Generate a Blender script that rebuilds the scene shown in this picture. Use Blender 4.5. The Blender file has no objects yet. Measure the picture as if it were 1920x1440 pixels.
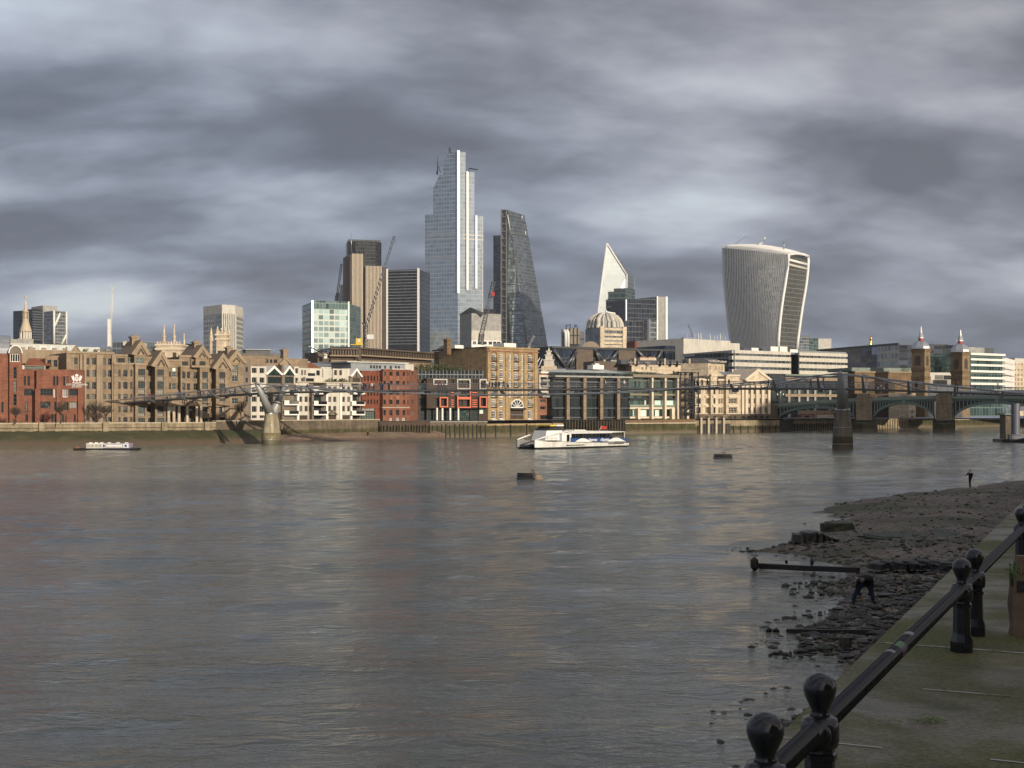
import bpy, bmesh, math, random
import numpy as np
from mathutils import Vector, Matrix
R = math.radians
rnd = random.Random(7)
S = bpy.context.scene
COL = S.collection

# ------------------------------------------------------------------ camera, sky, sun, exposure
EYE, F, CX, HZ = 7.5, 2500.0, 960.0, 768.0      # eye height over low water (m); the photo's focal length, centre and horizon in its pixels
cd = bpy.data.cameras.new('camera'); cam = bpy.data.objects.new('camera', cd); COL.objects.link(cam)
cam.location = (0, 0, EYE); cam.rotation_euler = (R(90), 0, 0)
cd.sensor_width = 36; cd.lens = 36 * F / 1920; cd.shift_y = (HZ - 720) / 1920
cd.clip_start = 0.1; cd.clip_end = 9000
S.camera = cam
SUN_EL, SUN_AZ = R(13), (0.60, -0.80)            # low winter sun behind the right shoulder
sun_dir = Vector((SUN_AZ[0] * math.cos(SUN_EL), SUN_AZ[1] * math.cos(SUN_EL), math.sin(SUN_EL))).normalized()
sl = bpy.data.lights.new('sun', 'SUN'); so = bpy.data.objects.new('sun', sl); COL.objects.link(so)
sl.energy = 4.7; sl.angle = R(0.6); sl.color = (1.0, 0.88, 0.70)
so.rotation_euler = sun_dir.to_track_quat('Z', 'Y').to_euler(); so.location = (60, -80, 60)
S.view_settings.view_transform = 'Standard'; S.view_settings.look = 'None'
S.view_settings.exposure = 0.0; S.view_settings.gamma = 1.0; S.view_settings.use_curve_mapping = False

def ND(nt, t, **kw):
    n = nt.nodes.new(t)
    for k, v in kw.items(): setattr(n, k, v)
    return n
def LK(nt, a, b): nt.links.new(a, b)
def MATH(nt, op, a, b=None, c=None):
    n = ND(nt, 'ShaderNodeMath', operation=op)
    for i, v in enumerate((a, b, c)):
        if v is None: continue
        if hasattr(v, 'is_linked'): LK(nt, v, n.inputs[i])
        else: n.inputs[i].default_value = v
    return n.outputs[0]
def MIX(nt, fac, a, b, mode='MIX'):
    n = ND(nt, 'ShaderNodeMix', data_type='RGBA', blend_type=mode)
    for i, v in ((0, fac), (6, a), (7, b)):
        if hasattr(v, 'is_linked'): LK(nt, v, n.inputs[i])
        elif i == 0: n.inputs[0].default_value = v
        else: n.inputs[i].default_value = tuple(v) + (1,) if len(v) == 3 else v
    return n.outputs[2]
def NOISE(nt, vec, scale, detail=4, rough=.55, dist=0.0):
    n = ND(nt, 'ShaderNodeTexNoise'); LK(nt, vec, n.inputs['Vector'])
    n.inputs['Scale'].default_value = scale; n.inputs['Detail'].default_value = detail
    n.inputs['Roughness'].default_value = rough; n.inputs['Distortion'].default_value = dist
    return n.outputs['Fac']
def RAMP(nt, fac, stops):
    n = ND(nt, 'ShaderNodeValToRGB'); LK(nt, fac, n.inputs[0])
    e = n.color_ramp.elements
    while len(e) < len(stops): e.new(.5)
    for el, (p, c) in zip(e, stops):
        el.position = p; el.color = tuple(c) + (1,) if hasattr(c, '__len__') else (c, c, c, 1)
    return n.outputs[0]

def make_world():
    w = bpy.data.worlds.new('World'); S.world = w; w.use_nodes = True
    nt = w.node_tree; nt.nodes.clear()
    out = ND(nt, 'ShaderNodeOutputWorld'); bg = ND(nt, 'ShaderNodeBackground'); LK(nt, bg.outputs[0], out.inputs[0])
    sky = ND(nt, 'ShaderNodeTexSky', sky_type='NISHITA'); sky.sun_disc = False
    sky.sun_elevation = SUN_EL; sky.sun_rotation = math.atan2(SUN_AZ[0], SUN_AZ[1]); sky.air_density = 1; sky.dust_density = 1.5
    tc = ND(nt, 'ShaderNodeTexCoord'); sep = ND(nt, 'ShaderNodeSeparateXYZ'); LK(nt, tc.outputs['Generated'], sep.inputs[0])
    x, y, z = sep.outputs
    za = MATH(nt, 'ABSOLUTE', z)
    # a cloud deck seen from below: the direction is carried out to a flat layer
    den = MATH(nt, 'ADD', za, 0.36)
    cxn = MATH(nt, 'DIVIDE', x, den); cyn = MATH(nt, 'DIVIDE', y, den)
    cmb = ND(nt, 'ShaderNodeCombineXYZ'); LK(nt, cxn, cmb.inputs[0]); LK(nt, cyn, cmb.inputs[1])
    mp = ND(nt, 'ShaderNodeMapping'); LK(nt, cmb.outputs[0], mp.inputs[0])
    mp.inputs['Rotation'].default_value = (0, 0, R(-24)); mp.inputs['Scale'].default_value = (0.62, 1.0, 1); mp.inputs['Location'].default_value = CLOUD_LOC
    n1 = NOISE(nt, mp.outputs[0], 1.5, 3, .5, .4)
    n2 = NOISE(nt, mp.outputs[0], 3.4, 6, .46, .15)
    sh = ND(nt, 'ShaderNodeVectorMath', operation='ADD'); LK(nt, mp.outputs[0], sh.inputs[0]); sh.inputs[1].default_value = (.02, -.06, 0)
    n2b = NOISE(nt, sh.outputs[0], 3.6, 4, .5, .15)
    n3 = NOISE(nt, mp.outputs[0], 10.0, 5, .55, .15)
    bw = ND(nt, 'ShaderNodeVectorMath', operation='ADD'); LK(nt, mp.outputs[0], bw.inputs[0]); bw.inputs[1].default_value = (4.3, 7.7, 0)
    puff = MATH(nt, 'ABSOLUTE', MATH(nt, 'SUBTRACT', MATH(nt, 'MULTIPLY', NOISE(nt, bw.outputs[0], 4.6, 5, .5, .2), 2.0), 1.0))
    s = MATH(nt, 'ADD', MATH(nt, 'MULTIPLY', n1, .46), MATH(nt, 'ADD', MATH(nt, 'MULTIPLY', n2, .42), MATH(nt, 'ADD', MATH(nt, 'ADD', MATH(nt, 'MULTIPLY', n3, .12), MATH(nt, 'MULTIPLY', MATH(nt, 'SUBTRACT', puff, .2), .34)), MATH(nt, 'MULTIPLY', MATH(nt, 'SUBTRACT', n2, n2b), .55))))
    cloud = RAMP(nt, s, CLOUD_RAMP)
    # the deck is brighter over the sun and a little brighter along the horizon
    vd = ND(nt, 'ShaderNodeVectorMath', operation='DOT_PRODUCT'); LK(nt, tc.outputs['Generated'], vd.inputs[0]); vd.inputs[1].default_value = sun_dir
    glow = MATH(nt, 'POWER', MATH(nt, 'MAXIMUM', vd.outputs['Value'], 0.0), 5.0)
    cl2 = MIX(nt, MATH(nt, 'MULTIPLY', glow, .75), cloud, (1.15, 1.0, .82), 'ADD')
    # thin places let the clear sky behind show
    skyc = MIX(nt, 1.0, sky.outputs[0], (.06, .06, .06), 'MULTIPLY')
    thin = MATH(nt, 'MULTIPLY', RAMP(nt, s, ((.58, 0.0), (.75, .5))), 1.0)
    warm = MATH(nt, 'ADD', MATH(nt, 'MULTIPLY', x, .8), MATH(nt, 'MULTIPLY', za, 2.2))
    cl2 = MIX(nt, 1.0, cl2, RAMP(nt, warm, ((.25, (.97, 1.0, 1.02)), (.85, (1.05, .985, .91)))), 'MULTIPLY')
    tot = MIX(nt, thin, cl2, skyc, 'ADD')
    LK(nt, tot, bg.inputs['Color']); bg.inputs['Strength'].default_value = 1.0
CLOUD_LOC = (13.15, 39.33, 0)
CLOUD_RAMP = ((.31, (.134, .152, .198)), (.43, (.205, .229, .292)), (.51, (.290, .320, .398)), (.59, (.385, .416, .500)), (.74, (.50, .525, .59)))
make_world()

# ------------------------------------------------------------------ measuring: photo pixel + distance -> metres
CR = {0: (0, 0, 1), 1: (0, 520, 4.234), 2: (150, 580, 5.538), 3: (440, 600, 5.54), 4: (670, 600, 4.923), 5: (1020, 600, 5.5375),
      6: (1240, 600, 5.333), 7: (1520, 560, 4.8), 8: (540, 270, 3.429), 9: (1040, 430, 3.692)}
def fx(k, x): return CR[k][0] + x / CR[k][2]
def fy(k, y): return CR[k][1] + y / CR[k][2]
def X(px, D): return (px - CX) / F * D
def Z(py, D): return EYE - (py - HZ) / F * D
def PT(k, x, y, D): return Vector((X(fx(k, x), D), D, Z(fy(k, y), D)))
GZ = 4.5                                           # street level on the far bank

class Wall:
    """a vertical plane standing between two ground points, u metres from its left end"""
    def __init__(s, k, x0, D0, x1, D1):
        s.k = k; s.a = Vector((X(fx(k, x0), D0), D0)); s.b = Vector((X(fx(k, x1), D1), D1))
        s.L = (s.b - s.a).length; s.d = (s.b - s.a) / s.L; s.n = Vector((s.d.y, -s.d.x)); s.ang = math.atan2(s.d.y, s.d.x)
    def U(s, x, o=0):
        r = (fx(s.k, x) - CX) / F; a = s.a + s.n * o
        return (r * a.y - a.x) / (s.d.x - r * s.d.y)
    def dep(s, x): return s.a.y + s.d.y * s.U(x)
    def Z(s, y, x): return Z(fy(s.k, y), s.dep(x))
    def pt(s, u, z, o=0):
        q = s.a + s.d * u + s.n * o
        return Vector((q.x, q.y, z))

# ------------------------------------------------------------------ materials
M = {}
def newmat(name):
    m = bpy.data.materials.new(name); m.use_nodes = True; M[name] = m
    nt = m.node_tree; p = nt.nodes['Principled BSDF']
    return m, nt, p
def UVV(nt):
    t = ND(nt, 'ShaderNodeTexCoord'); return t.outputs['UV']
def OBJV(nt):
    t = ND(nt, 'ShaderNodeNewGeometry'); return t.outputs['Position']
def SC(nt, v, s):
    m = ND(nt, 'ShaderNodeMapping'); LK(nt, v, m.inputs[0]); m.inputs['Scale'].default_value = s; return m.outputs[0]
def stone(name, col, rough=.8, var=.35, scale=.35, brick=None, streak=.25, metal=0, bump=0, col2=None):
    m, nt, p = newmat(name); uv = UVV(nt)
    c = None
    n1 = NOISE(nt, SC(nt, uv, (scale, scale, scale)), 1, 6, .6)
    dark = tuple(v * (1 - var) for v in col); lite = tuple(min(1, v * (1 + var * .55)) for v in col)
    c = RAMP(nt, n1, ((.3, dark), (.7, lite if col2 is None else col2)))
    if brick:
        b = ND(nt, 'ShaderNodeTexBrick'); LK(nt, uv, b.inputs['Vector']); b.inputs['Scale'].default_value = 1
        b.inputs['Brick Width'].default_value = brick[0]; b.inputs['Row Height'].default_value = brick[1]; b.inputs['Mortar Size'].default_value = brick[2]
        b.inputs['Color1'].default_value = (.8, .8, .8, 1); b.inputs['Color2'].default_value = (1.12, 1.1, 1.08, 1); b.inputs['Mortar'].default_value = (.8, .78, .76, 1)
        c = MIX(nt, 1.0, c, b.outputs['Color'], 'MULTIPLY')
    if streak:
        n2 = NOISE(nt, SC(nt, uv, (1.3, .12, 1)), 1, 5, .6)
        c = MIX(nt, streak, c, RAMP(nt, n2, ((.35, .35), (.62, 1.15))), 'MULTIPLY')
    LK(nt, c, p.inputs['Base Color']); p.inputs['Roughness'].default_value = rough; p.inputs['Metallic'].default_value = metal
    if bump:
        bn = ND(nt, 'ShaderNodeBump'); bn.inputs['Strength'].default_value = bump; bn.inputs['Distance'].default_value = .05
        LK(nt, NOISE(nt, SC(nt, uv, (6, 6, 6)), 1, 6, .65), bn.inputs['Height']); LK(nt, bn.outputs[0], p.inputs['Normal'])
    return m
def plain(name, col, rough=.5, metal=0, var=.12, spec=.5):
    m = stone(name, col, rough, var, .6, None, .12, metal)
    m.node_tree.nodes['Principled BSDF'].inputs['Specular IOR Level'].default_value = spec
    return m
def curtain(name, tint, cw, ch, line, lw=.08, metal=.75, rough=.12, var=.35, litfrac=0, wob=.012, lz=.12, base2=None):
    """curtain wall: panes of cw x ch metres with mullion lines, each pane its own tone and its own slight tilt"""
    m, nt, p = newmat(name); uv = UVV(nt)
    sp = ND(nt, 'ShaderNodeSeparateXYZ'); LK(nt, uv, sp.inputs[0])
    gx = MATH(nt, 'DIVIDE', sp.outputs[0], cw); gy = MATH(nt, 'DIVIDE', sp.outputs[1], ch)
    lx = MATH(nt, 'LESS_THAN', MATH(nt, 'FRACT', gx), lw); ly = MATH(nt, 'LESS_THAN', MATH(nt, 'FRACT', gy), lz)
    ln = MATH(nt, 'MAXIMUM', lx, ly)
    cb = ND(nt, 'ShaderNodeCombineXYZ'); LK(nt, MATH(nt, 'FLOOR', gx), cb.inputs[0]); LK(nt, MATH(nt, 'FLOOR', gy), cb.inputs[1])
    wn = ND(nt, 'ShaderNodeTexWhiteNoise', noise_dimensions='2D'); LK(nt, cb.outputs[0], wn.inputs['Vector'])
    big = NOISE(nt, SC(nt, uv, (.03, .05, 1)), 1, 3)
    tone = MATH(nt, 'ADD', MATH(nt, 'MULTIPLY', wn.outputs['Value'], .75), MATH(nt, 'MULTIPLY', big, .25))
    d = tuple(v * (1 - var) for v in tint); l = tuple(min(1, v * (1 + var)) for v in (base2 or tint))
    c = RAMP(nt, tone, ((.1, d), (.75, l)) if not litfrac else ((.1, d), (1 - litfrac, l), (1 - litfrac + .02, tuple(min(1, v * 2.4 + .1) for v in l))))
    c = MIX(nt, ln, c, line)
    LK(nt, c, p.inputs['Base Color'])
    LK(nt, MATH(nt, 'MULTIPLY', MATH(nt, 'SUBTRACT', 1.0, ln), metal), p.inputs['Metallic'])
    LK(nt, MATH(nt, 'ADD', MATH(nt, 'MULTIPLY', ln, .4), rough), p.inputs['Roughness'])
    if wob:
        gn = ND(nt, 'ShaderNodeNewGeometry')
        off = ND(nt, 'ShaderNodeVectorMath', operation='SUBTRACT'); LK(nt, wn.outputs['Color'], off.inputs[0]); off.inputs[1].default_value = (.5, .5, .5)
        sc = ND(nt, 'ShaderNodeVectorMath', operation='SCALE'); LK(nt, off.outputs[0], sc.inputs[0]); sc.inputs['Scale'].default_value = wob * 2
        ad = ND(nt, 'ShaderNodeVectorMath', operation='ADD'); LK(nt, gn.outputs['Normal'], ad.inputs[0]); LK(nt, sc.outputs[0], ad.inputs[1])
        nm = ND(nt, 'ShaderNodeVectorMath', operation='NORMALIZE'); LK(nt, ad.outputs[0], nm.inputs[0]); LK(nt, nm.outputs[0], p.inputs['Normal'])
    return m
def windowglass(name, dark, pale, frac=.25, rough=.06, metal=.35):
    """glass of one window; each window object takes its own tone (blinds, rooms)"""
    m, nt, p = newmat(name); oi = ND(nt, 'ShaderNodeObjectInfo')
    uv = UVV(nt); n = NOISE(nt, SC(nt, uv, (.9, .9, 1)), 1, 2)
    t = MATH(nt, 'ADD', oi.outputs['Random'], MATH(nt, 'MULTIPLY', MATH(nt, 'SUBTRACT', n, .5), .5))
    c = RAMP(nt, t, ((0, dark), (1 - frac, tuple(v * 1.7 for v in dark)), (1 - frac + .08, pale)))
    LK(nt, c, p.inputs['Base Color']); p.inputs['Roughness'].default_value = rough; p.inputs['Metallic'].default_value = metal
    return m
def glow(name, col, strength):
    m, nt, p = newmat(name); p.inputs['Base Color'].default_value = tuple(col) + (1,)
    p.inputs['Emission Color'].default_value = tuple(col) + (1,); p.inputs['Emission Strength'].default_value = strength
    return m

stone('tan_stone', (.265, .197, .13), .85, .28, .3, (1.2, .5, .012), .3)
stone('tan_trim', (.295, .222, .148), .8, .2, .5, None, .25)
stone('cream_stone', (.60, .50, .37), .8, .22, .3, (1.4, .6, .01), .28)
stone('cream_trim', (.66, .56, .43), .8, .15, .5, None, .2)
stone('white_render', (.56, .52, .45), .75, .14, .3, None, .22)
stone('white_paint', (.78, .75, .70), .55, .10, .5, None, .12)
stone('grey_brown', (.19, .155, .12), .85, .25, .4, None, .3)
stone('red_brick', (.235, .092, .056), .88, .25, .5, (.9, .32, .03), .3)
stone('dark_red_brick', (.20, .06, .032), .88, .25, .5, (.9, .32, .03), .3)
stone('orange_brick', (.30, .135, .085), .88, .25, .5, (.9, .32, .03), .25)
stone('yellow_brick', (.40, .285, .155), .88, .3, .5, (.9, .32, .03), .35)
stone('tower_brick', (.25, .18, .105), .88, .3, .5, (.9, .32, .03), .35)
stone('brown_brick', (.20, .13, .07), .88, .3, .5, (.9, .32, .03), .35)
stone('dark_brick', (.075, .05, .035), .88, .3, .5, None, .3)
stone('river_stone', (.30, .245, .16), .9, .4, .25, (1.6, .6, .02), .5)
stone('dark_river_stone', (.15, .12, .085), .9, .5, .25, (1.6, .6, .02), .5)
stone('pale_coping', (.46, .40, .30), .85, .25, .5, None, .3)
stone('pier_concrete', (.33, .28, .19), .75, .35, .35, None, .6)
stone('wet_concrete', (.20, .165, .085), .6, .5, .8, None, .7)
stone('moss_wall', (.052, .06, .014), .9, .6, .5, None, .6, col2=(.10, .085, .035))
stone('timber', (.085, .065, .035), .9, .5, .8, None, .6)
stone('wet_timber_and_shade', (.018, .015, .012), .55, .5, 2.0, None, .5, bump=.6)  # also stands for shade on two river walls
stone('grey_concrete', (.34, .33, .31), .85, .25, .3, None, .3)
stone('light_concrete', (.55, .52, .46), .8, .15, .2, None, .25)
stone('brown_panel', (.115, .085, .062), .7, .25, .3, (3, 1, .03), .25)
stone('slate', (.115, .118, .125), .6, .3, .8, (.8, .4, .03), .2)
stone('zinc_roof', (.34, .36, .39), .45, .15, .4, (50, .6, .04), .15, metal=.3)
stone('pale_roof', (.52, .55, .52), .6, .25, .2, None, .3)
stone('green_roof', (.17, .21, .18), .6, .3, .3, None, .3)
stone('flat_roof', (.16, .15, .14), .9, .3, .3, None, .3)
stone('red_roof', (.33, .11, .05), .8, .25, .5, None, .2)
plain('black_metal', (.012, .013, .016), .35, .0)
plain('dark_metal', (.035, .037, .042), .45, .3)
plain('mid_metal', (.16, .165, .175), .4, .6)
plain('steel', (.42, .43, .44), .35, .75)
plain('silver', (.55, .55, .56), .3, .8)
plain('gold', (.85, .55, .14), .25, 1)
plain('teal_paint', (.14, .20, .175), .55)
plain('green_paint', (.085, .145, .122), .55)
plain('pale_green_paint', (.23, .28, .235), .6)
plain('orange_paint', (.62, .13, .055), .5)
plain('yellow_paint', (.70, .50, .05), .5)
plain('blue_paint', (.03, .075, .25), .35)
plain('bluegrey_paint', (.11, .12, .16), .5)
plain('white_gloss', (.74, .735, .72), .35)
stone('hull_white', (.66, .65, .62), .4, .18, .5, None, .35)
plain('pylon_paint', (.34, .34, .335), .5, .25)
stone('hull_shade', (.20, .20, .20), .5, .2, .5, None, .35)  # far hull darkened to put the shade between the hulls into colour
stone('shaded_pier', (.20, .175, .13), .8, .4, .35, None, .6)  # right pier's concrete, with its shade put into a darker colour
plain('red_paint', (.40, .03, .03), .5)
plain('lilac_paint', (.32, .26, .42), .6)
plain('bronze', (.30, .25, .19), .45, .6)
curtain('dark_curtain', (.035, .045, .05), 1.5, 3.2, (.02, .022, .024), .06, .3, .08, .5)
curtain('green_curtain', (.10, .15, .12), 1.5, 3.0, (.13, .14, .12), .06, .45, .08, .5, litfrac=.1)
windowglass('window_glass', (.012, .015, .017), (.20, .19, .17), .22, .05, .1)
windowglass('green_glass', (.018, .036, .036), (.13, .18, .16), .22, .05, .15)
glow('room_and_panel_glow', (.50, .72, .60), .16)  # faint glow for lit rooms, also put on unlit pale green panels
glow('warm_room', (.95, .75, .45), .4)
# ------------------------------------------------------------------ objects, parts, meshes
def tag(o, label, cat=None, group=None, kind=None):
    if label: o['label'] = label
    if cat: o['category'] = cat
    if group: o['group'] = group
    if kind: o['kind'] = kind
    return o
def thing(name, label, cat, loc=(0, 0, 0), group=None, rz=0):
    o = bpy.data.objects.new(name, None); COL.objects.link(o); o.empty_display_size = .5
    o.location = loc; o.rotation_euler = (0, 0, rz)
    return tag(o, label, cat, group)

class MB:
    def __init__(s): s.v = []; s.f = []; s.m = []; s.mats = []; s.sm = []
    def mi(s, mat):
        if mat not in s.mats: s.mats.append(mat)
        return s.mats.index(mat)
    def face(s, pts, mat, smooth=False):
        b = len(s.v); s.v += [tuple(p) for p in pts]; s.f.append(tuple(range(b, b + len(pts)))); s.m.append(s.mi(mat)); s.sm.append(smooth); return s
    def mesh(s, verts, faces, mat, smooth=False):
        b = len(s.v); s.v += [tuple(p) for p in verts]; k = s.mi(mat)
        for f in faces: s.f.append(tuple(b + i for i in f)); s.m.append(k); s.sm.append(smooth)
        return s
    def hexa(s, p, mat):   # p: bottom four (counter-clockwise from above), top four
        return s.mesh(p, ((3, 2, 1, 0), (4, 5, 6, 7), (0, 1, 5, 4), (1, 2, 6, 5), (2, 3, 7, 6), (3, 0, 4, 7)), mat)
    def box(s, x0, x1, y0, y1, z0, z1, mat):
        return s.hexa([(x0, y0, z0), (x1, y0, z0), (x1, y1, z0), (x0, y1, z0), (x0, y0, z1), (x1, y0, z1), (x1, y1, z1), (x0, y1, z1)], mat)
    def wb(s, w, u0, u1, z0, z1, o0, o1, mat):      # box on a wall, from o0 (inner) to o1 (outer)
        return s.hexa([w.pt(u0, z0, o1), w.pt(u1, z0, o1), w.pt(u1, z0, o0), w.pt(u0, z0, o0), w.pt(u0, z1, o1), w.pt(u1, z1, o1), w.pt(u1, z1, o0), w.pt(u0, z1, o0)], mat)
    def prism(s, poly, z0, z1, mat, top=None):
        n = len(poly); b = [(p[0], p[1], z0) for p in poly] + [(p[0], p[1], z1) for p in poly]
        s.mesh(b, [(i, (i + 1) % n, n + (i + 1) % n, n + i) for i in range(n)], mat)
        s.mesh(b, [tuple(range(n, 2 * n)), tuple(reversed(range(n)))], top or mat); return s
    def frus(s, c, r0, r1, z0, z1, n, mat, sx=1, sy=1, smooth=True, rot=0):
        v = []
        for r, z in ((r0, z0), (r1, z1)):
            for i in range(n):
                a = 2 * math.pi * (i + .5) / n + rot; v.append((c[0] + math.cos(a) * r * sx, c[1] + math.sin(a) * r * sy, z))
        s.mesh(v, [(i, (i + 1) % n, n + (i + 1) % n, n + i) for i in range(n)], mat, smooth)
        s.mesh(v, [tuple(range(n, 2 * n)), tuple(reversed(range(n)))], mat); return s
    def lathe(s, c, prof, n, mat, smooth=True, sx=1, sy=1, rot=0):
        v = []; f = []
        for r, z in prof:
            for i in range(n):
                a = 2 * math.pi * (i + .5) / n + rot; v.append((c[0] + math.cos(a) * r * sx, c[1] + math.sin(a) * r * sy, c[2] + z))
        for k in range(len(prof) - 1):
            for i in range(n): f.append((k * n + i, k * n + (i + 1) % n, (k + 1) * n + (i + 1) % n, (k + 1) * n + i))
        f.append(tuple(reversed(range(n)))); f.append(tuple((len(prof) - 1) * n + i for i in range(n)))
        return s.mesh(v, f, mat, smooth)
    def tube(s, pts, r, n, mat, r1=None, smooth=True):
        pts = [Vector(p) for p in pts]; v = []; f = []; m = len(pts)
        for k, p in enumerate(pts):
            t = (pts[min(k + 1, m - 1)] - pts[max(k - 1, 0)]).normalized()
            a = Vector((0, 0, 1)) if abs(t.z) < .95 else Vector((1, 0, 0))
            e = t.cross(a).normalized(); g = e.cross(t)
            rr = r if r1 is None else r + (r1 - r) * k / (m - 1)
            for i in range(n):
                an = 2 * math.pi * (i + .5) / n; v.append(p + e * (math.cos(an) * rr) + g * (math.sin(an) * rr))
        for k in range(m - 1):
            for i in range(n): f.append((k * n + i, (k + 1) * n + i, (k + 1) * n + (i + 1) % n, k * n + (i + 1) % n))
        f.append(tuple(range(n))); f.append(tuple(reversed([(m - 1) * n + i for i in range(n)])))
        return s.mesh(v, f, mat, smooth)
    def facade(s, w, u0, u1, z0, z1, holes, mat, o=0, rev=.3):
        hs = [(max(a, u0), min(b, u1), max(c, z0), min(d, z1)) for a, b, c, d in holes]
        hs = [h for h in hs if h[1] - h[0] > .05 and h[3] - h[2] > .05]
        zs = sorted({z0, z1} | {h[2] for h in hs} | {h[3] for h in hs})
        for za, zb in zip(zs, zs[1:]):
            if zb - za < 1e-4: continue
            cut = sorted((h[0], h[1]) for h in hs if h[2] < zb - 1e-5 and h[3] > za + 1e-5); u = u0
            for a, b in cut + [(u1, u1)]:
                if a > u + 1e-4: s.face([w.pt(u, za, o), w.pt(a, za, o), w.pt(a, zb, o), w.pt(u, zb, o)], mat)
                u = max(u, b)
        for a, b, c, d in hs:
            q = o - rev
            s.face([w.pt(a, c, o), w.pt(a, c, q), w.pt(a, d, q), w.pt(a, d, o)], mat); s.face([w.pt(b, c, q), w.pt(b, c, o), w.pt(b, d, o), w.pt(b, d, q)], mat)
            s.face([w.pt(a, c, o), w.pt(b, c, o), w.pt(b, c, q), w.pt(a, c, q)], mat); s.face([w.pt(a, d, q), w.pt(b, d, q), w.pt(b, d, o), w.pt(a, d, o)], mat)
        return s
    def vol(s, w, u0, u1, z0, z1, back, mat, roof=None, o=0):   # sides, back and top behind a facade
        A = lambda u, z, q: w.pt(u, z, q)
        s.face([A(u0, z0, -back), A(u0, z0, o), A(u0, z1, o), A(u0, z1, -back)], mat); s.face([A(u1, z0, o), A(u1, z0, -back), A(u1, z1, -back), A(u1, z1, o)], mat)
        s.face([A(u1, z0, -back), A(u0, z0, -back), A(u0, z1, -back), A(u1, z1, -back)], mat)
        s.face([A(u0, z1, o), A(u1, z1, o), A(u1, z1, -back), A(u0, z1, -back)], roof or mat); return s
    def gable(s, w, u0, u1, ze, za, o, back, mat, roof, over=.35):
        uc = (u0 + u1) / 2
        s.face([w.pt(u0, ze, o), w.pt(u1, ze, o), w.pt(uc, za, o)], mat); s.face([w.pt(u1, ze, -back), w.pt(u0, ze, -back), w.pt(uc, za, -back)], mat)
        for ua in (u0, u1):   # two roof slopes as slabs that stand proud of the gable face
            e = -1 if ua == u0 else 1; t = over
            p = [(ua + e * .15, ze), (uc, za), (uc, za + t * 1.3), (ua + e * (.15 + t), ze + t * .3)]
            q = [w.pt(u, z, o + .35) for u, z in p] + [w.pt(u, z, -back) for u, z in p]
            s.mesh(q, ((0, 1, 2, 3), (7, 6, 5, 4), (0, 4, 5, 1), (1, 5, 6, 2), (2, 6, 7, 3), (3, 7, 4, 0)), roof)
        return s
    def build(s, name, parent=None, loc=None, label=None):
        me = bpy.data.meshes.new(name)
        if parent is not None:
            mi = parent.matrix_basis.inverted() if loc is None else Matrix()
            if parent.parent is not None and loc is None: mi = (parent.parent.matrix_basis @ parent.matrix_basis).inverted()
            vs = [tuple(mi @ Vector(p)) for p in s.v] if loc is None else s.v
        else:
            o0 = Vector(loc) if loc is not None else Vector((0, 0, 0)); vs = [tuple(Vector(p) - o0) for p in s.v]
        me.from_pydata(vs, [], s.f)
        for k in s.mats: me.materials.append(M[k])
        me.polygons.foreach_set('material_index', s.m); me.polygons.foreach_set('use_smooth', s.sm)
        boxuv(me)
        ob = bpy.data.objects.new(name, me); COL.objects.link(ob)
        if parent is not None: ob.parent = parent
        if loc is not None: ob.location = loc
        if label: ob['label'] = label
        return ob
def boxuv(me):
    nl = len(me.loops)
    if not nl: return
    co = np.empty(len(me.vertices) * 3); me.vertices.foreach_get('co', co); co = co.reshape(-1, 3)
    vi = np.empty(nl, dtype=np.int64); me.loops.foreach_get('vertex_index', vi)
    nr = np.empty(len(me.polygons) * 3); me.polygons.foreach_get('normal', nr); nr = nr.reshape(-1, 3)
    lt = np.empty(len(me.polygons), dtype=np.int64); me.polygons.foreach_get('loop_total', lt)
    n = np.repeat(nr, lt, axis=0); p = co[vi]
    h = np.hypot(n[:, 0], n[:, 1]); flat = np.abs(n[:, 2]) > .8
    hh = np.maximum(h, 1e-6); tx, ty = -n[:, 1] / hh, n[:, 0] / hh
    uv = np.empty((nl, 2)); uv[:, 0] = np.where(flat, p[:, 0], p[:, 0] * tx + p[:, 1] * ty); uv[:, 1] = np.where(flat, p[:, 1], p[:, 2] / np.maximum(.35, np.sqrt(np.maximum(0, 1 - n[:, 2] ** 2))))
    l = me.uv_layers.new(name='UVMap'); l.data.foreach_set('uv', uv.ravel())
def struct(o, label=None): o['kind'] = 'structure'; return o

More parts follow.
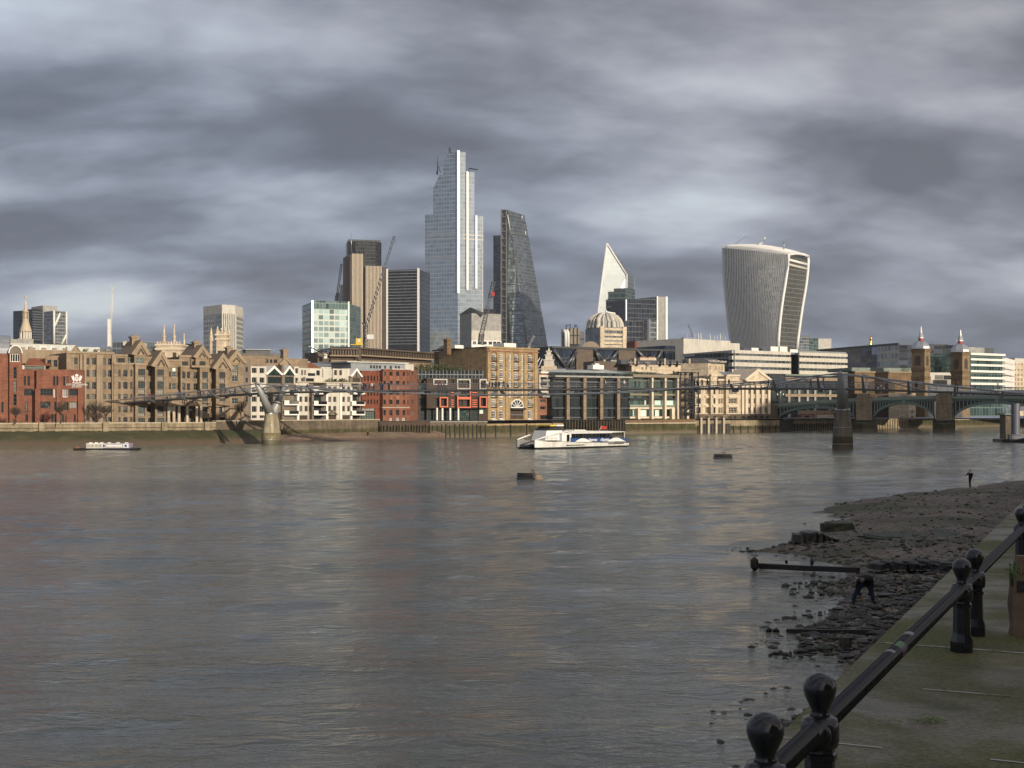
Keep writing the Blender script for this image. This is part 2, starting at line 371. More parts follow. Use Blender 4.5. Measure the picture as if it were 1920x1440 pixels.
# ---- windows: one mesh per size and style, one object per window
WMESH = {}
def winmesh(w, h, style):
    w = round(w / .08) * .08; h = round(h / .08) * .08; k = (round(w, 2), round(h, 2), style)
    if k in WMESH: return WMESH[k]
    b = MB(); t = .2 if style == 'white' else .12
    fr, gl, nv, nh = {'dark': ('dark_metal', 'window_glass', 1, 1), 'white': ('white_paint', 'window_glass', 1, 2), 'brown': ('grey_brown', 'window_glass', 1, 0),
                      'wide': ('dark_metal', 'window_glass', 3, 1), 'slit': ('dark_metal', 'window_glass', 0, 2), 'green': ('mid_metal', 'green_glass', 1, 1),
                      'cream': ('cream_trim', 'window_glass', 1, 2), 'triple': ('cream_trim', 'window_glass', 2, 2), 'lit': ('white_paint', 'room_and_panel_glow', 2, 1), 'warm': ('dark_metal', 'warm_room', 2, 1),
                      'panel': ('grey_brown', 'grey_concrete', 2, 0), 'big': ('dark_metal', 'green_glass', 4, 2), 'open': ('dark_brick', 'dark_brick', 0, 0), 'whitewide': ('white_paint', 'window_glass', 3, 0)}[style]
    b.face([(0, 0, 0), (w, 0, 0), (w, 0, h), (0, 0, h)], gl)
    def bar(x0, x1, z0, z1, d=.1): b.box(x0, x1, -d, .0, z0, z1, fr)
    bar(0, t, 0, h); bar(w - t, w, 0, h); bar(t, w - t, 0, t); bar(t, w - t, h - t, h)
    for i in range(nv): x = w * (i + 1) / (nv + 1); bar(x - .05, x + .05, t, h - t, .07)
    for i in range(nh): z = h * (i + 1) / (nh + 1); bar(t, w - t, z - .045, z + .045, .06)
    me = bpy.data.meshes.new('window'); me.from_pydata(b.v, [], b.f)
    for q in b.mats: me.materials.append(M[q])
    me.polygons.foreach_set('material_index', b.m); boxuv(me); WMESH[k] = me
    return me
NWIN = {}
def put_window(root, w, u0, u1, z0, z1, style, o):
    NWIN.setdefault(root.name, [root, []])[1].append((w, u0, u1, z0, z1, style, o))
def flush_windows():
    for root, lst in NWIN.values():
        lst.sort(key=lambda a: -(a[2] - a[1]) * (a[4] - a[3]))
        rest = MB()
        for i, (w, u0, u1, z0, z1, style, o) in enumerate(lst):
            me = winmesh(u1 - u0, z1 - z0, style)
            if i < 100:
                ob = bpy.data.objects.new('window', me); COL.objects.link(ob); ob.parent = root
                p = w.pt(u0, z0, o); ob.location = root.matrix_basis.inverted() @ p; ob.rotation_euler = (0, 0, w.ang - root.rotation_euler.z)
            else:
                a = w.d; vs = [w.pt(u0 + v.co.x, z0 + v.co.z, o - v.co.y) for v in me.vertices]
                for pl in me.polygons: rest.face([vs[j] for j in pl.vertices], me.materials[pl.material_index].name)
        if rest.f:
            ob = rest.build('windows', root); ob['kind'] = 'stuff'
def front(root, mb, w, x0, x1, yt, yb, cols, rows, mat, style='dark', o=0, xr=None, extra=(), rev=.42, back=14, roof='flat_roof', vol=True, skip=(), ur=None):
    """a facade piece between photo columns x0..x1: openings where the rows and columns of windows cross, a window in each, and the block behind"""
    xr = (x0 + x1) / 2 if xr is None else xr
    u0, u1 = w.U(x0, o), w.U(x1, o); z1 = w.Z(yt, xr); z0 = GZ - .1 if yb is None else w.Z(yb, xr); holes = []
    for i, c in enumerate(cols):
        for j, r in enumerate(rows):
            if (i, j) in skip: continue
            st = c[2] if len(c) > 2 else (r[2] if len(r) > 2 else style)
            holes.append((w.U(c[0], o), w.U(c[1], o), w.Z(r[1], xr), w.Z(r[0], xr), st))
    for e in extra: holes.append((w.U(e[0], o), w.U(e[2], o), w.Z(e[3], xr), w.Z(e[1], xr), e[4] if len(e) > 4 else style))
    holes = [(max(a, u0 + .02), min(b, u1 - .02), max(c, z0 + .02), min(d, z1 - .02), s) for a, b, c, d, s in holes]
    holes = [h for h in holes if h[1] - h[0] > .15 and h[3] - h[2] > .15]
    mb.facade(w, u0, u1, z0, z1, [h[:4] for h in holes], mat, o, rev)
    for a, b, c, d, s in holes: put_window(root, w, a, b, c, d, s, o - rev + .02)
    if vol: mb.vol(w, u0, u1, z0, z1, back, mat, roof, o)
    return u0, u1, z0, z1
def bands(mb, w, u0, u1, zs, h, o0, o1, mat):
    for z in zs: mb.wb(w, u0, u1, z - h / 2, z + h / 2, o0, o1, mat)
def base(w, x): # a point on the ground under a wall
    p = w.pt(w.U(x), GZ); return (p.x, p.y, GZ)
# ------------------------------------------------------------------ setting: water, land, foreshore, walkway
def vnoise(x, y, seed=0):
    xi = np.floor(x).astype(np.int64); yi = np.floor(y).astype(np.int64); fx_ = x - xi; fy_ = y - yi
    fx_ = fx_ * fx_ * (3 - 2 * fx_); fy_ = fy_ * fy_ * (3 - 2 * fy_)
    def h(a, b):
        n = (a * 374761393 + b * 668265263 + seed * 1274126177) & 0xffffffff
        n = ((n ^ (n >> 13)) * 1274126177) & 0xffffffff
        return ((n ^ (n >> 16)) & 0xffff) / 65535.0
    return (h(xi, yi) * (1 - fx_) + h(xi + 1, yi) * fx_) * (1 - fy_) + (h(xi, yi + 1) * (1 - fx_) + h(xi + 1, yi + 1) * fx_) * fy_
def fbm(x, y, o=4, seed=0):
    t = 0; a = .5
    for i in range(o): t = t + a * vnoise(x * 2 ** i, y * 2 ** i, seed + i); a *= .5
    return t
def sdist(px, py, poly):
    """signed distance of points to a polygon, positive inside"""
    d = np.full(px.shape, 1e9); ins = np.zeros(px.shape, bool); n = len(poly)
    for i in range(n):
        ax, ay = poly[i]; bx, by = poly[(i + 1) % n]; ex, ey = bx - ax, by - ay
        t = np.clip(((px - ax) * ex + (py - ay) * ey) / max(1e-9, ex * ex + ey * ey), 0, 1)
        d = np.minimum(d, np.hypot(px - ax - t * ex, py - ay - t * ey))
        c = ((ay > py) != (by > py)) & (px < ex * (py - ay) / (ey if abs(ey) > 1e-9 else 1e-9) + ax); ins ^= c
    return np.where(ins, d, -d)
def gridmesh(name, xs, ys, zf, mat, keep=None):
    gx, gy = np.meshgrid(xs, ys); gz = zf(gx, gy); nx, ny = len(xs), len(ys)
    v = np.stack([gx.ravel(), gy.ravel(), gz.ravel()], 1)
    i = (np.arange(ny - 1)[:, None] * nx + np.arange(nx - 1)[None, :]).ravel()
    f = np.stack([i, i + 1, i + nx + 1, i + nx], 1)
    if keep is not None: f = f[keep(v[f].mean(1))]
    used = np.unique(f); rm = np.zeros(len(v), np.int64); rm[used] = np.arange(len(used)); v = v[used]; f = rm[f]
    me = bpy.data.meshes.new(name); me.from_pydata(v.tolist(), [], f.tolist()); me.materials.append(M[mat])
    me.polygons.foreach_set('use_smooth', [True] * len(me.polygons)); boxuv(me)
    o = bpy.data.objects.new(name, me); COL.objects.link(o); return o

def water_mat():
    m, nt, p = newmat('river_water'); pos = OBJV(nt)
    def wav(sx, sy, rot, sc, det, rough, dist):
        mp = ND(nt, 'ShaderNodeMapping'); LK(nt, pos, mp.inputs[0]); mp.inputs['Scale'].default_value = (sx, sy, 1); mp.inputs['Rotation'].default_value = (0, 0, R(rot))
        return NOISE(nt, mp.outputs[0], sc, det, rough, dist)
    a = wav(.55, 1.25, -8, 1.1, 4, .6, .5); b = wav(.6, 1.0, 14, .26, 3, .55, .4); c = wav(.7, 1.1, -20, 4.2, 3, .6, .3)
    patch = wav(.3, 1.2, -14, .06, 3, .5, .8)                      # slicks and rougher water
    amp = RAMP(nt, patch, ((.36, .45), (.62, 1.0)))
    h = MATH(nt, 'ADD', MATH(nt, 'MULTIPLY', a, .22), MATH(nt, 'MULTIPLY', c, .06))
    bn = ND(nt, 'ShaderNodeBump'); bn.inputs['Distance'].default_value = 1.0; LK(nt, MATH(nt, 'MULTIPLY', amp, WATER_BUMP), bn.inputs['Strength'])
    LK(nt, h, bn.inputs['Height']); LK(nt, bn.outputs[0], p.inputs['Normal'])
    mud = wav(.2, .5, -14, .05, 4, .55, .8)
    LK(nt, RAMP(nt, mud, ((.35, (.148, .156, .126)), (.65, (.184, .191, .157)))), p.inputs['Base Color'])
    p.inputs['Roughness'].default_value = .08; p.inputs['IOR'].default_value = 1.33
WATER_BUMP = 1.0
water_mat()
def water_sheet():
    x0, x1, y0, y1, st = -150.0, 156.0, 4.0, 436.0, .6; xs = np.arange(x0, x1 + .01, st); ys = np.arange(y0, y1 + .01, st); gx, gy = np.meshgrid(xs, ys); nx, ny = len(xs), len(ys)
    c, s_ = math.cos(R(14)), math.sin(R(14)); u, v = gx * c + gy * s_, -gx * s_ + gy * c
    rough = .55 + .75 * fbm(u * .018, v * .045, 3, 40)                                   # calmer and choppier stretches
    h = (fbm(u * .22 + fbm(u * .1, v * .1, 2, 5), v * .40, 3, 21) - .44) * .62 + (fbm(u * .55, v * .95, 2, 33) - .37) * .16
    fade = np.clip(np.minimum(np.minimum(gx - x0, x1 - gx), np.minimum(gy - y0, y1 - gy)) / 8, 0, 1); gz = h * rough * fade * WAVES
    n = nx * ny; vs = np.stack([gx.ravel(), gy.ravel(), gz.ravel()], 1); i = (np.arange(ny - 1)[:, None] * nx + np.arange(nx - 1)[None, :]).ravel(); f = np.stack([i, i + 1, i + nx + 1, i + nx], 1)
    X1, Y0, Y1 = 1800, -300, 1200; ex = [(-X1, Y0, 0), (X1, Y0, 0), (X1, y0, 0), (-X1, y0, 0), (-X1, ys[-1], 0), (X1, ys[-1], 0), (X1, Y1, 0), (-X1, Y1, 0), (x0, y0, 0), (xs[-1], y0, 0), (xs[-1], ys[-1], 0), (x0, ys[-1], 0)]
    vs = np.concatenate([vs, np.array(ex)]); ef = np.array([[0, 1, 2, 3], [4, 5, 6, 7], [3, 8, 11, 4], [9, 2, 5, 10]]) + n; f = np.concatenate([f, ef])
    me = bpy.data.meshes.new('river_water'); me.vertices.add(len(vs)); me.vertices.foreach_set('co', vs.ravel()); me.loops.add(len(f) * 4); me.loops.foreach_set('vertex_index', f.ravel().astype(np.int32))
    me.polygons.add(len(f)); me.polygons.foreach_set('loop_start', np.arange(len(f), dtype=np.int32) * 4); me.update(calc_edges=True); me.polygons.foreach_set('use_smooth', [True] * len(f)); me.materials.append(M['river_water'])
    o = bpy.data.objects.new('river_water', me); COL.objects.link(o); struct(o)
WAVES = .62
water_sheet()

# far bank: line of the river wall in (photo column, distance)
BANK = [(-700, 262), (-60, 275), (405, 297), (520, 313), (712, 342), (806, 354), (815, 362), (1010, 379), (1060, 388), (1170, 407), (1310, 425), (1460, 441), (1490, 478), (1600, 500), (1641, 533), (1697, 545), (1800, 556), (1900, 566), (2500, 640)]
bl = [(X(p, D), D) for p, D in BANK]
b = MB(); poly = [(x, y + .6) for x, y in bl]
b.face([(-2600, poly[0][1], GZ)] + [(x, y, GZ) for x, y in poly] + [(2600, 640, GZ), (2600, 3600, GZ), (-2600, 3600, GZ)], 'flat_roof')
struct(b.build('city_ground'))

def beach_mat(name, c0, c1, c2, weed=0):
    m, nt, p = newmat(name); pos = OBJV(nt)
    n = NOISE(nt, pos, .28, 5, .6, .5); c = RAMP(nt, n, ((.32, c0), (.52, c1), (.7, c2)))
    v = ND(nt, 'ShaderNodeTexVoronoi'); LK(nt, pos, v.inputs['Vector']); v.inputs['Scale'].default_value = 7.0
    c = MIX(nt, 1.0, c, RAMP(nt, v.outputs['Color'], ((.1, .5), (.75, 1.05), (.96, 1.3), (.99, 3.0))), 'MULTIPLY')
    n2 = NOISE(nt, pos, .13, 4, .6, .3)
    if weed: c = MIX(nt, RAMP(nt, n2, ((.5, 0), (.6, weed))), c, (.055, .065, .025))
    LK(nt, c, p.inputs['Base Color']); p.inputs['Roughness'].default_value = .75
    bn = ND(nt, 'ShaderNodeBump'); bn.inputs['Strength'].default_value = .8; bn.inputs['Distance'].default_value = .12
    LK(nt, MATH(nt, 'ADD', MATH(nt, 'MULTIPLY', v.outputs['Distance'], .6), NOISE(nt, pos, 3, 6, .7)), bn.inputs['Height']); LK(nt, bn.outputs[0], p.inputs['Normal'])
beach_mat('shingle', (.118, .096, .074), (.195, .16, .124), (.26, .216, .17), .75)
beach_mat('far_sand', (.20, .125, .08), (.30, .21, .14), (.36, .27, .185))
beach_mat('green_slope', (.055, .06, .02), (.085, .082, .03), (.15, .12, .06), .7)
def tide_line(name, z0, z1, low):      # mud and tide stain below, weed above
    nt = M[name].node_tree; p = nt.nodes['Principled BSDF']; src = p.inputs['Base Color'].links[0].from_socket; pos = OBJV(nt); sp = ND(nt, 'ShaderNodeSeparateXYZ'); LK(nt, pos, sp.inputs[0])
    h = MATH(nt, 'ADD', sp.outputs[2], MATH(nt, 'MULTIPLY', NOISE(nt, SC(nt, pos, (.5, .5, .5)), 1, 4), 1.2)); f = ND(nt, 'ShaderNodeMapRange'); LK(nt, h, f.inputs[0]); f.inputs[1].default_value = z0 + .6; f.inputs[2].default_value = z1 + .6
    LK(nt, MIX(nt, f.outputs[0], low, src), p.inputs['Base Color'])
tide_line('green_slope', .7, 1.5, (.13, .095, .06)); tide_line('moss_wall', .5, 1.4, (.13, .105, .07)); tide_line('wet_concrete', .3, 1.6, (.07, .065, .035)); tide_line('far_sand', .2, .8, (.13, .085, .06))

# near foreshore
def G(px, py, z=0): D = (EYE - z) * F / (py - HZ); return (X(px, D), D)
SHORE = [G(2100, 886), G(1920, 899), G(1830, 912), G(1760, 920), G(1700, 926), G(1640, 933), G(1590, 942), G(1552, 951), G(1548, 962), G(1570, 972), G(1540, 990), G(1572, 1004),
         G(1560, 1012), G(1490, 1018), G(1440, 1026), G(1398, 1035), G(1450, 1037), G(1500, 1045), G(1540, 1056), G(1580, 1066), G(1590, 1078), G(1566, 1090), G(1548, 1102), G(1566, 1120),
         G(1556, 1140), G(1560, 1155), G(1530, 1170), G(1500, 1184), G(1490, 1200), G(1520, 1222), G(1566, 1236), G(1580, 1256), G(1560, 1282), G(1520, 1312), G(1478, 1338), G(1440, 1380), G(1400, 1430), G(1360, 1500)]
EDGE = lambda D: 1.07 + (D - 6.14) * .455            # river edge of the walkway
bpoly = SHORE + [(EDGE(8) + .4, 8), (EDGE(60) + .4, 60), (EDGE(190) + .4, 190), (SHORE[0][0] + 8, 190)]
def beach_h(x, y):
    d = sdist(x, y, bpoly) + (fbm(x * .45, y * .45, 4, 3) - .47) * np.clip(y * .03, .8, 3.2)
    lump = (fbm(x * .9, y * .9, 5, 11) - .47) * .38
    return np.where(d > 0, .75 * (1 - np.exp(-d / 7)) + d * .012 + lump * np.clip(d * .6, 0, 1), d * .25) - .01
o = gridmesh('foreshore_beach', np.arange(2, 86, .34), np.arange(11, 172, .42), beach_h, 'shingle', lambda c: c[:, 2] > -.35); struct(o)

# far sand and the green revetment under the left river wall
FB = [(470, 297), (500, 297.5), (560, 304), (620, 312), (700, 322), (760, 330), (806, 342), (830, 352)]
b = MB()
def strip(lo, hi, z0, z1, mat, n=1):
    for (a, c), (d, e) in zip(zip(lo, lo[1:]), zip(hi, hi[1:])):
        b.face([(a[0], a[1], z0), (c[0], c[1], z0), (e[0], e[1], z1), (d[0], d[1], z1)], mat, True)
lo = [(X(p, D), D) for p, D in FB]; hi = [(X(p, D), D) for p, D in ((470, 309), (500, 311), (560, 319), (620, 328), (700, 340.5), (760, 348.5), (812, 357), (840, 364.5))]
def slope_mesh(name, lo, hi, z0, z1, mat, seed, nu=90, nv=10, bulge=.25):
    def lin(pts, t):
        s = t * (len(pts) - 1); i = min(int(s), len(pts) - 2); f = s - i
        return (pts[i][0] + (pts[i + 1][0] - pts[i][0]) * f, pts[i][1] + (pts[i + 1][1] - pts[i][1]) * f)
    v = []; q = []
    for j in range(nv):
        for i in range(nu):
            t = i / (nu - 1); a, c = lin(lo, t), lin(hi, t); k = j / (nv - 1)
            z = z0 + (z1 - z0) * k + bulge * math.sin(k * math.pi) + (rnd.random() - .5) * .18
            v.append((a[0] + (c[0] - a[0]) * k, a[1] + (c[1] - a[1]) * k + (rnd.random() - .5) * .5, z))
    for j in range(nv - 1):
        for i in range(nu - 1): q.append((j * nu + i, j * nu + i + 1, (j + 1) * nu + i + 1, (j + 1) * nu + i))
    m = MB(); m.mesh(v, q, mat, True); return struct(m.build(name))
slope_mesh('far_beach', lo, hi, -.15, 1.9, 'far_sand', 1, 90, 10, .15)
slope_mesh('mossy_bank', [(X(p, D), D) for p, D in ((-400, 262), (0, 267), (200, 274), (400, 286), (500, 297))], [(X(p, D), D) for p, D in ((-400, 269.5), (0, 277.2), (200, 287), (405, 296.7), (515, 312))], -.2, 2.95, 'green_slope', 2, 140, 10, .5)

# walkway on the near bank, with a stone edge down to the beach
def walk_mat():
    m, nt, p = newmat('mossy_paving'); pos = OBJV(nt)
    rt = ND(nt, 'ShaderNodeMapping'); LK(nt, pos, rt.inputs[0]); rt.inputs['Location'].default_value = (0, 0, 0); rt.inputs['Rotation'].default_value = (0, 0, math.atan2(1, .455) * -1 + math.pi / 2 * 0)
    n = NOISE(nt, pos, .9, 6, .62, .4); n2 = NOISE(nt, SC(nt, pos, (1.2, 3.5, 1)), 4.5, 6, .7); n3 = NOISE(nt, pos, 34, 3, .6)
    c = RAMP(nt, n, ((.36, (.15, .135, .085)), (.48, (.115, .107, .042)), (.62, (.085, .092, .022))))
    c = MIX(nt, RAMP(nt, n2, ((.62, 0), (.74, .6))), c, (.24, .22, .16))
    br = ND(nt, 'ShaderNodeTexBrick'); LK(nt, rt.outputs[0], br.inputs['Vector']); br.inputs['Scale'].default_value = 1; br.inputs['Brick Width'].default_value = 1.5; br.inputs['Row Height'].default_value = 60; br.inputs['Mortar Size'].default_value = .006; br.offset = .0
    br.inputs['Color1'].default_value = (.85, .86, .82, 1); br.inputs['Color2'].default_value = (1.15, 1.12, 1.08, 1); br.inputs['Mortar'].default_value = (.35, .35, .3, 1)
    c = MIX(nt, 1.0, c, br.outputs['Color'], 'MULTIPLY')
    c = MIX(nt, .8, c, RAMP(nt, n3, ((.3, .35), (.7, 1.7))), 'MULTIPLY'); n4 = NOISE(nt, SC(nt, pos, (1, 2.2, 1)), 11, 5, .7)
    c = MIX(nt, RAMP(nt, n4, ((.64, 0), (.72, .5))), c, (.21, .20, .15)); c = MIX(nt, RAMP(nt, NOISE(nt, pos, 2.2, 5, .65), ((.56, 0), (.68, .65))), c, (.045, .045, .022))
    LK(nt, c, p.inputs['Base Color']); LK(nt, RAMP(nt, n, ((.4, .42), (.6, .8))), p.inputs['Roughness'])
    bn = ND(nt, 'ShaderNodeBump'); bn.inputs['Strength'].default_value = .5; bn.inputs['Distance'].default_value = .01
    LK(nt, MATH(nt, 'ADD', n3, n2), bn.inputs['Height']); LK(nt, bn.outputs[0], p.inputs['Normal'])
walk_mat(); FZ = EYE - 1.65
ed = Vector((.455, 1, 0)).normalized(); en = Vector((ed.y, -ed.x, 0))      # along the edge; away from the river
e0 = Vector((EDGE(6.14), 6.14, 0))
b = MB(); A = e0 - ed * 60; B = e0 + ed * 400; Cc = B + en * 380; Dd = A + en * 380
b.mesh([(p.x, p.y, z) for z in (-1, FZ) for p in (A, Dd, Cc, B)], ((4, 5, 6, 7), (0, 4, 7, 3), (0, 1, 5, 4)), 'mossy_paving'); struct(b.build('walkway_paving'))
m, nt, p = newmat('joint_mortar'); n = NOISE(nt, OBJV(nt), 5, 5, .7)
LK(nt, RAMP(nt, n, ((.36, (.14, .13, .09)), (.5, (.55, .53, .48)))), p.inputs['Base Color']); p.inputs['Roughness'].default_value = .9
b = MB()
for k in range(-4, 16):
    c = e0 + ed * (3.62 + (k - 2) * 1.5); q = []; r_ = random.Random(k); wd = .014 if k == 2 else .008
    pts = [c + en * (.02 + t * .5) + ed * (r_.uniform(-.012, .012)) for t in range(24)]
    for a, d in zip(pts, pts[1:]):
        if r_.random() < (.04 if k == 2 else .35): continue
        b.face([(a - ed * wd) + Vector((0, 0, FZ + .004)), (d - ed * wd) + Vector((0, 0, FZ + .004)), (d + ed * wd) + Vector((0, 0, FZ + .004)), (a + ed * wd) + Vector((0, 0, FZ + .004))], 'joint_mortar')
struct(b.build('paving_joints'))

# unseen blocks added right and behind to shade the foreshore and the right-hand bridges
def shade_block(name, x0, x1, y0, y1, h, label, mat):
    t = thing(name, label, 'building', ((x0 + x1) / 2, (y0 + y1) / 2, FZ)); b = MB(); b.box(x0, x1, y0, y1, FZ - .1, h, mat); b.build('wall', t)
    b = MB(); b.box(x0 - .4, x1 + .4, y0 - .4, y1 + .4, h, h + .8, 'flat_roof'); b.box(x0 + 4, x0 + 14, y0 + 5, y0 + 15, h + .8, h + 4, 'grey_concrete'); b.build('roof', t)
    b = MB()
    for z in np.arange(FZ + 2, h - 3, 4):
        for x in np.arange(x0 + 2, x1 - 3, 5): b.box(x, x + 2.4, y1, y1 + .12, z, z + 2.2, 'window_glass')
        for y in np.arange(y0 + 2, y1 - 3, 5): b.box(x0 - .12, x0, y, y + 2.4, z, z + 2.2, 'window_glass')
    w = b.build('windows', t); w['kind'] = 'stuff'
shade_block('brick_shade_block', 36, 215, -150, -34, 50, 'long unseen brown brick block added behind the viewer to shade the foreshore', 'brown_brick')  # unseen block stretched out to shade the foreground and beach
shade_block('office_shade_block', 150, 245, 100, 130, 62, 'tall unseen pale block added beyond the right edge to shade the right pylon', 'light_concrete')  # unseen block placed to shade the right pylon but not the ferry
shade_block('riverside_flats', 222, 290, 250, 330, 60, 'lower unseen red brick block added far off right to shade the green bridge', 'red_brick')  # unseen block added to shade the green bridge
# ------------------------------------------------------------------ river walls on the far bank
def river_wall(k, x0, D0, x1, D1, ytop, ybot, mats, label, coping='pale_coping', posts=0, postmat='timber', para=None, base_mat=None, ysplit=None, post_out=.5, group=None):
    w = Wall(k, x0, D0, x1, D1); xm = (x0 + x1) / 2; zt = w.Z(ytop, xm); zb = -1.0
    t = thing('river_wall', label, 'river wall', base_loc(w, 0), group)
    zs = w.Z(ysplit, xm) if ysplit else zb
    b = MB(); b.wb(w, 0, w.L, zs, zt, -1.2, 0, mats); b.build('wall', t)
    if ysplit: b = MB(); b.wb(w, 0, w.L, zb, zs, -1.2, .12, base_mat); b.build('mossy_footing', t)
    if coping: b = MB(); b.wb(w, 0, w.L, zt, zt + .22, -1.3, .12, coping); b.build('coping', t)
    if posts:
        for i in range(posts):
            u = w.L * (i + .5) / posts + rnd.uniform(-.2, .2); h = zt - rnd.uniform(.2, .8) if ysplit is None else zs + rnd.uniform(.1, .5)
            q = MB(); q.wb(w, u - .16, u + .16, zb, h, .12, .12 + post_out, postmat); q.build('timber_post', t)
    return t, w, zt
def base_loc(w, u, z=0):
    p = w.pt(u, z); return (p.x, p.y, z)
t, w, zt = river_wall(0, -60, 275.3, 405, 297, 794.2, 811, 'river_stone', 'long pale stone river wall with shallow buttresses above the green bank', 'pale_coping')
b = MB(); b.wb(w, -60, 0, -1, zt, -1.2, 0, 'river_stone'); b.wb(w, -60, 0, zt, zt + .22, -1.3, .12, 'pale_coping'); b.build('wall_return', t)
for px in (78, 198, 308, 388):
    b = MB(); u = w.U(px); b.wb(w, u - .6, u + .6, 2.2, zt + .3, 0, .55, 'river_stone'); b.build('buttress', t)
b = MB(); b.wb(w, 0, w.L, zt - 1.0, zt - .82, 0, .15, 'dark_river_stone'); b.build('string_course', t)
river_wall(0, 405, 297, 712, 342, 788.8, 815, 'dark_river_stone', 'stained grey brown river wall behind the small sandy beach', 'pale_coping', base_mat='moss_wall', ysplit=806)
river_wall(4, 205, 341, 668, 352, 936, 1050, 'dark_brick', 'dark brown river wall faced with upright timber posts beside the beach', None, 17, 'timber', base_mat='wet_timber_and_shade', ysplit=985)
river_wall(4, 670, 356, 1200, 366, 942, 1085, 'dark_river_stone', 'dark jutting river wall under the orange framed flats with mossy lower half', 'grey_concrete', 13, 'wet_timber_and_shade', base_mat='moss_wall', ysplit=978, post_out=.25)
river_wall(4, 1200, 366, 1900, 383, 955, 1085, 'yellow_brick', 'brick river wall with bright moss at the foot of the yellow warehouse', None, 5, 'wet_timber_and_shade', base_mat='moss_wall', ysplit=972, post_out=.2)
river_wall(5, 90, 385, 840, 409, 1048, 1185, 'wet_timber_and_shade', 'black shadowed quay wall behind a row of upright timber fenders', None, 0)  # shadow on the quay wall painted in as near-black colour
t = thing('timber_fender', 'row of tall weathered timber piles standing in the water before the dark quay', 'timber piles', base_loc(Wall(5, 215, 387, 835, 405), 0))
w = Wall(5, 215, 386.5, 835, 404.5)
for i in range(21):
    u = w.L * (i + .5) / 21; b = MB(); p = w.pt(u, 0); b.frus((p.x, p.y), .28, .24, -.8, w.Z(1040, 500) + rnd.uniform(-.3, .25), 7, 'timber' if i % 5 else 'wet_timber_and_shade'); b.build('pile', t)
b = MB(); b.wb(w, 0, w.L, 2.6, 2.95, -.45, -.2, 'wet_timber_and_shade'); b.build('waling', t)
river_wall(5, 840, 409, 1570, 425, 1032, 1185, 'brown_brick', 'smooth brown parapet quay wall with pale ledge and green lower face', None, 0, base_mat='moss_wall', ysplit=1068)
w = Wall(5, 840, 409, 1570, 425); b = MB(); b.wb(w, 0, w.L, w.Z(1076, 1200), w.Z(1066, 1200), .1, .4, 'pale_coping'); o = b.build('stone_ledge', COL.objects['river_wall.006'])
t, w, zt = river_wall(6, 320, 426, 1180, 443, 1002, 1130, 'river_stone', 'pale stone quay wall with four dark arched openings below the cream building', None, 12, 'timber', base_mat='moss_wall', ysplit=1060, post_out=.3)
for x in (405, 478, 555, 630):
    b = MB(); u0, u1 = w.U(x), w.U(x + 58); b.wb(w, u0, u1, -.5, w.Z(1055, 700), .13, .2, 'wet_timber_and_shade')
    um = (u0 + u1) / 2; r = (u1 - u0) / 2; z = w.Z(1055, 700)
    b.face([w.pt(um + math.cos(a) * r, z + math.sin(a) * r * .6, .2) for a in np.linspace(0, math.pi, 9)], 'wet_timber_and_shade'); b.build('arched_opening', t)
    b = MB(); b.wb(w, u0 - 1.1, u0 - .35, -.8, w.Z(1000, 700) + .8, .2, .8, 'pale_coping'); b.build('fender_post', t)
river_wall(6, 1180, 446, 1320, 478, 1000, 1120, 'wet_timber_and_shade', 'black river wall in the shade under the green bridge', None)  # shade under the bridge put in as near-black wall colour
river_wall(6, 1320, 480, 1740, 500, 990, 1104, 'river_stone', 'mossy quay wall with thin upright posts behind the right pylon of the footbridge', 'pale_coping', 18, 'timber', base_mat='moss_wall', ysplit=1040, post_out=.3)
river_wall(7, 370, 520, 880, 548, 1080, 1166, 'river_stone', 'golden planked quay wall seen under the middle arch of the green bridge', None, 22, 'river_stone', post_out=.25)
river_wall(7, 860, 548, 1290, 556, 1090, 1164, 'moss_wall', 'dark green quay wall with sloping stair under the green bridge', 'dark_river_stone')
river_wall(7, 1290, 557, 2600, 640, 1085, 1160, 'moss_wall', 'low green river wall far off under the right arch of the green bridge', 'pale_coping')
# steps and sloping timber at the left wall, white pipes
t = thing('river_stairs', 'dark wooden stairs slanting down the left river wall beside the footbridge pylon', 'stairs', (X(410, 292), 292, 0))
b = MB(); p0 = PT(2, 1420, 1250, 296.5); p1 = PT(2, 1520, 1370, 287.5)
for s in (-.5, .5): b.tube([p0 + Vector((s, 0, 0)), p1 + Vector((s, 0, 0))], .16, 4, 'wet_timber_and_shade')
b.build('stringer', t); b = MB()
for i in range(14):
    q = p0.lerp(p1, (i + .5) / 14); b.box(q.x - .55, q.x + .55, q.y - .2, q.y + .2, q.z - .05, q.z + .05, 'wet_timber_and_shade')
b.build('treads', t)

# ------------------------------------------------------------------ front row, from the left
# A. red brick school
w = Wall(1, -60, 286, 172, 288)
t = thing('school_building', 'red brick school block with barrel roof, arched gable and white crest', 'building', base(w, 100))
b = MB()
front(t, b, w, -60, 75, 604, None, [(8, 28)], [(990, 1075)], 'red_brick', 'slit', back=16)
u0, u1, z0, z1 = front(t, b, w, 75, 172, 604, None, [(104, 132)], [(715, 805), (820, 912), (927, 1018), (1032, 1095)], 'red_brick', 'slit', o=1.0, back=16, extra=[(80, 606, 160, 672, 'whitewide'), (106, 1128, 130, 1158, 'open')])
w2 = Wall(1, 172, 287, 665, 290)
front(t, b, w2, 172, 290, 728, None, [(188, 205), (217, 236)], [(782, 860)], 'red_brick', 'slit', o=-1.5, back=16, extra=[(190, 884, 262, 938, 'wide'), (200, 988, 222, 1072, 'slit'), (200, 1090, 222, 1146, 'slit')])
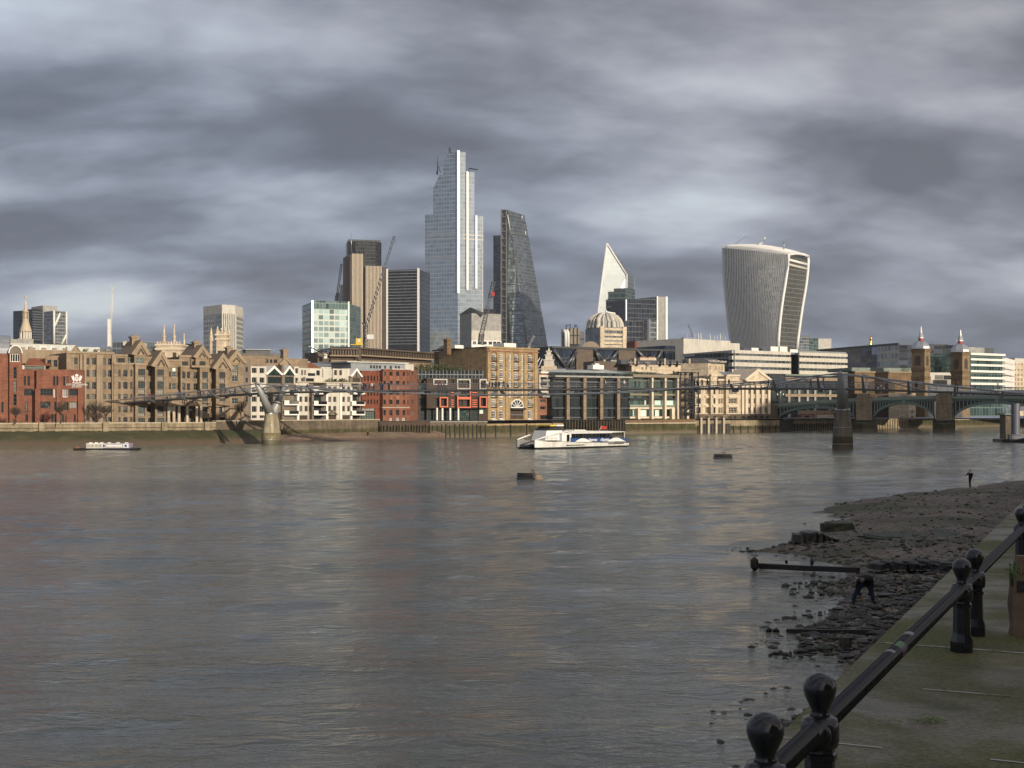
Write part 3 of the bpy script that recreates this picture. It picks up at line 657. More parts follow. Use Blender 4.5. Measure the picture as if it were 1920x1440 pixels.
front(t, b, w2, 290, 665, 732, None, [(420, 437), (446, 463), (500, 516), (527, 543)], [(786, 860)], 'red_brick', 'slit', o=0, back=16, rev=.45,
      extra=[(320, 884, 416, 938, 'wide'), (424, 886, 462, 952, 'whitewide'), (497, 886, 542, 952, 'whitewide'), (548, 886, 624, 938, 'wide'), (320, 988, 400, 1040, 'wide'), (424, 990, 462, 1060, 'brown'), (505, 990, 543, 1060, 'brown'), (548, 988, 620, 1040, 'panel'),
             (328, 1090, 350, 1160, 'slit'), (407, 1086, 424, 1150, 'slit'), (430, 1086, 447, 1150, 'slit'), (490, 1086, 506, 1150, 'slit'), (512, 1086, 528, 1150, 'slit'), (584, 1090, 601, 1146, 'slit')])
for x in (300, 470, 640): u = w2.U(x); b.wb(w2, u - .5, u + .5, GZ, w2.Z(885, 470), 0, .5, 'red_brick')
b.build('wall', t)
b = MB(); uc = (u0 + u1) / 2; r = (u1 - u0) / 2
arc = [(uc + math.cos(a) * r, z1 + math.sin(a) * r * 1.25) for a in np.linspace(0, math.pi, 15)]
b.face([w.pt(u, z, 1.0) for u, z in arc], 'grey_brown')
for (ua, za), (ub, zb) in zip(arc, arc[1:]):
    f = lambda u, z, s: (uc + (u - uc) * s, z1 + (z - z1) * s)
    A, B, C, D = f(ua, za, 1.0), f(ub, zb, 1.0), f(ub, zb, 1.16), f(ua, za, 1.16)
    q = [w.pt(*p, 1.3) for p in (B, A, D, C)] + [w.pt(*p, .6) for p in (B, A, D, C)]
    b.mesh(q, ((3, 2, 1, 0), (4, 5, 6, 7), (0, 1, 5, 4), (2, 3, 7, 6)), 'white_paint')
b.build('arched_gable', t)
b = MB(); ul = w.U(-60); n = 12
for i in range(n):   # barrel roof running left behind the gable
    a0, a1 = math.pi * i / n, math.pi * (i + 1) / n; p = lambda a, u: w.pt(u, w.Z(604, 40) + math.sin(a) * 4.3, -8 + math.cos(a) * -8 if False else -8 - math.cos(math.pi - a) * 8 * -1)
    b.face([p(a0, ul), p(a0, w.U(76)), p(a1, w.U(76)), p(a1, ul)], 'zinc_roof', True)
b.build('roof', t)
b = MB(); b.wb(w2, w2.U(172), w2.U(330), w2.Z(728, 250), w2.Z(698, 250), -6, -5, 'green_curtain'); zb = w2.Z(697, 250); zt = w2.Z(625, 250)
b.mesh([w2.pt(w2.U(172), zb, -4.6), w2.pt(w2.U(400), zb, -4.6), w2.pt(w2.U(345), zt, -13), w2.pt(w2.U(172), zt, -13)], ((0, 1, 2, 3),), 'red_roof'); b.build('rooflight', t)
# white civic crest and the words under it
cr_u, cr_z = w2.U(610), w2.Z(812, 610)
b = MB()
def blob(pts, o=.18, m='white_gloss'): b.face([w2.pt(cr_u + u * .72, cr_z + .15 + z * .72, o) for u, z in pts], m)
blob([(-.55, .55), (-.55, -.3), (0, -1.0), (.55, -.3), (.55, .55)][::-1][::-1]); blob([(-.35, .7), (.35, .7), (.5, 1.15), (0, 1.6), (-.5, 1.15)])
for s in (-1, 1):
    P = [(s * .65, -.75), (s * 1.0, -.7), (s * 1.25, -.2), (s * 1.45, .3), (s * 1.6, .95), (s * 1.2, .75), (s * 1.0, 1.25), (s * .75, .6), (s * .62, .1)]
    blob(P if s > 0 else P[::-1]); P = [(s * .7, -1.25), (s * 1.25, -1.3), (s * 1.15, -.95), (s * .75, -.9)]; blob(P if s > 0 else P[::-1])
blob([(-.6, -1.1), (.6, -1.1), (.5, -1.35), (-.5, -1.35)][::-1])
blob([(-.06, -.75), (.06, -.75), (.06, .5), (-.06, .5)], .2, 'red_paint'); blob([(-.5, .05), (.5, .05), (.5, .17), (-.5, .17)], .2, 'red_paint'); b.build('crest', t)
def text_on(parent, txt, w, u, z, size, o, mat, name='lettering'):
    cu = bpy.data.curves.new(name, 'FONT'); cu.body = txt; cu.size = size; cu.align_x = 'CENTER'; cu.extrude = .02; cu.offset = size * .015
    ob = bpy.data.objects.new(name, cu); COL.objects.link(ob); dg = bpy.context.evaluated_depsgraph_get(); dg.update()
    me = bpy.data.meshes.new_from_object(ob.evaluated_get(dg)); bpy.data.objects.remove(ob); me.materials.clear(); me.materials.append(M[mat]); me.name = name
    o2 = bpy.data.objects.new(name, me); COL.objects.link(o2); o2.parent = parent
    p = w.pt(u, z, o); o2.matrix_basis = parent.matrix_basis.inverted() @ Matrix.Translation(p) @ Matrix.Rotation(w.ang, 4, 'Z') @ Matrix.Rotation(R(90), 4, 'X'); return o2
text_on(t, 'CITY OF LONDON', w2, cr_u, w2.Z(858, 610), .52, .15, 'white_gloss'); text_on(t, 'SCHOOL', w2, cr_u, w2.Z(873, 610), .52, .15, 'white_gloss')

# B. tan stone office with gables and tall chimneys
w = Wall(2, -140, 291, 1775, 315)
t = thing('stone_office', 'long tan stone office with pointed gables, tall chimneys and projecting window bays', 'building', base(w, 800))
R5 = [(505, 575), (628, 700), (755, 828), (880, 932), (1005, 1072)]
b = MB()
front(t, b, w, -140, 350, 456, None, [(-130, -95), (-60, -25), (60, 98), (126, 164), (228, 266), (292, 331)], R5 + [(1120, 1165)], 'tan_stone', 'dark', xr=100, skip=[(i, j) for i in (0, 1) for j in range(1, 6)] + [(0, 0)])
for x in (15, 38, 186, 206, 345): u = w.U(x); b.wb(w, u - .45, u + .45, GZ, w.Z(470, 100), 0, .55, 'tan_trim')
front(t, b, w, 350, 575, 482, None, [(388, 466, 'wide'), (497, 541, 'green')], [(505, 570)], 'tan_stone', o=-1.5, xr=480)
front(t, b, w, 350, 575, 572, None, [(398, 421), (450, 493), (521, 544)], R5[1:] + [(1120, 1168)], 'tan_stone', o=.8, xr=480, back=3)
front(t, b, w, 575, 690, 580, None, [(604, 676, 'big')], [(622, 690), (750, 822), (880, 905), (1005, 1072), (1128, 1172)], 'tan_stone', o=2.0, xr=640, back=4, extra=[(606, 696, 675, 740, 'panel'), (606, 828, 675, 872, 'panel'), (606, 1075, 675, 1112, 'panel')])
front(t, b, w, 565, 705, 480, 580, [(583, 657, 'green')], [(503, 562)], 'tan_stone', o=.5, xr=640)
front(t, b, w, 690, 780, 490, None, [(708, 753)], [(622, 692), (752, 822), (880, 905), (1005, 1072), (1128, 1172)], 'tan_stone', o=-.6, xr=730)
front(t, b, w, 780, 905, 604, None, [(802, 869, 'big')], [(628, 692), (752, 826), (1005, 1072), (1128, 1172)], 'tan_stone', o=2.2, xr=840, back=4, extra=[(804, 698, 868, 744, 'panel'), (804, 832, 868, 890, 'panel'), (804, 1075, 868, 1112, 'panel')])
front(t, b, w, 905, 1050, 535, None, [(925, 944, 'slit'), (958, 1001, 'green'), (1012, 1028, 'slit')], [(645, 700), (765, 830), (880, 905)], 'tan_stone', o=-.8, xr=980, extra=[(930, 1010, 1002, 1072, 'lit'), (935, 1090, 1028, 1168, 'open'), (960, 604, 998, 642, 'lit')])
front(t, b, w, 1030, 1150, 490, None, [(1060, 1124, 'wide')], [(540, 592)], 'tan_stone', o=-1.0, xr=1090)
front(t, b, w, 1045, 1160, 602, None, [(1062, 1094), (1111, 1142)], [(648, 718), (768, 838), (880, 905)], 'tan_stone', o=.8, xr=1100, back=3, extra=[(1045, 1000, 1110, 1170, 'open'), (1140, 920, 1215, 1170, 'big')])
front(t, b, w, 1150, 1245, 492, None, [(1160, 1196)], [(540, 592)], 'tan_stone', o=-.5, xr=1200)
front(t, b, w, 1160, 1245, 602, None, [(1180, 1221)], [(652, 718), (770, 838), (1010, 1075), (1130, 1170)], 'tan_stone', o=.2, xr=1200, back=3)
front(t, b, w, 1245, 1345, 604, None, [(1268, 1327, 'big')], [(652, 716), (770, 828), (922, 955), (1010, 1075), (1130, 1170)], 'tan_stone', o=1.8, xr=1300, back=4, extra=[(1270, 722, 1326, 762, 'panel'), (1270, 960, 1326, 1004, 'panel')])
front(t, b, w, 1200, 1340, 510, 604, [(1240, 1302, 'wide')], [(540, 588)], 'tan_stone', o=.4, xr=1270)
front(t, b, w, 1345, 1412, 520, None, [(1362, 1401)], [(652, 716), (770, 838), (922, 955), (1010, 1075), (1130, 1170)], 'tan_stone', o=-.4, xr=1380)
front(t, b, w, 1412, 1555, 628, None, [(1447, 1507, 'big')], [(655, 718), (772, 830), (925, 955), (1010, 1075), (1120, 1165)], 'tan_stone', o=2.0, xr=1480, back=4, extra=[(1448, 724, 1506, 766, 'panel'), (1480, 1012, 1506, 1070, 'lit')])
front(t, b, w, 1555, 1700, 560, None, [(1580, 1640, 'green')], [(580, 640), (690, 748), (920, 980)], 'tan_stone', o=.3, xr=1620, extra=[(1578, 645, 1640, 688, 'panel')])
front(t, b, w, 1700, 1775, 520, None, [(1720, 1742, 'slit')], [(600, 650), (710, 760), (900, 960)], 'grey_brown', o=-.8, xr=1740)  # end wall's shade put into a darker grey brown
b.build('wall', t)
for x0, x1, ye, ya, o, xr, bk in ((575, 690, 480, 372, .6, 632, 9), (780, 905, 604, 482, 2.3, 842, 10), (1215, 1322, 510, 420, .5, 1265, 9), (1412, 1555, 628, 508, 2.1, 1480, 10), (1560, 1690, 560, 470, .4, 1625, 9)):
    b = MB(); b.gable(w, w.U(x0, o), w.U(x1, o), w.Z(ye, xr), w.Z(ya, xr), o, bk, 'tan_trim', 'tan_trim', .9)
    u = (w.U(x0, o) + w.U(x1, o)) / 2; h = w.Z(ya, xr) - w.Z(ye, xr); wd = (w.U(x1, o) - w.U(x0, o)) * .28   # recessed inner triangle outlined by mouldings
    for s in (-1, 1): b.tube([w.pt(u + s * wd, w.Z(ye, xr) + .3, o + .1), w.pt(u, w.Z(ye, xr) + h * .62, o + .1)], .2, 4, 'brown_panel')
    b.build('gable', t)
w0 = Wall(1, 360, 291, 680, 293)
b = MB(); front(t, b, w0, 360, 665, 615, 740, [(375, 406), (425, 456), (478, 508)], [(650, 706)], 'tan_stone', o=-4, xr=450, extra=[(560, 700, 636, 726, 'panel')])
b.build('wall', t); b = MB(); b.gable(w0, w0.U(515), w0.U(655), w0.Z(705, 590), w0.Z(585, 590), -3.5, 12, 'tan_trim', 'tan_trim', 1.0)
b.face([w0.pt(w0.U(555), w0.Z(702, 590), -3.4), w0.pt(w0.U(630), w0.Z(702, 590), -3.4), w0.pt(w0.U(592), w0.Z(640, 590), -3.4)], 'green_glass'); b.build('gable', t)
def chimney(t, w, x0, x1, yt, yb, o, mat, cap=True, name='chimney'):
    b = MB(); u0, u1 = w.U(x0), w.U(x1); xm = (x0 + x1) / 2; zt = w.Z(yt, xm); zb = w.Z(yb, xm); h = zt - zb; d = u1 - u0
    b.wb(w, u0 + .1, u1 - .1, zb - 2, zt - h * .22, o - d, o, mat); b.wb(w, u0 - .15, u1 + .15, zt - h * .22, zt - h * .1, o - d - .2, o + .2, mat)
    um = (u0 + u1) / 2; q = [w.pt(u0, zt - h * .1, o), w.pt(u1, zt - h * .1, o), w.pt(u1, zt - h * .1, o - d), w.pt(u0, zt - h * .1, o - d)]; tip = w.pt(um, zt + .25, o - d / 2)
    b.mesh(q + [tip], ((0, 1, 4), (1, 2, 4), (2, 3, 4), (3, 0, 4)), mat); return b.build(name, t)
for x0, x1, yt, yb in ((580, 660, 262, 385), (1232, 1302, 320, 430), (1577, 1637, 378, 480)): chimney(t, w, x0, x1, yt, yb, -3, 'tan_trim')
# string courses, parapets, roof terraces
for x0, x1, y, o in ((-140, 350, 456, 0), (350, 575, 572, .8), (575, 690, 582, 2.0), (905, 1050, 535, -.8), (1045, 1160, 602, .8), (1160, 1345, 602, 1.8), (350, 575, 482, -1.5), (1030, 1150, 490, -1.0)):
    b = MB(); z = w.Z(y, (x0 + x1) / 2); b.wb(w, w.U(x0, o) - .1, w.U(x1, o) + .1, z - .1, z + .35, o - .4, o + .25, 'tan_trim'); b.build('cornice', t)
# pointed porch with columns
b = MB(); o = 3.2; z0, zt = w.Z(1005, 1090), w.Z(905, 1090)
b.facade(w, w.U(915, o), w.U(1265, o), z0, zt, [], 'tan_trim', o); b.vol(w, w.U(915, o), w.U(1265, o), z0, zt, -.2, 'tan_trim', None, o); b.face([w.pt(w.U(1125, o), z0, o + .05), w.pt(w.U(1220, o), z0, o + .05), w.pt(w.U(1172, o), zt - .9, o + .05)], 'dark_brick')
for x in (1118, 1172): 
    b.tube([w.pt(w.U(1112, o), z0, o + .2), w.pt(w.U(1172, o), zt + .1, o + .2), w.pt(w.U(1232, o), z0, o + .2)], .3, 4, 'tan_trim')
b.build('porch', t)
for x in (925, 980, 1033, 1118, 1218, 1262):
    b = MB(); p = w.pt(w.U(x, o), 0, o - .35); b.frus((p.x, p.y), .36, .33, GZ - .1, z0, 10, 'cream_stone'); b.build('column', t)
# long pale green roof ridge over the west wing
b = MB()
w1 = Wall(1, 60, 300, 960, 312)
for x0, x1, y0, y1, o in ((130, 590, 530, 560, -6), (560, 820, 548, 575, -4), (810, 950, 560, 590, -8)):
    zt, zb = w1.Z(y0, (x0 + x1) / 2), w1.Z(y1, (x0 + x1) / 2) - 3; b.wb(w1, w1.U(x0), w1.U(x1), zb, zt, o - 8, o, 'pale_roof' if x0 != 810 else 'flat_roof')
b.wb(w1, w1.U(170), w1.U(560), w1.Z(575, 400) - 3.5, w1.Z(575, 400), -4, -1.5, 'tan_trim'); b.wb(w1, w1.U(240), w1.U(270), w1.Z(575, 400), w1.Z(548, 300), -3, -2, 'tan_trim')
for i in range(9): u = w1.U(180 + i * 85); b.wb(w1, u, u + .9, w1.Z(570, 400), w1.Z(556, 400), -3.5, -2.6, 'tan_trim')
b.build('roof', t)
# C. white and brown flats
w = Wall(3, 160, 317, 1360, 341)
t = thing('riverside_flats', 'white rendered flats with brown strips, stacked balconies and small pointed gables', 'building', base(w, 700))
b = MB(); RC = [(498, 552), (596, 652), (700, 750), (795, 850), (895, 956)]
front(t, b, w, 165, 330, 482, None, [(179, 229), (259, 309)], RC + [(990, 1020)], 'white_render', 'brown', xr=240, back=12)
front(t, b, w, 330, 490, 575, None, [(345, 478, 'big')], [(592, 658)], 'grey_brown', o=-.3, xr=410, back=12, extra=[(345, 770, 400, 955, 'wide'), (350, 960, 480, 1045, 'open')])
front(t, b, w, 490, 512, 470, None, [], [], 'grey_brown', o=.2)
front(t, b, w, 512, 618, 575, None, [(522, 608, 'big')], [(592, 655)], 'grey_brown', o=-.3, xr=565, back=12)
front(t, b, w, 618, 668, 484, 720, [(629, 660)], [(500, 556), (600, 655)], 'white_render', 'brown', xr=640, back=12)
def balc_col(x0, x1, ys, door0, doorw):
    front(t, b, w, x0, x1, ys[0], None, [(x0 + 8, (x0 + x1) / 2 + 10, 'big'), ((x0 + x1) / 2 + 18, x1 - 22, 'wide')], [(ys[0] + 40, ys[0] + 75)] + [(y, y + 58) for y in ys[1:]], 'grey_brown', o=-1.4, back=12, xr=(x0 + x1) / 2)
balc_col(500, 665, (660, 795, 890, 985), 0, 0); balc_col(815, 958, (700, 795, 890, 985), 0, 0); balc_col(1210, 1310, (655, 795, 890, 985), 0, 0)
front(t, b, w, 662, 768, 652, None, [(671, 703), (727, 760)], [(690, 740), (795, 852), (893, 950)], 'white_render', 'brown', xr=715, back=12, extra=[(672, 990, 758, 1048, 'open')])
front(t, b, w, 768, 818, 652, None, [(772, 796, 'slit')], [(800, 850), (895, 950)], 'grey_brown', o=-.5, xr=790, back=12)
front(t, b, w, 955, 1095, 652, None, [(972, 1003), (1024, 1056)], [(690, 740), (797, 852), (893, 950)], 'white_render', 'brown', xr=1020, back=12, extra=[(976, 988, 1056, 1048, 'open')])
front(t, b, w, 1095, 1112, 652, None, [], [], 'grey_brown', o=.25, back=12)
front(t, b, w, 1112, 1212, 652, None, [(1117, 1146), (1169, 1198)], [(690, 740), (797, 852), (893, 950)], 'white_render', 'brown', xr=1160, back=12, extra=[(1118, 988, 1196, 1048, 'open')])
# set-back upper storeys
front(t, b, w, 668, 930, 494, 720, [(690, 712), (722, 740), (848, 886, 'wide')], [(515, 568)], 'light_concrete', 'brown', o=-5, xr=800, back=10, extra=[(735, 600, 826, 640, 'wide'), (760, 545, 838, 575, 'wide')])
front(t, b, w, 735, 930, 590, 720, [(740, 825, 'wide')], [(602, 642)], 'white_render', o=-3, xr=830, back=4)
front(t, b, w, 920, 1010, 500, 720, [], [], 'light_concrete', o=-4.5, back=10)
front(t, b, w, 1022, 1195, 500, 720, [(1033, 1064), (1087, 1116)], [(514, 570), (606, 645)], 'white_render', 'brown', o=-4, xr=1080, back=10)
front(t, b, w, 1195, 1312, 590, 720, [(1225, 1300, 'open')], [(600, 650)], 'grey_brown', o=-3.5, xr=1260, back=10)
b.build('wall', t)
for x0, x1, ye, ya, o in ((330, 482, 572, 490, 0), (510, 618, 572, 490, 0), (1212, 1312, 588, 510, -3.2)):
    b = MB(); xm = (x0 + x1) / 2; b.gable(w, w.U(x0 + 8, o), w.U(x1 - 8, o), w.Z(ye, xm), w.Z(ya + 12, xm), o, 9, 'green_glass' if o == 0 else 'grey_brown', 'white_paint', .55)
    um = w.U(xm, o); b.tube([w.pt(um, w.Z(ye, xm), o + .1), w.pt(um, w.Z(ya + 14, xm), o + .1)], .12, 4, 'dark_metal'); b.build('gable', t)
b = MB(); b.gable(w, w.U(990, .3), w.U(1042, .3), w.Z(988, 1015), w.Z(955, 1015), .6, 0, 'grey_brown', 'grey_brown', .4); b.build('door_canopy', t)
for x0, x1, ys in ((510, 665, (745, 858, 962)), (818, 958, (745, 862, 962)), (1212, 1348, (745, 862, 962))):
    for y in ys:
        b = MB(); xm = (x0 + x1) / 2; z = w.Z(y + 22, xm); u0, u1 = w.U(x0, .8), w.U(x1, .8)
        b.wb(w, u0, u1, z - .12, z + .18, -1.4, 1.1, 'white_paint'); b.wb(w, u0, u0 + (u1 - u0) * .32, z + .18, z + 1.05, .9, 1.1, 'white_paint'); b.wb(w, u1 - .15, u1, z + .18, z + .9, -1.3, 1.1, 'white_paint')
        b.wb(w, u0 + (u1 - u0) * .32, u1 - .15, z + .22, z + .85, .98, 1.02, 'window_glass'); b.wb(w, u0 + (u1 - u0) * .32, u1, z + .88, z + .96, .95, 1.05, 'dark_metal'); b.build('balcony', t)
b = MB(); z = w.Z(655, 1000)
b.wb(w, w.U(640), w.U(1312), z, z + .3, -3, .3, 'pale_coping'); b.build('terrace_edge', t)
for x in (505, 660, 812, 960, 1105, 1212):
    b = MB(); u = w.U(x, .3); b.wb(w, u - .3, u + .3, GZ, w.Z(700, x), -1.4, .35, 'white_paint' if x not in (812, 505) else 'grey_brown'); b.build('pilaster', t)
# roofs behind and beside the flats: plant deck, chimney and red roof
t = thing('stone_annexe', 'low tan stone block with a square chimney behind the white gabled flats', 'building', base(Wall(3, 85, 335, 660, 345), 300)); w = Wall(3, 60, 338, 760, 350); b = MB()
front(t, b, w, 60, 470, 375, None, [(322, 352), (365, 392), (405, 440)], [(408, 445)], 'tan_stone', xr=300); front(t, b, w, 470, 760, 400, None, [], [], 'tan_stone')
b.build('wall', t); chimney(t, w, 493, 550, 300, 395, .5, 'tan_trim')
b = MB(); b.gable(w, w.U(475), w.U(565), w.Z(470, 520), w.Z(410, 520), .4, 8, 'tan_trim', 'tan_trim', .6); b.build('gable', t)
t = thing('flat_roofed_office', 'low dark plant house on a flat roof above the stone annexe chimney', 'building', base(Wall(3, 100, 520, 370, 520), 200)); w = Wall(3, 60, 520, 500, 525); b = MB()
front(t, b, w, 60, 500, 345, None, [], [], 'flat_roof'); front(t, b, w, 115, 372, 308, 345, [], [], 'dark_metal', o=-2); b.build('wall', t)
b = MB(); b.wb(w, w.U(110), w.U(380), w.Z(308, 240), w.Z(302, 240), -16, -1, 'pale_roof'); b.tube([w.pt(w.U(420), w.Z(345, 420), -3), w.pt(w.U(420), w.Z(275, 420), -3)], .1, 4, 'steel'); b.build('roof', t)

# D. red brick block with bowed corner and grey top storey
w = Wall(4, 30, 352, 480, 362); t = thing('red_brick_flats', 'tall red brick flats with a rounded corner and pale grey metal top storey', 'building', base(w, 300)); b = MB()
RD = [(480, 516), (563, 602), (655, 692), (738, 778)]
front(t, b, w, 40, 235, 468, None, [(60, 74, 'slit'), (92, 106, 'slit'), (122, 136, 'slit'), (150, 164, 'slit'), (178, 192, 'slit'), (206, 220, 'slit')], [(515, 560), (655, 700), (735, 775)], 'dark_red_brick', o=-1.5, xr=140, extra=[(40, 812, 165, 838, 'panel'), (40, 842, 165, 918, 'big')])  # left face's shade painted in with darker brick
front(t, b, w, 235, 480, 468, None, [(242, 262, 'slit'), (295, 324, 'wide'), (357, 386, 'wide'), (418, 440, 'wide'), (460, 478, 'slit')], RD + [(830, 880)], 'red_brick', o=0, xr=360, extra=[(x0, 902, x1, 932, 'whitewide') for x0, x1 in ((296, 325), (357, 390), (414, 444))])
b.build('wall', t)
b = MB(); w2 = Wall(4, 480, 362, 556, 371); front(t, b, w2, 480, 556, 468, None, [(500, 526, 'brown')], RD + [(835, 890)], 'red_brick', xr=518, back=12); b.build('wall', t)
for x0, x1 in ((295, 324), (357, 386)):
    for y0, y1 in ((520, 560), (696, 736), (782, 800), (606, 650)):
        b = MB(); b.wb(w, w.U(x0), w.U(x1), w.Z(y1, 340), w.Z(y0, 340), .02, .12, 'orange_brick'); b.build('spandrel', t)
b = MB(); z = w.Z(808, 350); b.wb(w, w.U(225), w.U(480), z - .12, z + .12, 0, .2, 'pale_coping'); b.build('string_course', t)
b = MB(); z = w.Z(468, 300); b.wb(w, w.U(235) - .2, w.U(480) + .2, z, z + .4, -.6, .35, 'red_brick'); b.build('parapet', t)
wr = Wall(4, -60, 353, 500, 366); b = MB(); front(t, b, wr, -60, 440, 396, 470, [(x, x + 18, 'slit') for x in (118, 145, 172, 200, 246, 300, 346, 374)], [(418, 446)], 'zinc_roof', o=-2.5, xr=250, roof='zinc_roof', back=12)
front(t, b, wr, 425, 520, 402, 470, [], [], 'light_concrete', o=-4, back=9); b.wb(wr, wr.U(335), wr.U(440), wr.Z(470, 380), wr.Z(450, 380), -2, -.6, 'white_paint'); b.wb(wr, wr.U(-60), wr.U(510), wr.Z(396, 250), wr.Z(386, 250), -15, -1.8, 'pale_roof'); b.build('top_storey', t)
t = thing('red_roofed_house', 'low house with orange red roof behind the white flats', 'house', base(Wall(3, 660, 372, 880, 376), 700)); w = Wall(3, 600, 372, 900, 376); b = MB(); front(t, b, w, 600, 900, 488, None, [], [], 'orange_brick'); b.build('wall', t)
b = MB(); b.mesh([w.pt(w.U(620), w.Z(488, 750), .2), w.pt(w.U(880), w.Z(488, 750), .2), w.pt(w.U(870), w.Z(430, 750), -7), w.pt(w.U(660), w.Z(430, 750), -7)], ((0, 1, 2, 3),), 'red_roof'); b.wb(w, w.U(660), w.U(870), w.Z(432, 750), w.Z(422, 750), -8, -7, 'pale_roof'); b.build('roof', t)
t = thing('grey_roofed_block', 'long low block with pale grey sloping metal roof above the white flats', 'building', base(Wall(3, 860, 378, 1660, 388), 1200)); w = Wall(3, 800, 378, 1700, 388); b = MB(); front(t, b, w, 800, 1320, 490, None, [(x, x + 20) for x in (1100, 1160, 1195, 1230, 1270)], [(470, 488)], 'light_concrete', xr=1100); b.build('wall', t)
b = MB(); b.mesh([w.pt(w.U(800), w.Z(488, 1000), .2), w.pt(w.U(1330), w.Z(465, 1000), .2), w.pt(w.U(1400), w.Z(420, 1000), -8), w.pt(w.U(860), w.Z(440, 1000), -8)], ((0, 1, 2, 3),), 'zinc_roof'); b.build('roof', t)

# E. dark glass flats with orange frames
w = Wall(4, 545, 374, 1210, 378); t = thing('orange_framed_flats', 'dark glass riverside flats with bright orange frames and white ground floor columns', 'building', base(w, 900)); b = MB()
front(t, b, w, 556, 650, 545, None, [(565, 622, 'big')], [(665, 700), (722, 792), (590, 640)], 'dark_brick', o=-2.5, xr=600, extra=[(640 - 60, 815, 640, 930, 'big')])
front(t, b, w, 640, 1200, 545, 815, [(712, 755, 'big'), (770, 830, 'big'), (866, 890, 'slit'), (930, 972, 'big'), (993, 1038, 'big'), (1065, 1080, 'slit'), (1088, 1104, 'slit'), (1135, 1178, 'wide')], [(556, 590), (640, 706), (724, 795)], 'dark_brick', o=0, xr=920)
front(t, b, w, 640, 1200, 812, None, [(650, 720, 'big'), (745, 775, 'big'), (795, 850, 'big'), (868, 925, 'big'), (945, 1040, 'big'), (1050, 1120, 'big')], [(818, 930)], 'dark_brick', o=-1.6, xr=920, extra=[(1128, 816, 1168, 865, 'lit')]); b.build('wall', t)
b = MB(); front(t, b, w, 556, 1195, 462, 545, [], [], 'dark_curtain', o=-3.5, back=12); 
for i in range(20): u = w.U(560 + i * 33, -3.5); b.wb(w, u, u + .12, w.Z(545, 900), w.Z(462, 900), -3.5, -3.3, 'mid_metal')
b.wb(w, w.U(550), w.U(1195), w.Z(505, 900), w.Z(500, 900), -3.6, -3.2, 'mid_metal'); b.build('glass_storey', t)
def wframe(t, w, x0, x1, y0, y1, th, o, mat, name, xr):
    b = MB(); u0, u1, z0, z1 = w.U(x0, o), w.U(x1, o), w.Z(y1, xr), w.Z(y0, xr)
    b.wb(w, u0, u1, z1 - th, z1, 0, o, mat); b.wb(w, u0, u1, z0, z0 + th, 0, o, mat); b.wb(w, u0, u0 + th, z0 + th, z1 - th, 0, o, mat); b.wb(w, u1 - th, u1, z0 + th, z1 - th, 0, o, mat); return b.build(name, t)
for a in ((760, 838, 712, 806, .9, 'orange_paint', 'orange_frame'), (922, 1050, 640, 722, .9, 'orange_paint', 'orange_frame'), (922, 1050, 722, 812, .9, 'orange_paint', 'orange_frame'), (1128, 1200, 706, 808, .9, 'orange_paint', 'orange_frame'), (556, 628, 712, 808, -1.8, 'orange_paint', 'orange_frame'),
          (920, 1046, 545, 640, .5, 'light_concrete', 'white_frame'), (1128, 1198, 545, 640, .5, 'light_concrete', 'white_frame'), (700, 832, 545, 600, .4, 'light_concrete', 'white_frame'), (552, 622, 545, 640, -1.8, 'white_paint', 'white_frame')):
    if a[4] > 0: wframe(t, w, a[0], a[1], a[2], a[3], .34, a[4], a[5], a[6], 920)
for x in (878, 1072, 1096):
    for y in (640, 665, 690, 735, 755, 775, 795):
        b = MB(); b.wb(w, w.U(x - 12), w.U(x + 12), w.Z(y + 9, 920), w.Z(y, 920), .02, .2, 'orange_paint' if y > 650 else 'white_paint'); b.build('coloured_slat', t)
for x in (735, 785, 857, 932):
    b = MB(); p = w.pt(w.U(x, .3), 0, .2); b.frus((p.x, p.y), .3, .3, GZ - .1, w.Z(812, 920), 10, 'white_paint'); b.build('column', t)
b = MB(); z = w.Z(545, 900); b.wb(w, w.U(640), w.U(1200), z, z + .25, -3.5, .3, 'dark_metal'); b.build('terrace_edge', t)

# F. yellow brick warehouse
w = Wall(4, 1195, 380, 1668, 393); t = thing('brick_warehouse', 'tall yellow brick warehouse with white windows, iron balconies and big arched loading door', 'building', base(w, 1400)); b = MB()
RF = [(318, 382), (394, 460), (480, 546), (565, 616), (645, 712), (733, 800), (835, 912)]
cols = [(1238, 1279, 'white'), (1312, 1352, 'white'), (1398, 1421, 'white'), (1446, 1483, 'white'), (1511, 1533, 'white'), (1575, 1611, 'white')]
front(t, b, w, 1195, 1665, 268, None, cols, RF, 'yellow_brick', xr=1430, rev=.35, back=22, skip=[(i, j) for i in (2, 3, 4) for j in (5, 6)], extra=[(1412, 832, 1530, 916, 'open')])
wl = Wall(4, 700, 402, 1195, 380)
front(t, b, wl, 708, 1195, 270, None, [(1046, 1086, 'white'), (1121, 1161, 'white')], [(322, 381), (400, 460)], 'brown_brick', xr=1100, back=1, extra=[(745, 338, 782, 398, 'white'), (822, 332, 857, 398, 'white'), (895, 333, 931, 372, 'white')])  # side face's shade put into its colour with browner brick
b.build('wall', t)
b = MB(); z = w.Z(268, 1430); b.wb(w, -.3, w.L + .2, z - .9, z - .6, 0, .3, 'orange_brick'); b.wb(w, -.35, w.L + .3, z, z + .5, -.8, .4, 'yellow_brick'); b.wb(wl, 0, wl.L, z, z + .45, -.6, .3, 'brown_brick'); b.build('cornice', t)
for x in (1210, 1295, 1375, 1545, 1640):
    b = MB(); u = w.U(x); b.wb(w, u - .4, u + .4, GZ, z - 1.1, 0, .25, 'yellow_brick'); b.build('pilaster', t)
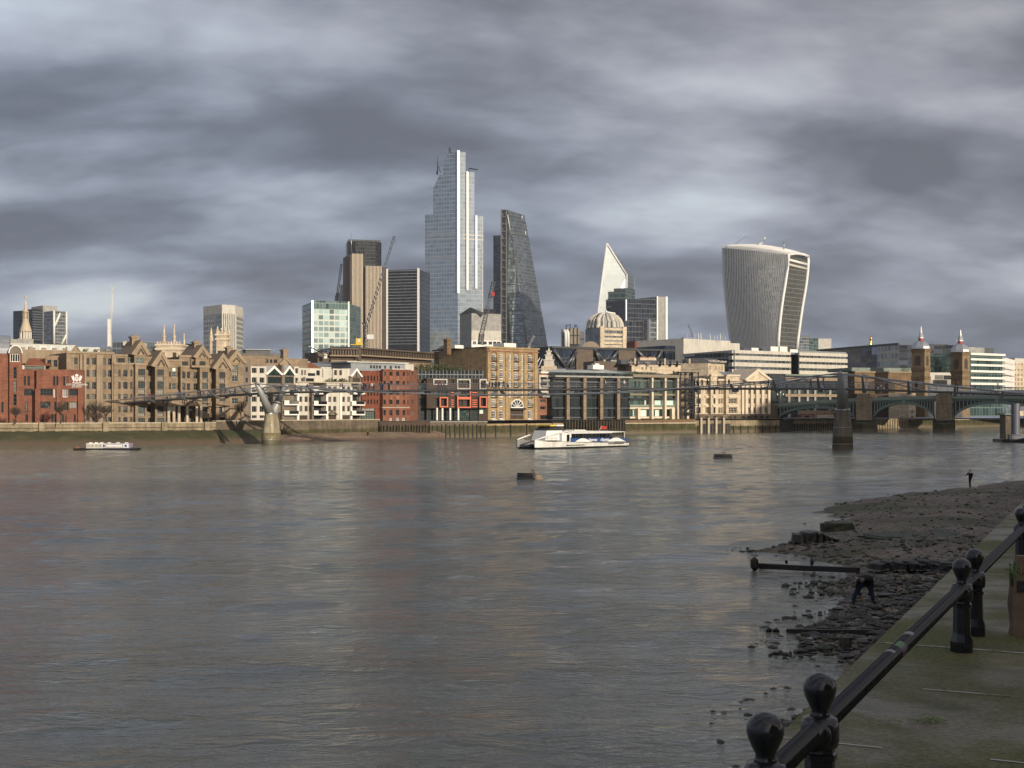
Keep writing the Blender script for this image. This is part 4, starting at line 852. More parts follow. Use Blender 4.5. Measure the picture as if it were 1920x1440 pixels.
for x0, x1 in ((1232, 1285), (1440, 1489), (1569, 1617)):
    for y in (382, 462, 548, 617, 713, 802):
        if x0 == 1440 and y > 715: continue
        b = MB(); u0, u1 = w.U(x0), w.U(x1); zb = w.Z(y, 1430); b.wb(w, u0, u1, zb - .12, zb, 0, .75, 'dark_metal'); b.wb(w, u0, u1, zb + .85, zb + .92, .68, .75, 'black_metal')
        for i in range(7): u = u0 + (u1 - u0 - .05) * i / 6; b.wb(w, u, u + .05, zb, zb + .85, .68, .73, 'black_metal')
        b.build('balcony', t)
    for y in RF[:3]:   # arched heads
        b = MB(); u0, u1 = w.U(x0 + 6), w.U(x1 - 6); zc = w.Z(y[0], 1430); um = (u0 + u1) / 2; r = (u1 - u0) / 2 + .2
        b.tube([w.pt(um + math.cos(a) * r, zc + math.sin(a) * .5, .05) for a in np.linspace(0, math.pi, 7)], .14, 4, 'orange_brick'); b.build('arched_head', t)
b = MB(); um, zc, r = w.U(1472), w.Z(806, 1470), w.U(1530) - w.U(1472)
b.face([w.pt(um + math.cos(a) * r, zc + math.sin(a) * r * .92, .06) for a in np.linspace(0, math.pi, 13)], 'window_glass')
b.tube([w.pt(um + math.cos(a) * r, zc + math.sin(a) * r * .92, .12) for a in np.linspace(0, math.pi, 13)], .22, 4, 'white_paint')
for a in np.linspace(0, math.pi, 7)[1:-1]: b.tube([w.pt(um, zc, .14), w.pt(um + math.cos(a) * r, zc + math.sin(a) * r * .92, .14)], .14, 4, 'white_paint')
b.wb(w, um - r, um + r, zc - .2, zc + .15, .05, .25, 'white_paint'); b.build('lunette', t)
b = MB(); b.wb(w, um - r * 1.05, um + r * 1.05, w.Z(828, 1470), w.Z(812, 1470), 0, 1.2, 'dark_metal'); b.wb(w, um - r, um + r, w.Z(880, 1470), w.Z(872, 1470), .05, .15, 'steel'); b.build('loading_canopy', t)
b = MB(); b.wb(w, w.U(1400), w.U(1538), GZ - 1.4, w.Z(928, 1470), 0, 1.5, 'white_paint'); b.build('loading_dock', t)
for c in (0, 1, 5):
    b = MB(); u0, u1 = w.U(cols[c][0] - 4), w.U(cols[c][1] + 4); zb = w.Z(918, 1430); b.wb(w, u0, u1, zb - .15, zb, 0, .3, 'white_paint'); b.build('window_sill', t)
chimney(t, w, 1010, 1052, 158, 245, -9, 'brown_brick')
b = MB(); b.gable(w, w.U(900, -12), w.U(985, -12), w.Z(245, 940), w.Z(218, 940), -12, 20, 'brown_brick', 'slate', .4); b.build('roof_house', t)
for x0, x1, y0, o in ((1480, 1590, 205, -6), (1105, 1185, 235, -10)): b = MB(); b.wb(w, w.U(x0), w.U(x1), w.Z(265, 1500), w.Z(y0, 1500), o - 5, o, 'white_paint'); b.build('plant_box', t)

# G. narrow red block with white bay
w = Wall(4, 1668, 398, 1825, 404); t = thing('narrow_flats', 'narrow orange red brick flats with a pale balconied strip beside the yellow warehouse', 'building', base(w, 1740)); b = MB()
front(t, b, w, 1668, 1820, 490, None, [(1785, 1812, 'brown')], [(540, 565), (735, 760), (800, 825), (880, 912)], 'orange_brick', xr=1740, extra=[(1688, 732, 1740, 762, 'brown'), (1688, 796, 1740, 828, 'brown'), (1688, 878, 1755, 915, 'wide')]); b.build('wall', t)
b = MB(); front(t, b, w, 1680, 1765, 508, 700, [(1690, 1755, 'wide')], [(528, 552), (575, 602), (672, 694)], 'white_render', o=.7, xr=1720, back=.2); b.build('bay', t)
for y in (560, 612, 706): b = MB(); b.wb(w, w.U(1678), w.U(1767), w.Z(y + 8, 1720), w.Z(y - 10, 1720), .7, 1.4, 'grey_concrete'); b.build('balcony', t)
b = MB(); b.wb(w, w.U(1680), w.U(1768), w.Z(492, 1720), w.Z(478, 1720), -6, .6, 'white_paint'); b.build('roof', t)

# H. glass office with tan columns
w = Wall(5, 95, 398, 905, 414); w2 = Wall(5, 905, 414, 1402, 425); t = thing('glass_office', 'long dark glass riverside office with tan columns and a planted flat roof', 'building', base(w, 600)); b = MB()
b.wb(w, w.U(105), w.U(905), GZ, w.Z(605, 500), -14, -1.2, 'dark_curtain'); b.wb(w, w.U(105), w.U(905), w.Z(600, 500), w.Z(545, 500), -14, -3, 'dark_curtain'); b.wb(w2, w2.U(905), w2.U(1395), GZ, w2.Z(600, 1150), -14, -1.5, 'green_curtain'); b.build('glass_wall', t)
for x in (246, 420, 594, 770):
    b = MB(); u = w.U(x, .3); b.wb(w, u - .55, u + .55, GZ - .1, w.Z(600, x), -.5, .6, 'tan_stone'); b.build('column', t)  # tan instead of cream, putting the weaker light into the colour
for x, hw, y in ((985, .5, 918), (1125, .36, 600), (1260, .36, 600), (1340, .6, 918), (1393, .45, 600)):
    b = MB(); u = w2.U(x, .5); b.wb(w2, u - hw, u + hw, GZ - .1, w2.Z(y, x), -.5, .7, 'cream_trim'); b.build('column', t)
for y in (608, 640, 690, 915, 1012):
    b = MB(); z = w.Z(y, 500); b.wb(w, w.U(105), w.U(905), z - .14, z + .14, -1.2, -.55, 'mid_metal'); b.build('beam', t)
for y, mt in ((775, 'bronze'), (820, 'dark_metal'), (890, 'pale_green_paint'), (915, 'cream_trim'), (1012, 'cream_trim')):
    b = MB(); z = w2.Z(y, 1150); b.wb(w2, w2.U(905), w2.U(1395), z - .3, z + .3, -1.5, -.55, mt); b.build('beam', t)
for x0, x1, y0, y1, st in ((1040, 1056, 825, 880, 'lit'), (1145, 1240, 830, 885, 'lit'), (1270, 1370, 830, 880, 'lit'), (920, 955, 930, 1000, 'lit'), (1000, 1060, 935, 1000, 'lit'), (1150, 1190, 935, 1000, 'lit')): put_window(t, w2, w2.U(x0, -1.4), w2.U(x1, -1.4), w2.Z(y1, 1150), w2.Z(y0, 1150), st, -1.35)  # pale green panels given a glow though they are no lamps
b = MB(); z = w.Z(598, 500); z2 = w2.Z(598, 1150)
b.wb(w, w.U(100), w.U(905), z, z + .5, -3, .9, 'grey_concrete'); b.wb(w2, w2.U(900), w2.U(1480), z2, z2 + .9, -12, 1.2, 'bronze'); b.build('roof_slab', t)
b = MB(); zt = w.Z(545, 500); b.mesh([w.pt(w.U(130), zt, -3), w.pt(w.U(905), zt, -3), w.pt(w.U(880), w.Z(500, 600), -12), w.pt(w.U(240), w.Z(515, 600), -12)], ((0, 1, 2, 3),), 'pale_roof')
b.mesh([w2.pt(w2.U(905), z2 + 1, -3), w2.pt(w2.U(1400), z2 + 1, -3), w2.pt(w2.U(1400), w2.Z(530, 1150), -13), w2.pt(w2.U(905), w2.Z(515, 1150), -13)], ((0, 1, 2, 3),), 'green_roof')
b.wb(w2, w2.U(905), w2.U(1400), GZ + 10, z2 + .9, -16, -13, 'flat_roof'); b.build('roof', t)
b = MB(); u0 = w.U(470, -10); b.wb(w, u0, u0 + 4.2, w.Z(500, 490), w.Z(455, 490), -11, -8, 'white_paint'); b.wb(w, u0 + 1.2, u0 + 2.8, w.Z(455, 490), w.Z(438, 490), -10.5, -8.5, 'white_paint'); b.build('roof_house', t)
# fire escape tower at its right end
w3 = Wall(5, 1400, 424, 1600, 429); t = thing('fire_escape', 'dark open steel stair tower between the glass office and the cream building', 'fire escape', base(w3, 1500))
for x in (1405, 1450, 1530, 1590):
    for o in (.4, -2.6): b = MB(); u = w3.U(x); b.wb(w3, u - .15, u + .15, GZ - .1, w3.Z(540, 1500), o, o + .3, 'dark_metal'); b.build('post', t)
ys = [545, 640, 720, 800, 885, 960]
for i, y in enumerate(ys):
    z = w3.Z(y, 1500); b = MB(); b.wb(w3, w3.U(1405), w3.U(1595), z - .15, z + .1, -2.6, .7, 'dark_metal'); b.wb(w3, w3.U(1405), w3.U(1595), z + .9, z + 1.0, .55, .65, 'mid_metal'); b.build('landing', t)
    if i < len(ys) - 1:
        z2 = w3.Z(ys[i + 1], 1500); a, c = (1455, 1540) if i % 2 else (1540, 1455); b = MB()
        for o in (-.3, .2): b.tube([w3.pt(w3.U(a), z, o), w3.pt(w3.U(c), z2, o)], .17, 4, 'dark_metal')
        b.tube([w3.pt(w3.U(a), z + 1, .5), w3.pt(w3.U(c), z2 + 1, .5)], .08, 4, 'mid_metal'); b.build('stair_flight', t)
for x in (1535, 1575): b = MB(); u = w3.U(x); b.wb(w3, u - .5, u + .5, GZ, w3.Z(920, 1550), -4.5, -3.5, 'cream_trim'); b.build('column', t)
b = MB(); b.wb(w3, w3.U(1395), w3.U(1600), GZ - .1, w3.Z(930, 1500), -8, -4.6, 'cream_stone'); b.wb(w3, w3.U(1395), w3.U(1600), w3.Z(930, 1500), w3.Z(560, 1500), -8, -5, 'tan_stone'); b.build('back_wall', t)

# I. cream classical office with pediment
w = Wall(6, 330, 434, 1100, 452); t = thing('classical_office', 'cream stone classical building with tall pilasters and a triangular pediment', 'building', base(w, 700)); b = MB()
RI = [(612, 652), (698, 742), (783, 837), (873, 932)]
front(t, b, w, 340, 425, 600, 942, [(350, 362, 'slit'), (372, 394, 'slit')], RI[1:], 'cream_stone', 'cream', o=.4, xr=380)
front(t, b, w, 425, 495, 608, 942, [(441, 471)], RI, 'cream_stone', 'cream', o=-.4, xr=460)
front(t, b, w, 495, 560, 560, 942, [(521, 540, 'slit')], RI[1:], 'cream_stone', 'cream', o=.8, xr=530)
front(t, b, w, 560, 648, 605, 942, [(572, 584, 'slit'), (590, 614), (620, 632, 'slit')], RI, 'cream_stone', 'cream', o=-.4, xr=600)
front(t, b, w, 648, 782, 562, 942, [(674, 758, 'triple')], RI[1:], 'cream_stone', 'triple', o=.8, xr=715)
front(t, b, w, 782, 1085, 605, 942, [(793, 827), (864, 887), (915, 943), (982, 1000), (1034, 1062)], RI, 'cream_stone', 'cream', o=0, xr=930)
front(t, b, w, 330, 1090, 940, None, [(x, x + 34, 'open') for x in (350, 440, 515, 580, 668, 715, 800, 860, 925, 985, 1040)], [(962, 990)], 'dark_river_stone', o=1.0, xr=700, back=1)
b.build('wall', t)
for x in (812, 848, 902, 955, 1012, 1075):
    b = MB(); u = w.U(x, .3); b.wb(w, u - .5, u + .5, w.Z(940, 930), w.Z(665, 930), 0, .6, 'cream_trim'); b.wb(w, u - .62, u + .62, w.Z(672, 930), w.Z(655, 930), 0, .75, 'cream_trim'); b.build('pilaster', t)
b = MB(); o = .9; b.gable(w, w.U(850, o), w.U(1082, o), w.Z(606, 965), w.Z(520, 965), o, 10, 'cream_stone', 'cream_trim', .9); b.wb(w, w.U(842, o), w.U(1090, o), w.Z(618, 965), w.Z(604, 965), 0, 1.3, 'cream_trim'); b.build('pediment', t)
for x0, x1, y, o in ((495, 560, 560, .8), (648, 782, 562, .8), (340, 425, 600, .4), (425, 495, 608, -.4), (560, 648, 605, -.4)):
    b = MB(); z = w.Z(y, (x0 + x1) / 2); b.wb(w, w.U(x0, o) - .1, w.U(x1, o) + .1, z, z + .5, o - 1, o + .4, 'cream_trim'); b.build('cornice', t)
for x0, x1 in ((440, 472), (519, 542), (672, 760)):
    for y in (770, 862): b = MB(); z = w.Z(y, 600); o = .8 if x0 > 500 else -.4; b.wb(w, w.U(x0, o) - .3, w.U(x1, o) + .3, z - .2, z + .3, o, o + .4, 'cream_trim'); b.build('window_head', t)
b = MB(); o = -9; b.mesh([w.pt(w.U(640, o), w.Z(556, 740), o), w.pt(w.U(790, o), w.Z(556, 740), o), w.pt(w.U(830, o), w.Z(500, 740), o - 8), w.pt(w.U(720, o), w.Z(500, 740), o - 8)], ((0, 1, 2, 3),), 'zinc_roof'); b.wb(w, w.U(810, o), w.U(885, o), w.Z(600, 850), w.Z(510, 850), -14, -10, 'orange_brick'); b.wb(w, w.U(480, o), w.U(640, o), w.Z(600, 560), w.Z(545, 560), -14, -10, 'cream_stone'); b.build('roof', t)

# J. dark banded office behind the green bridge
w = Wall(6, 1090, 500, 1900, 520); t = thing('banded_office', 'low dark glass office with tan bands behind the left end of the green bridge', 'building', base(w, 1400)); b = MB()
b.wb(w, 0, w.L, GZ - .1, w.Z(545, 1400), -14, -.8, 'dark_curtain'); b.build('glass_wall', t)
for y0, y1, m_ in ((575, 605, 'tan_trim'), (740, 768, 'tan_trim'), (545, 556, 'pale_green_paint'), (905, 940, 'tan_trim')): b = MB(); b.wb(w, w.U(1240 if y0 != 905 else 1380), w.U(1760), w.Z(y1, 1400), w.Z(y0, 1400), -.8, .1, m_); b.build('band', t)
for x in (1280, 1380, 1465, 1540, 1690): b = MB(); u = w.U(x); b.wb(w, u - .5, u + .5, GZ, w.Z(700, 1400), -.8, 0, 'grey_concrete'); b.build('column', t)
for x0, x1 in ((1280, 1340), (1400, 1460), (1420, 1500), (1290, 1370), (1560, 1640)): put_window(t, w, w.U(x0), w.U(x1), w.Z(735, 1400), w.Z(702, 1400), 'green', -.7)
b = MB(); front(t, b, w, 1400, 1520, 945, None, [(1440, 1480, 'wide')], [(955, 985)], 'orange_brick', o=2.0, back=1, xr=1460); b.wb(w, w.U(1520), w.U(1690), GZ, w.Z(945, 1600), 1, 2, 'cream_stone'); b.wb(w, w.U(1570), w.U(1605), w.Z(988, 1590), w.Z(970, 1590), 3, 3.2, 'white_gloss'); b.build('ground_storey', t)
# ------------------------------------------------------------------ behind the front row
curtain('tower_glass', (.34, .40, .45), 3.0, 4.2, (.33, .37, .40), .04, .85, .10, .13, lz=.07, wob=.006)
curtain('tower_glass_dark', (.20, .235, .26), 3.0, 4.2, (.16, .18, .2), .05, .85, .10, .25, lz=.12, wob=.008)
curtain('wedge_glass', (.19, .225, .25), 2.6, 4.0, (.10, .11, .12), .10, .8, .14, .45, lz=.16, wob=.02)
curtain('scalpel_glass', (.38, .42, .435), 6, 4.0, (.48, .50, .50), .05, .25, .3, .07, lz=.10, wob=.0)
curtain('navy_glass', (.025, .035, .055), 2.6, 4.0, (.012, .016, .024), .08, .7, .1, .5, lz=.14, wob=.01)
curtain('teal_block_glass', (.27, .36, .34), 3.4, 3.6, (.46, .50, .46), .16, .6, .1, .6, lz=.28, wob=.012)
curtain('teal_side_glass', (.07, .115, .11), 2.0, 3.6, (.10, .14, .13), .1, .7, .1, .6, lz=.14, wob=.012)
curtain('black_glass', (.03, .032, .036), 2.2, 3.6, (.012, .012, .014), .12, .6, .12, .5, lz=.2)
curtain('office_glass', (.13, .15, .16), 2.5, 3.5, (.22, .23, .23), .1, .6, .1, .5, lz=.22)
curtain('pale_office', (.20, .24, .25), 3.2, 4.2, (.46, .45, .40), .34, .5, .12, .4, lz=.36)
curtain('mosaic_glass', (.045, .055, .075), 5.5, 2.1, (.03, .035, .045), .02, .5, .15, .8, litfrac=.14, lz=.06, wob=.02)
curtain('fin_glass', (.30, .31, .31), 4.0, 4.0, (.22, .22, .22), .08, .5, .2, .5, lz=.15, wob=.03)
curtain('louvre_grey', (.075, .08, .078), 1.2, 4.0, (.17, .16, .13), .1, .4, .3, .25, lz=.12, wob=.01)

def simple(name, label, cat, k, x0, D0, x1, D1, yt, mat, back=20, roof='flat_roof', z0=GZ - .1):
    w = Wall(k, x0, D0, x1, D1); t = thing(name, label, cat, base(w, (x0 + x1) / 2)); b = MB(); z = w.Z(yt, (x0 + x1) / 2)
    b.facade(w, 0, w.L, z0, z, [], mat); b.vol(w, 0, w.L, z0, z, back, mat, roof); b.build('wall', t); return t, w, z
def poly_tower(t, faces, mat, name='wall'):
    b = MB()
    for f in faces: b.face(f, mat)
    return b.build(name, t)
def mast(t, k, x, yb, yt, D, r=.4, mat='steel', name='mast'):
    b = MB(); b.tube([PT(k, x, yb, D), PT(k, x, yt, D)], r, 5, mat, r * .4); return b.build(name, t)

# church spire on the far left
D = 620; c = PT(1, 204, 430, D); t = thing('church_spire', 'slender white stone church steeple with columned drum and tall tapering tip, far left', 'church tower', (c.x, c.y, GZ))
b = MB(); zz = lambda y: Z(fy(1, y), D); px = D / F / 4.234
b.box(c.x - 46 * px, c.x + 46 * px, D - 46 * px, D + 46 * px, GZ - .1, zz(488), 'cream_stone'); b.build('tower', t)
b = MB(); b.frus((c.x, D), 28 * px, 28 * px, zz(490), zz(428), 16, 'cream_stone'); b.lathe((c.x, D, 0), [(46 * px, zz(432)), (47 * px, zz(424)), (40 * px, zz(405)), (30 * px, zz(372)), (24 * px, zz(345)), (24 * px, zz(330))], 16, 'cream_stone'); b.build('drum', t)
for i in range(12): b = MB(); a = i * math.pi / 6; b.frus((c.x + math.cos(a) * 41 * px, D + math.sin(a) * 41 * px), 4 * px, 3.6 * px, zz(488), zz(430), 7, 'white_paint'); b.build('column', t)
b = MB(); b.frus((c.x, D), 13 * px, 13 * px, zz(332), zz(275), 8, 'cream_stone')
b.lathe((c.x, D, 0), [(25 * px, zz(276)), (25 * px, zz(270)), (15 * px, zz(262)), (11 * px, zz(240)), (6 * px, zz(185)), (2.5 * px, zz(170)), (3.5 * px, zz(163)), (1, zz(150)), (.1, zz(146))], 10, 'cream_stone'); b.build('spire', t)
for i in range(8): b = MB(); a = i * math.pi / 4; b.frus((c.x + math.cos(a) * 21 * px, D + math.sin(a) * 21 * px), 2.6 * px, 2.4 * px, zz(332), zz(276), 6, 'cream_stone'); b.build('slim_column', t)
# left background towers
t, w, z = simple('office_tower', 'narrow dark blue banded tower beside the grey slab, far left', 'tower', 1, 257, 1300, 340, 1310, 262, 'navy_glass', 30)
for i in range(12): b = MB(); zb = w.Z(275 + i * 20, 300); b.wb(w, 0, w.L, zb - .6, zb + .6, 0, .6, 'mid_metal'); b.build('floor_band', t)
b = MB(); b.wb(w, w.L * .4, w.L, z, w.Z(250, 300), -20, -1, 'dark_metal'); b.build('roof', t)
t, w, z = simple('office_tower', 'pale grey slab tower with a lower braced glass front, far left', 'tower', 1, 340, 1350, 456, 1360, 226, 'grey_concrete', 30)
w2 = Wall(1, 424, 1335, 530, 1345); b = MB(); z = w2.Z(268, 480); b.wb(w2, 0, w2.L, GZ, z, -30, 0, 'office_glass'); b.build('glass_front', t)
for p in ((427, 530, 427, 268), (526, 530, 526, 270), (430, 395, 474, 285), (487, 530, 526, 450)): b = MB(); b.tube([w2.pt(w2.U(p[0]), w2.Z(p[1], 480), .6), w2.pt(w2.U(p[2]), w2.Z(p[3], 480), .6)], 1.2, 4, 'white_paint'); b.build('brace', t)
simple('grey_rooftop_block', 'long low grey concrete block behind the brick school roof', 'building', 1, -200, 420, 260, 430, 488, 'grey_concrete', 20)
t, w, z = simple('rooftop_block', 'low pale grey wing with bright roof edge behind the school', 'building', 1, 60, 400, 600, 415, 530, 'light_concrete', 20)
simple('dark_office', 'dark banded office block behind the first tall tan chimney', 'building', 2, 440, 620, 580, 620, 375, 'black_glass', 20); t, w, z = simple('concrete_block', 'beige rooftop block behind the first tall tan chimney', 'building', 2, 445, 640, 575, 640, 332, 'light_concrete', 20)
simple('glass_office_block', 'small dark glass office between the tan chimney and white church tower', 'building', 2, 662, 700, 790, 710, 338, 'office_glass', 20)
simple('glass_office_block', 'small dark glass block right of the white pinnacled tower', 'building', 2, 1090, 720, 1172, 725, 358, 'navy_glass', 20)
t, w, z = simple('copper_roofed_hall', 'low hall with green copper gable beside the white pinnacled tower', 'building', 2, 690, 470, 800, 475, 470, 'tan_stone', 12)
b = MB(); b.gable(w, w.U(715), w.U(795), z, w.Z(410, 755), .3, 12, 'green_roof', 'green_roof', .5); b.build('roof', t)
# pinnacled church towers
def pinnacle_tower(label, xl, xr, yt, yb, pins, D, mat):
    w = Wall(2, xl, D, xr, D); t = thing('church_tower', label, 'church tower', base(w, (xl + xr) / 2)); b = MB(); zt = w.Z(yt, xl)
    b.wb(w, 0, w.L, GZ, zt, -w.L, 0, mat); b.build('tower', t); b = MB()
    for y in (yt + 6, yt + 50): z = w.Z(y, xl); b.wb(w, -.4, w.L + .4, z - .3, z + .3, -w.L - .4, .4, 'cream_trim')
    b.build('cornice', t)
    n = 9; b = MB()
    for i in range(n): u = w.L * (i + .2) / n; b.wb(w, u, u + w.L / n * .55, zt, zt + 1.0, -.4, 0, mat)
    b.build('battlement', t)
    for x, y, r, dep in pins:
        b = MB(); p = w.pt(w.U(x), 0, -dep); z = w.Z(y, xl); h = z - zt
        b.frus((p.x, p.y), r, r * .9, zt - 1, zt + h * .38, 6, mat); b.frus((p.x, p.y), r * 1.25, r * 1.25, zt + h * .38, zt + h * .43, 6, 'cream_trim'); b.frus((p.x, p.y), r * .75, .12, zt + h * .43, z, 6, mat); b.lathe((p.x, p.y, z - .6), [(.1, 0), (.38, .3), (.1, .7)], 6, 'cream_trim'); b.build('pinnacle', t)
    for x in (xl + (xr - xl) * .28, xl + (xr - xl) * .74): b = MB(); u = w.U(x); b.wb(w, u - .6, u + .6, w.Z(yb, xl) - 1, w.Z(yb - 32, xl), 0, .1, 'dark_brick'); b.build('window', t)
    return t
pinnacle_tower('square white church tower crowned by five tall thin pinnacles', 790, 1050, 362, 480, [(815, 248, .42, 6), (868, 160, .6, .8), (920, 232, .42, 8), (973, 158, .6, .8), (1030, 242, .42, 7)], 470, 'cream_stone')
pinnacle_tower('narrow white church tower with ribbed corner pinnacles before the pale grey tower', 1415, 1530, 258, 460, [(1424, 178, .8, .6), (1442, 190, .55, 4), (1508, 185, .8, .6), (1526, 205, .6, 4)], 480, 'cream_stone')
t, w, z = simple('church_turret', 'single thin white pinnacle turret left of the narrow church tower', 'church turret', 2, 1349, 480, 1366, 480, 330, 'cream_stone', 1.8); b = MB(); p = w.pt(w.L / 2, 0, -.9); b.frus((p.x, p.y), 1.0, .1, z, w.Z(185, 1357), 6, 'cream_stone'); b.build('spirelet', t)
# pale octagonal-ended tower
D = 1150; xs = [(1282, 1175), (1475, D), (1612, 1158), (1690, 1185)]; t = thing('office_tower', 'pale grey gridded tower with stone crown standing alone left of the cluster', 'tower', PT(2, 1500, 440, D)[:2] + (GZ,)) if False else thing('office_tower', 'pale grey gridded tower with stone crown standing alone left of the cluster', 'tower', (X(fx(2, 1500), D), D, GZ))
b = MB(); ft = [Vector((X(fx(2, x), d), d)) for x, d in xs]; bk = [ft[-1] + Vector((-6, 35)), ft[0] + Vector((12, 35))]; zt = Z(580 - 9, D)
b.prism(list(ft) + bk, GZ, zt - 8, 'pale_office'); b.build('wall', t); b = MB(); b.prism([p + Vector((0, -.5)) for p in ft] + bk, zt - 8, zt, 'light_concrete'); b.build('crown', t)
w = Wall(2, 1475, D - 1, 1612, 1157)
for i in range(8): b = MB(); u = w.L * i / 7; b.wb(w, u - .55, u + .55, GZ, zt - 7.5, 0, .9, 'light_concrete'); b.build('pier', t)

# brown low office with projecting eaves
w = Wall(3, 1000, 470, 1290, 474) ; w2 = Wall(3, 1275, 474, 2100, 520); t = thing('brown_office', 'long brown flat roofed office with tall bronze fins and pale ledge behind the flats', 'building', base(w2, 1500)); b = MB()
for ww, x0, x1 in ((w, 1000, 1280), (w2, 1280, 2080)):
    b.wb(ww, ww.U(x0), ww.U(x1), GZ, ww.Z(415, x0 + 100), -18, 0, 'tan_stone'); b.wb(ww, ww.U(x0), ww.U(x1), ww.Z(372, x0 + 100), ww.Z(292, x0 + 100), -18, -.6, 'office_glass'); b.wb(ww, ww.U(x0), ww.U(x1), ww.Z(415, x0 + 100), ww.Z(372, x0 + 100), -18, -1.5, 'dark_brick')
b.build('wall', t)
for ww, x0, x1, n in ((w, 1000, 1280, 10), (w2, 1280, 2080, 30)):
    for i in range(n): b = MB(); u = ww.U(x0 + (x1 - x0) * (i + .5) / n); z = x0 + 100; b.wb(ww, u - .3, u + .3, ww.Z(372, z), ww.Z(292, z), -.6, .25, 'brown_panel'); b.build('fin', t)
    b = MB(); b.wb(ww, ww.U(x0) - .5, ww.U(x1) + .2, ww.Z(378, x0 + 100), ww.Z(364, x0 + 100), -1.5, .5, 'tan_trim'); b.build('ledge', t)
b = MB(); b.wb(w2, w2.U(1270), w2.U(1300), GZ, w2.Z(290, 1285), -1, .6, 'brown_panel'); b.build('pier', t)
b = MB()
for ww, x0, x1 in ((w, 1000, 1282), (w2, 1282, 2080)):
    z0, z1 = ww.Z(292, x0 + 100), ww.Z(252, x0 + 100); b.mesh([ww.pt(ww.U(x0) - .6, z0, 1), ww.pt(ww.U(x1), z0, 1), ww.pt(ww.U(x1), z1, -16), ww.pt(ww.U(x0) + 4, z1, -16)], ((0, 1, 2, 3),), 'brown_panel'); b.wb(ww, ww.U(x0) - .6, ww.U(x1), z0 - .5, z0, -1, 1, 'brown_panel')
b.build('roof', t)
t = thing('roof_canopy', 'two white slanting beams jutting from a roof left of the brown office', 'roof beams', PT(3, 860, 400, 468)); 
for dy in (0, 22): b = MB(); b.tube([PT(3, 768 + dy, 274 + dy * .3, 466), PT(3, 930 + dy, 352 + dy * .6, 466)], .28, 4, 'white_paint'); b.build('beam', t)
b = MB(); q = PT(3, 945, 400, 467); b.box(q.x - .5, q.x + .5, q.y - .5, q.y + .5, q.z, Z(fy(3, 355), 467), 'white_paint'); b.build('post', t)
simple('small_brown_block', 'small brown gable ended block under the slanting white beams', 'building', 3, 862, 469, 1000, 472, 335, 'brown_panel', 10)

# green glass block
D = 820; t = thing('green_glass_block', 'broad pale green glass office block with chequered panes left of the striped tower', 'building', (X(fx(8, 270), D), D, GZ))
w = Wall(8, 155, D, 390, D + 8); wl = Wall(8, 98, D + 45, 155, D); wr = Wall(8, 390, D + 8, 468, D + 40); zt = w.Z(1015, 270); b = MB()
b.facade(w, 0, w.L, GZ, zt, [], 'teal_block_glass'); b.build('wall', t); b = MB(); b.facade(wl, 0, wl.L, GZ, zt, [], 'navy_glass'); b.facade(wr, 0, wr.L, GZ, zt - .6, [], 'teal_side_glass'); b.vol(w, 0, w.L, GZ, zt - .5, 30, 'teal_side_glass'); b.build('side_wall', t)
b = MB(); b.wb(w, 0, w.L, w.Z(1062, 270), zt + .5, .05, .4, 'teal_side_glass'); b.wb(w, -.4, .6, GZ, zt + .5, -.5, .6, 'silver'); b.wb(w, w.L - .6, w.L + .4, GZ, zt + .5, -.5, .6, 'white_paint'); b.build('frame', t)

# striped ribbed tower with dark core
t = thing('ribbed_tower', 'tall tower of dark brown and cream vertical ribs with a black core on top', 'tower', (X(fx(8, 500), 1380), 1380, GZ))
def ribbed(x0, xc, x1, yt, D, nl, nr):
    wl = Wall(8, x0, D + 16, xc, D); wr = Wall(8, xc, D, x1, D + 5); z = wr.Z(yt, xc); b = MB()
    b.facade(wl, 0, wl.L, GZ, z, [], 'brown_panel'); b.facade(wr, 0, wr.L, GZ, z, [], 'dark_brick'); b.vol(wr, 0, wr.L, GZ, z, 30, 'brown_panel'); b.build('wall', t)
    for w, n, m in ((wr, nr, 'cream_trim'), (wl, nl, 'brown_panel')):  # front ribs coloured cream as sunlit, side ribs brown as shaded
        b = MB()
        for i in range(n): u = w.L * (i + .5) / n; h = w.L / n * .22; b.wb(w, u - h, u + h, GZ, z + (1.2 if m == 'cream_trim' else 0), 0, .8, m)
        o = b.build('ribs', t)
ribbed(368, 408, 482, 712, 1370, 4, 9); ribbed(484, 497, 604, 790, 1378, 2, 12)
w = Wall(8, 604, 1384, 638, 1400); b = MB(); z = w.Z(792, 620); b.facade(w, 0, w.L, GZ, z, [], 'brown_panel'); b.vol(w, 0, w.L, GZ, z, 25, 'brown_panel'); b.build('wall', t)
w = Wall(8, 434, 1392, 562, 1396); b = MB(); z = w.Z(626, 500); b.prism([(w.pt(u, 0, o).x, w.pt(u, 0, o).y) for u, o in ((0, 0), (w.L, 0), (w.L + 7, -8), (w.L + 7, -30), (-8, -30), (-8, -8))], GZ, z, 'black_glass', 'dark_metal'); b.wb(w, -7, w.L + 6, z, z + 2.5, -28, -6, 'dark_metal'); b.build('core', t)
mast(t, 8, 407, 700, 570, 1375, .5)
t, w, z = simple('grey_office', 'stepped grey block left of the ribbed tower behind the green glass block', 'building', 8, 310, 1480, 372, 1480, 955, 'office_glass', 20); b = MB(); b.wb(w, w.L * .4, w.L * .95, z, w.Z(905, 350), -10, -1, 'grey_concrete'); b.build('roof', t)
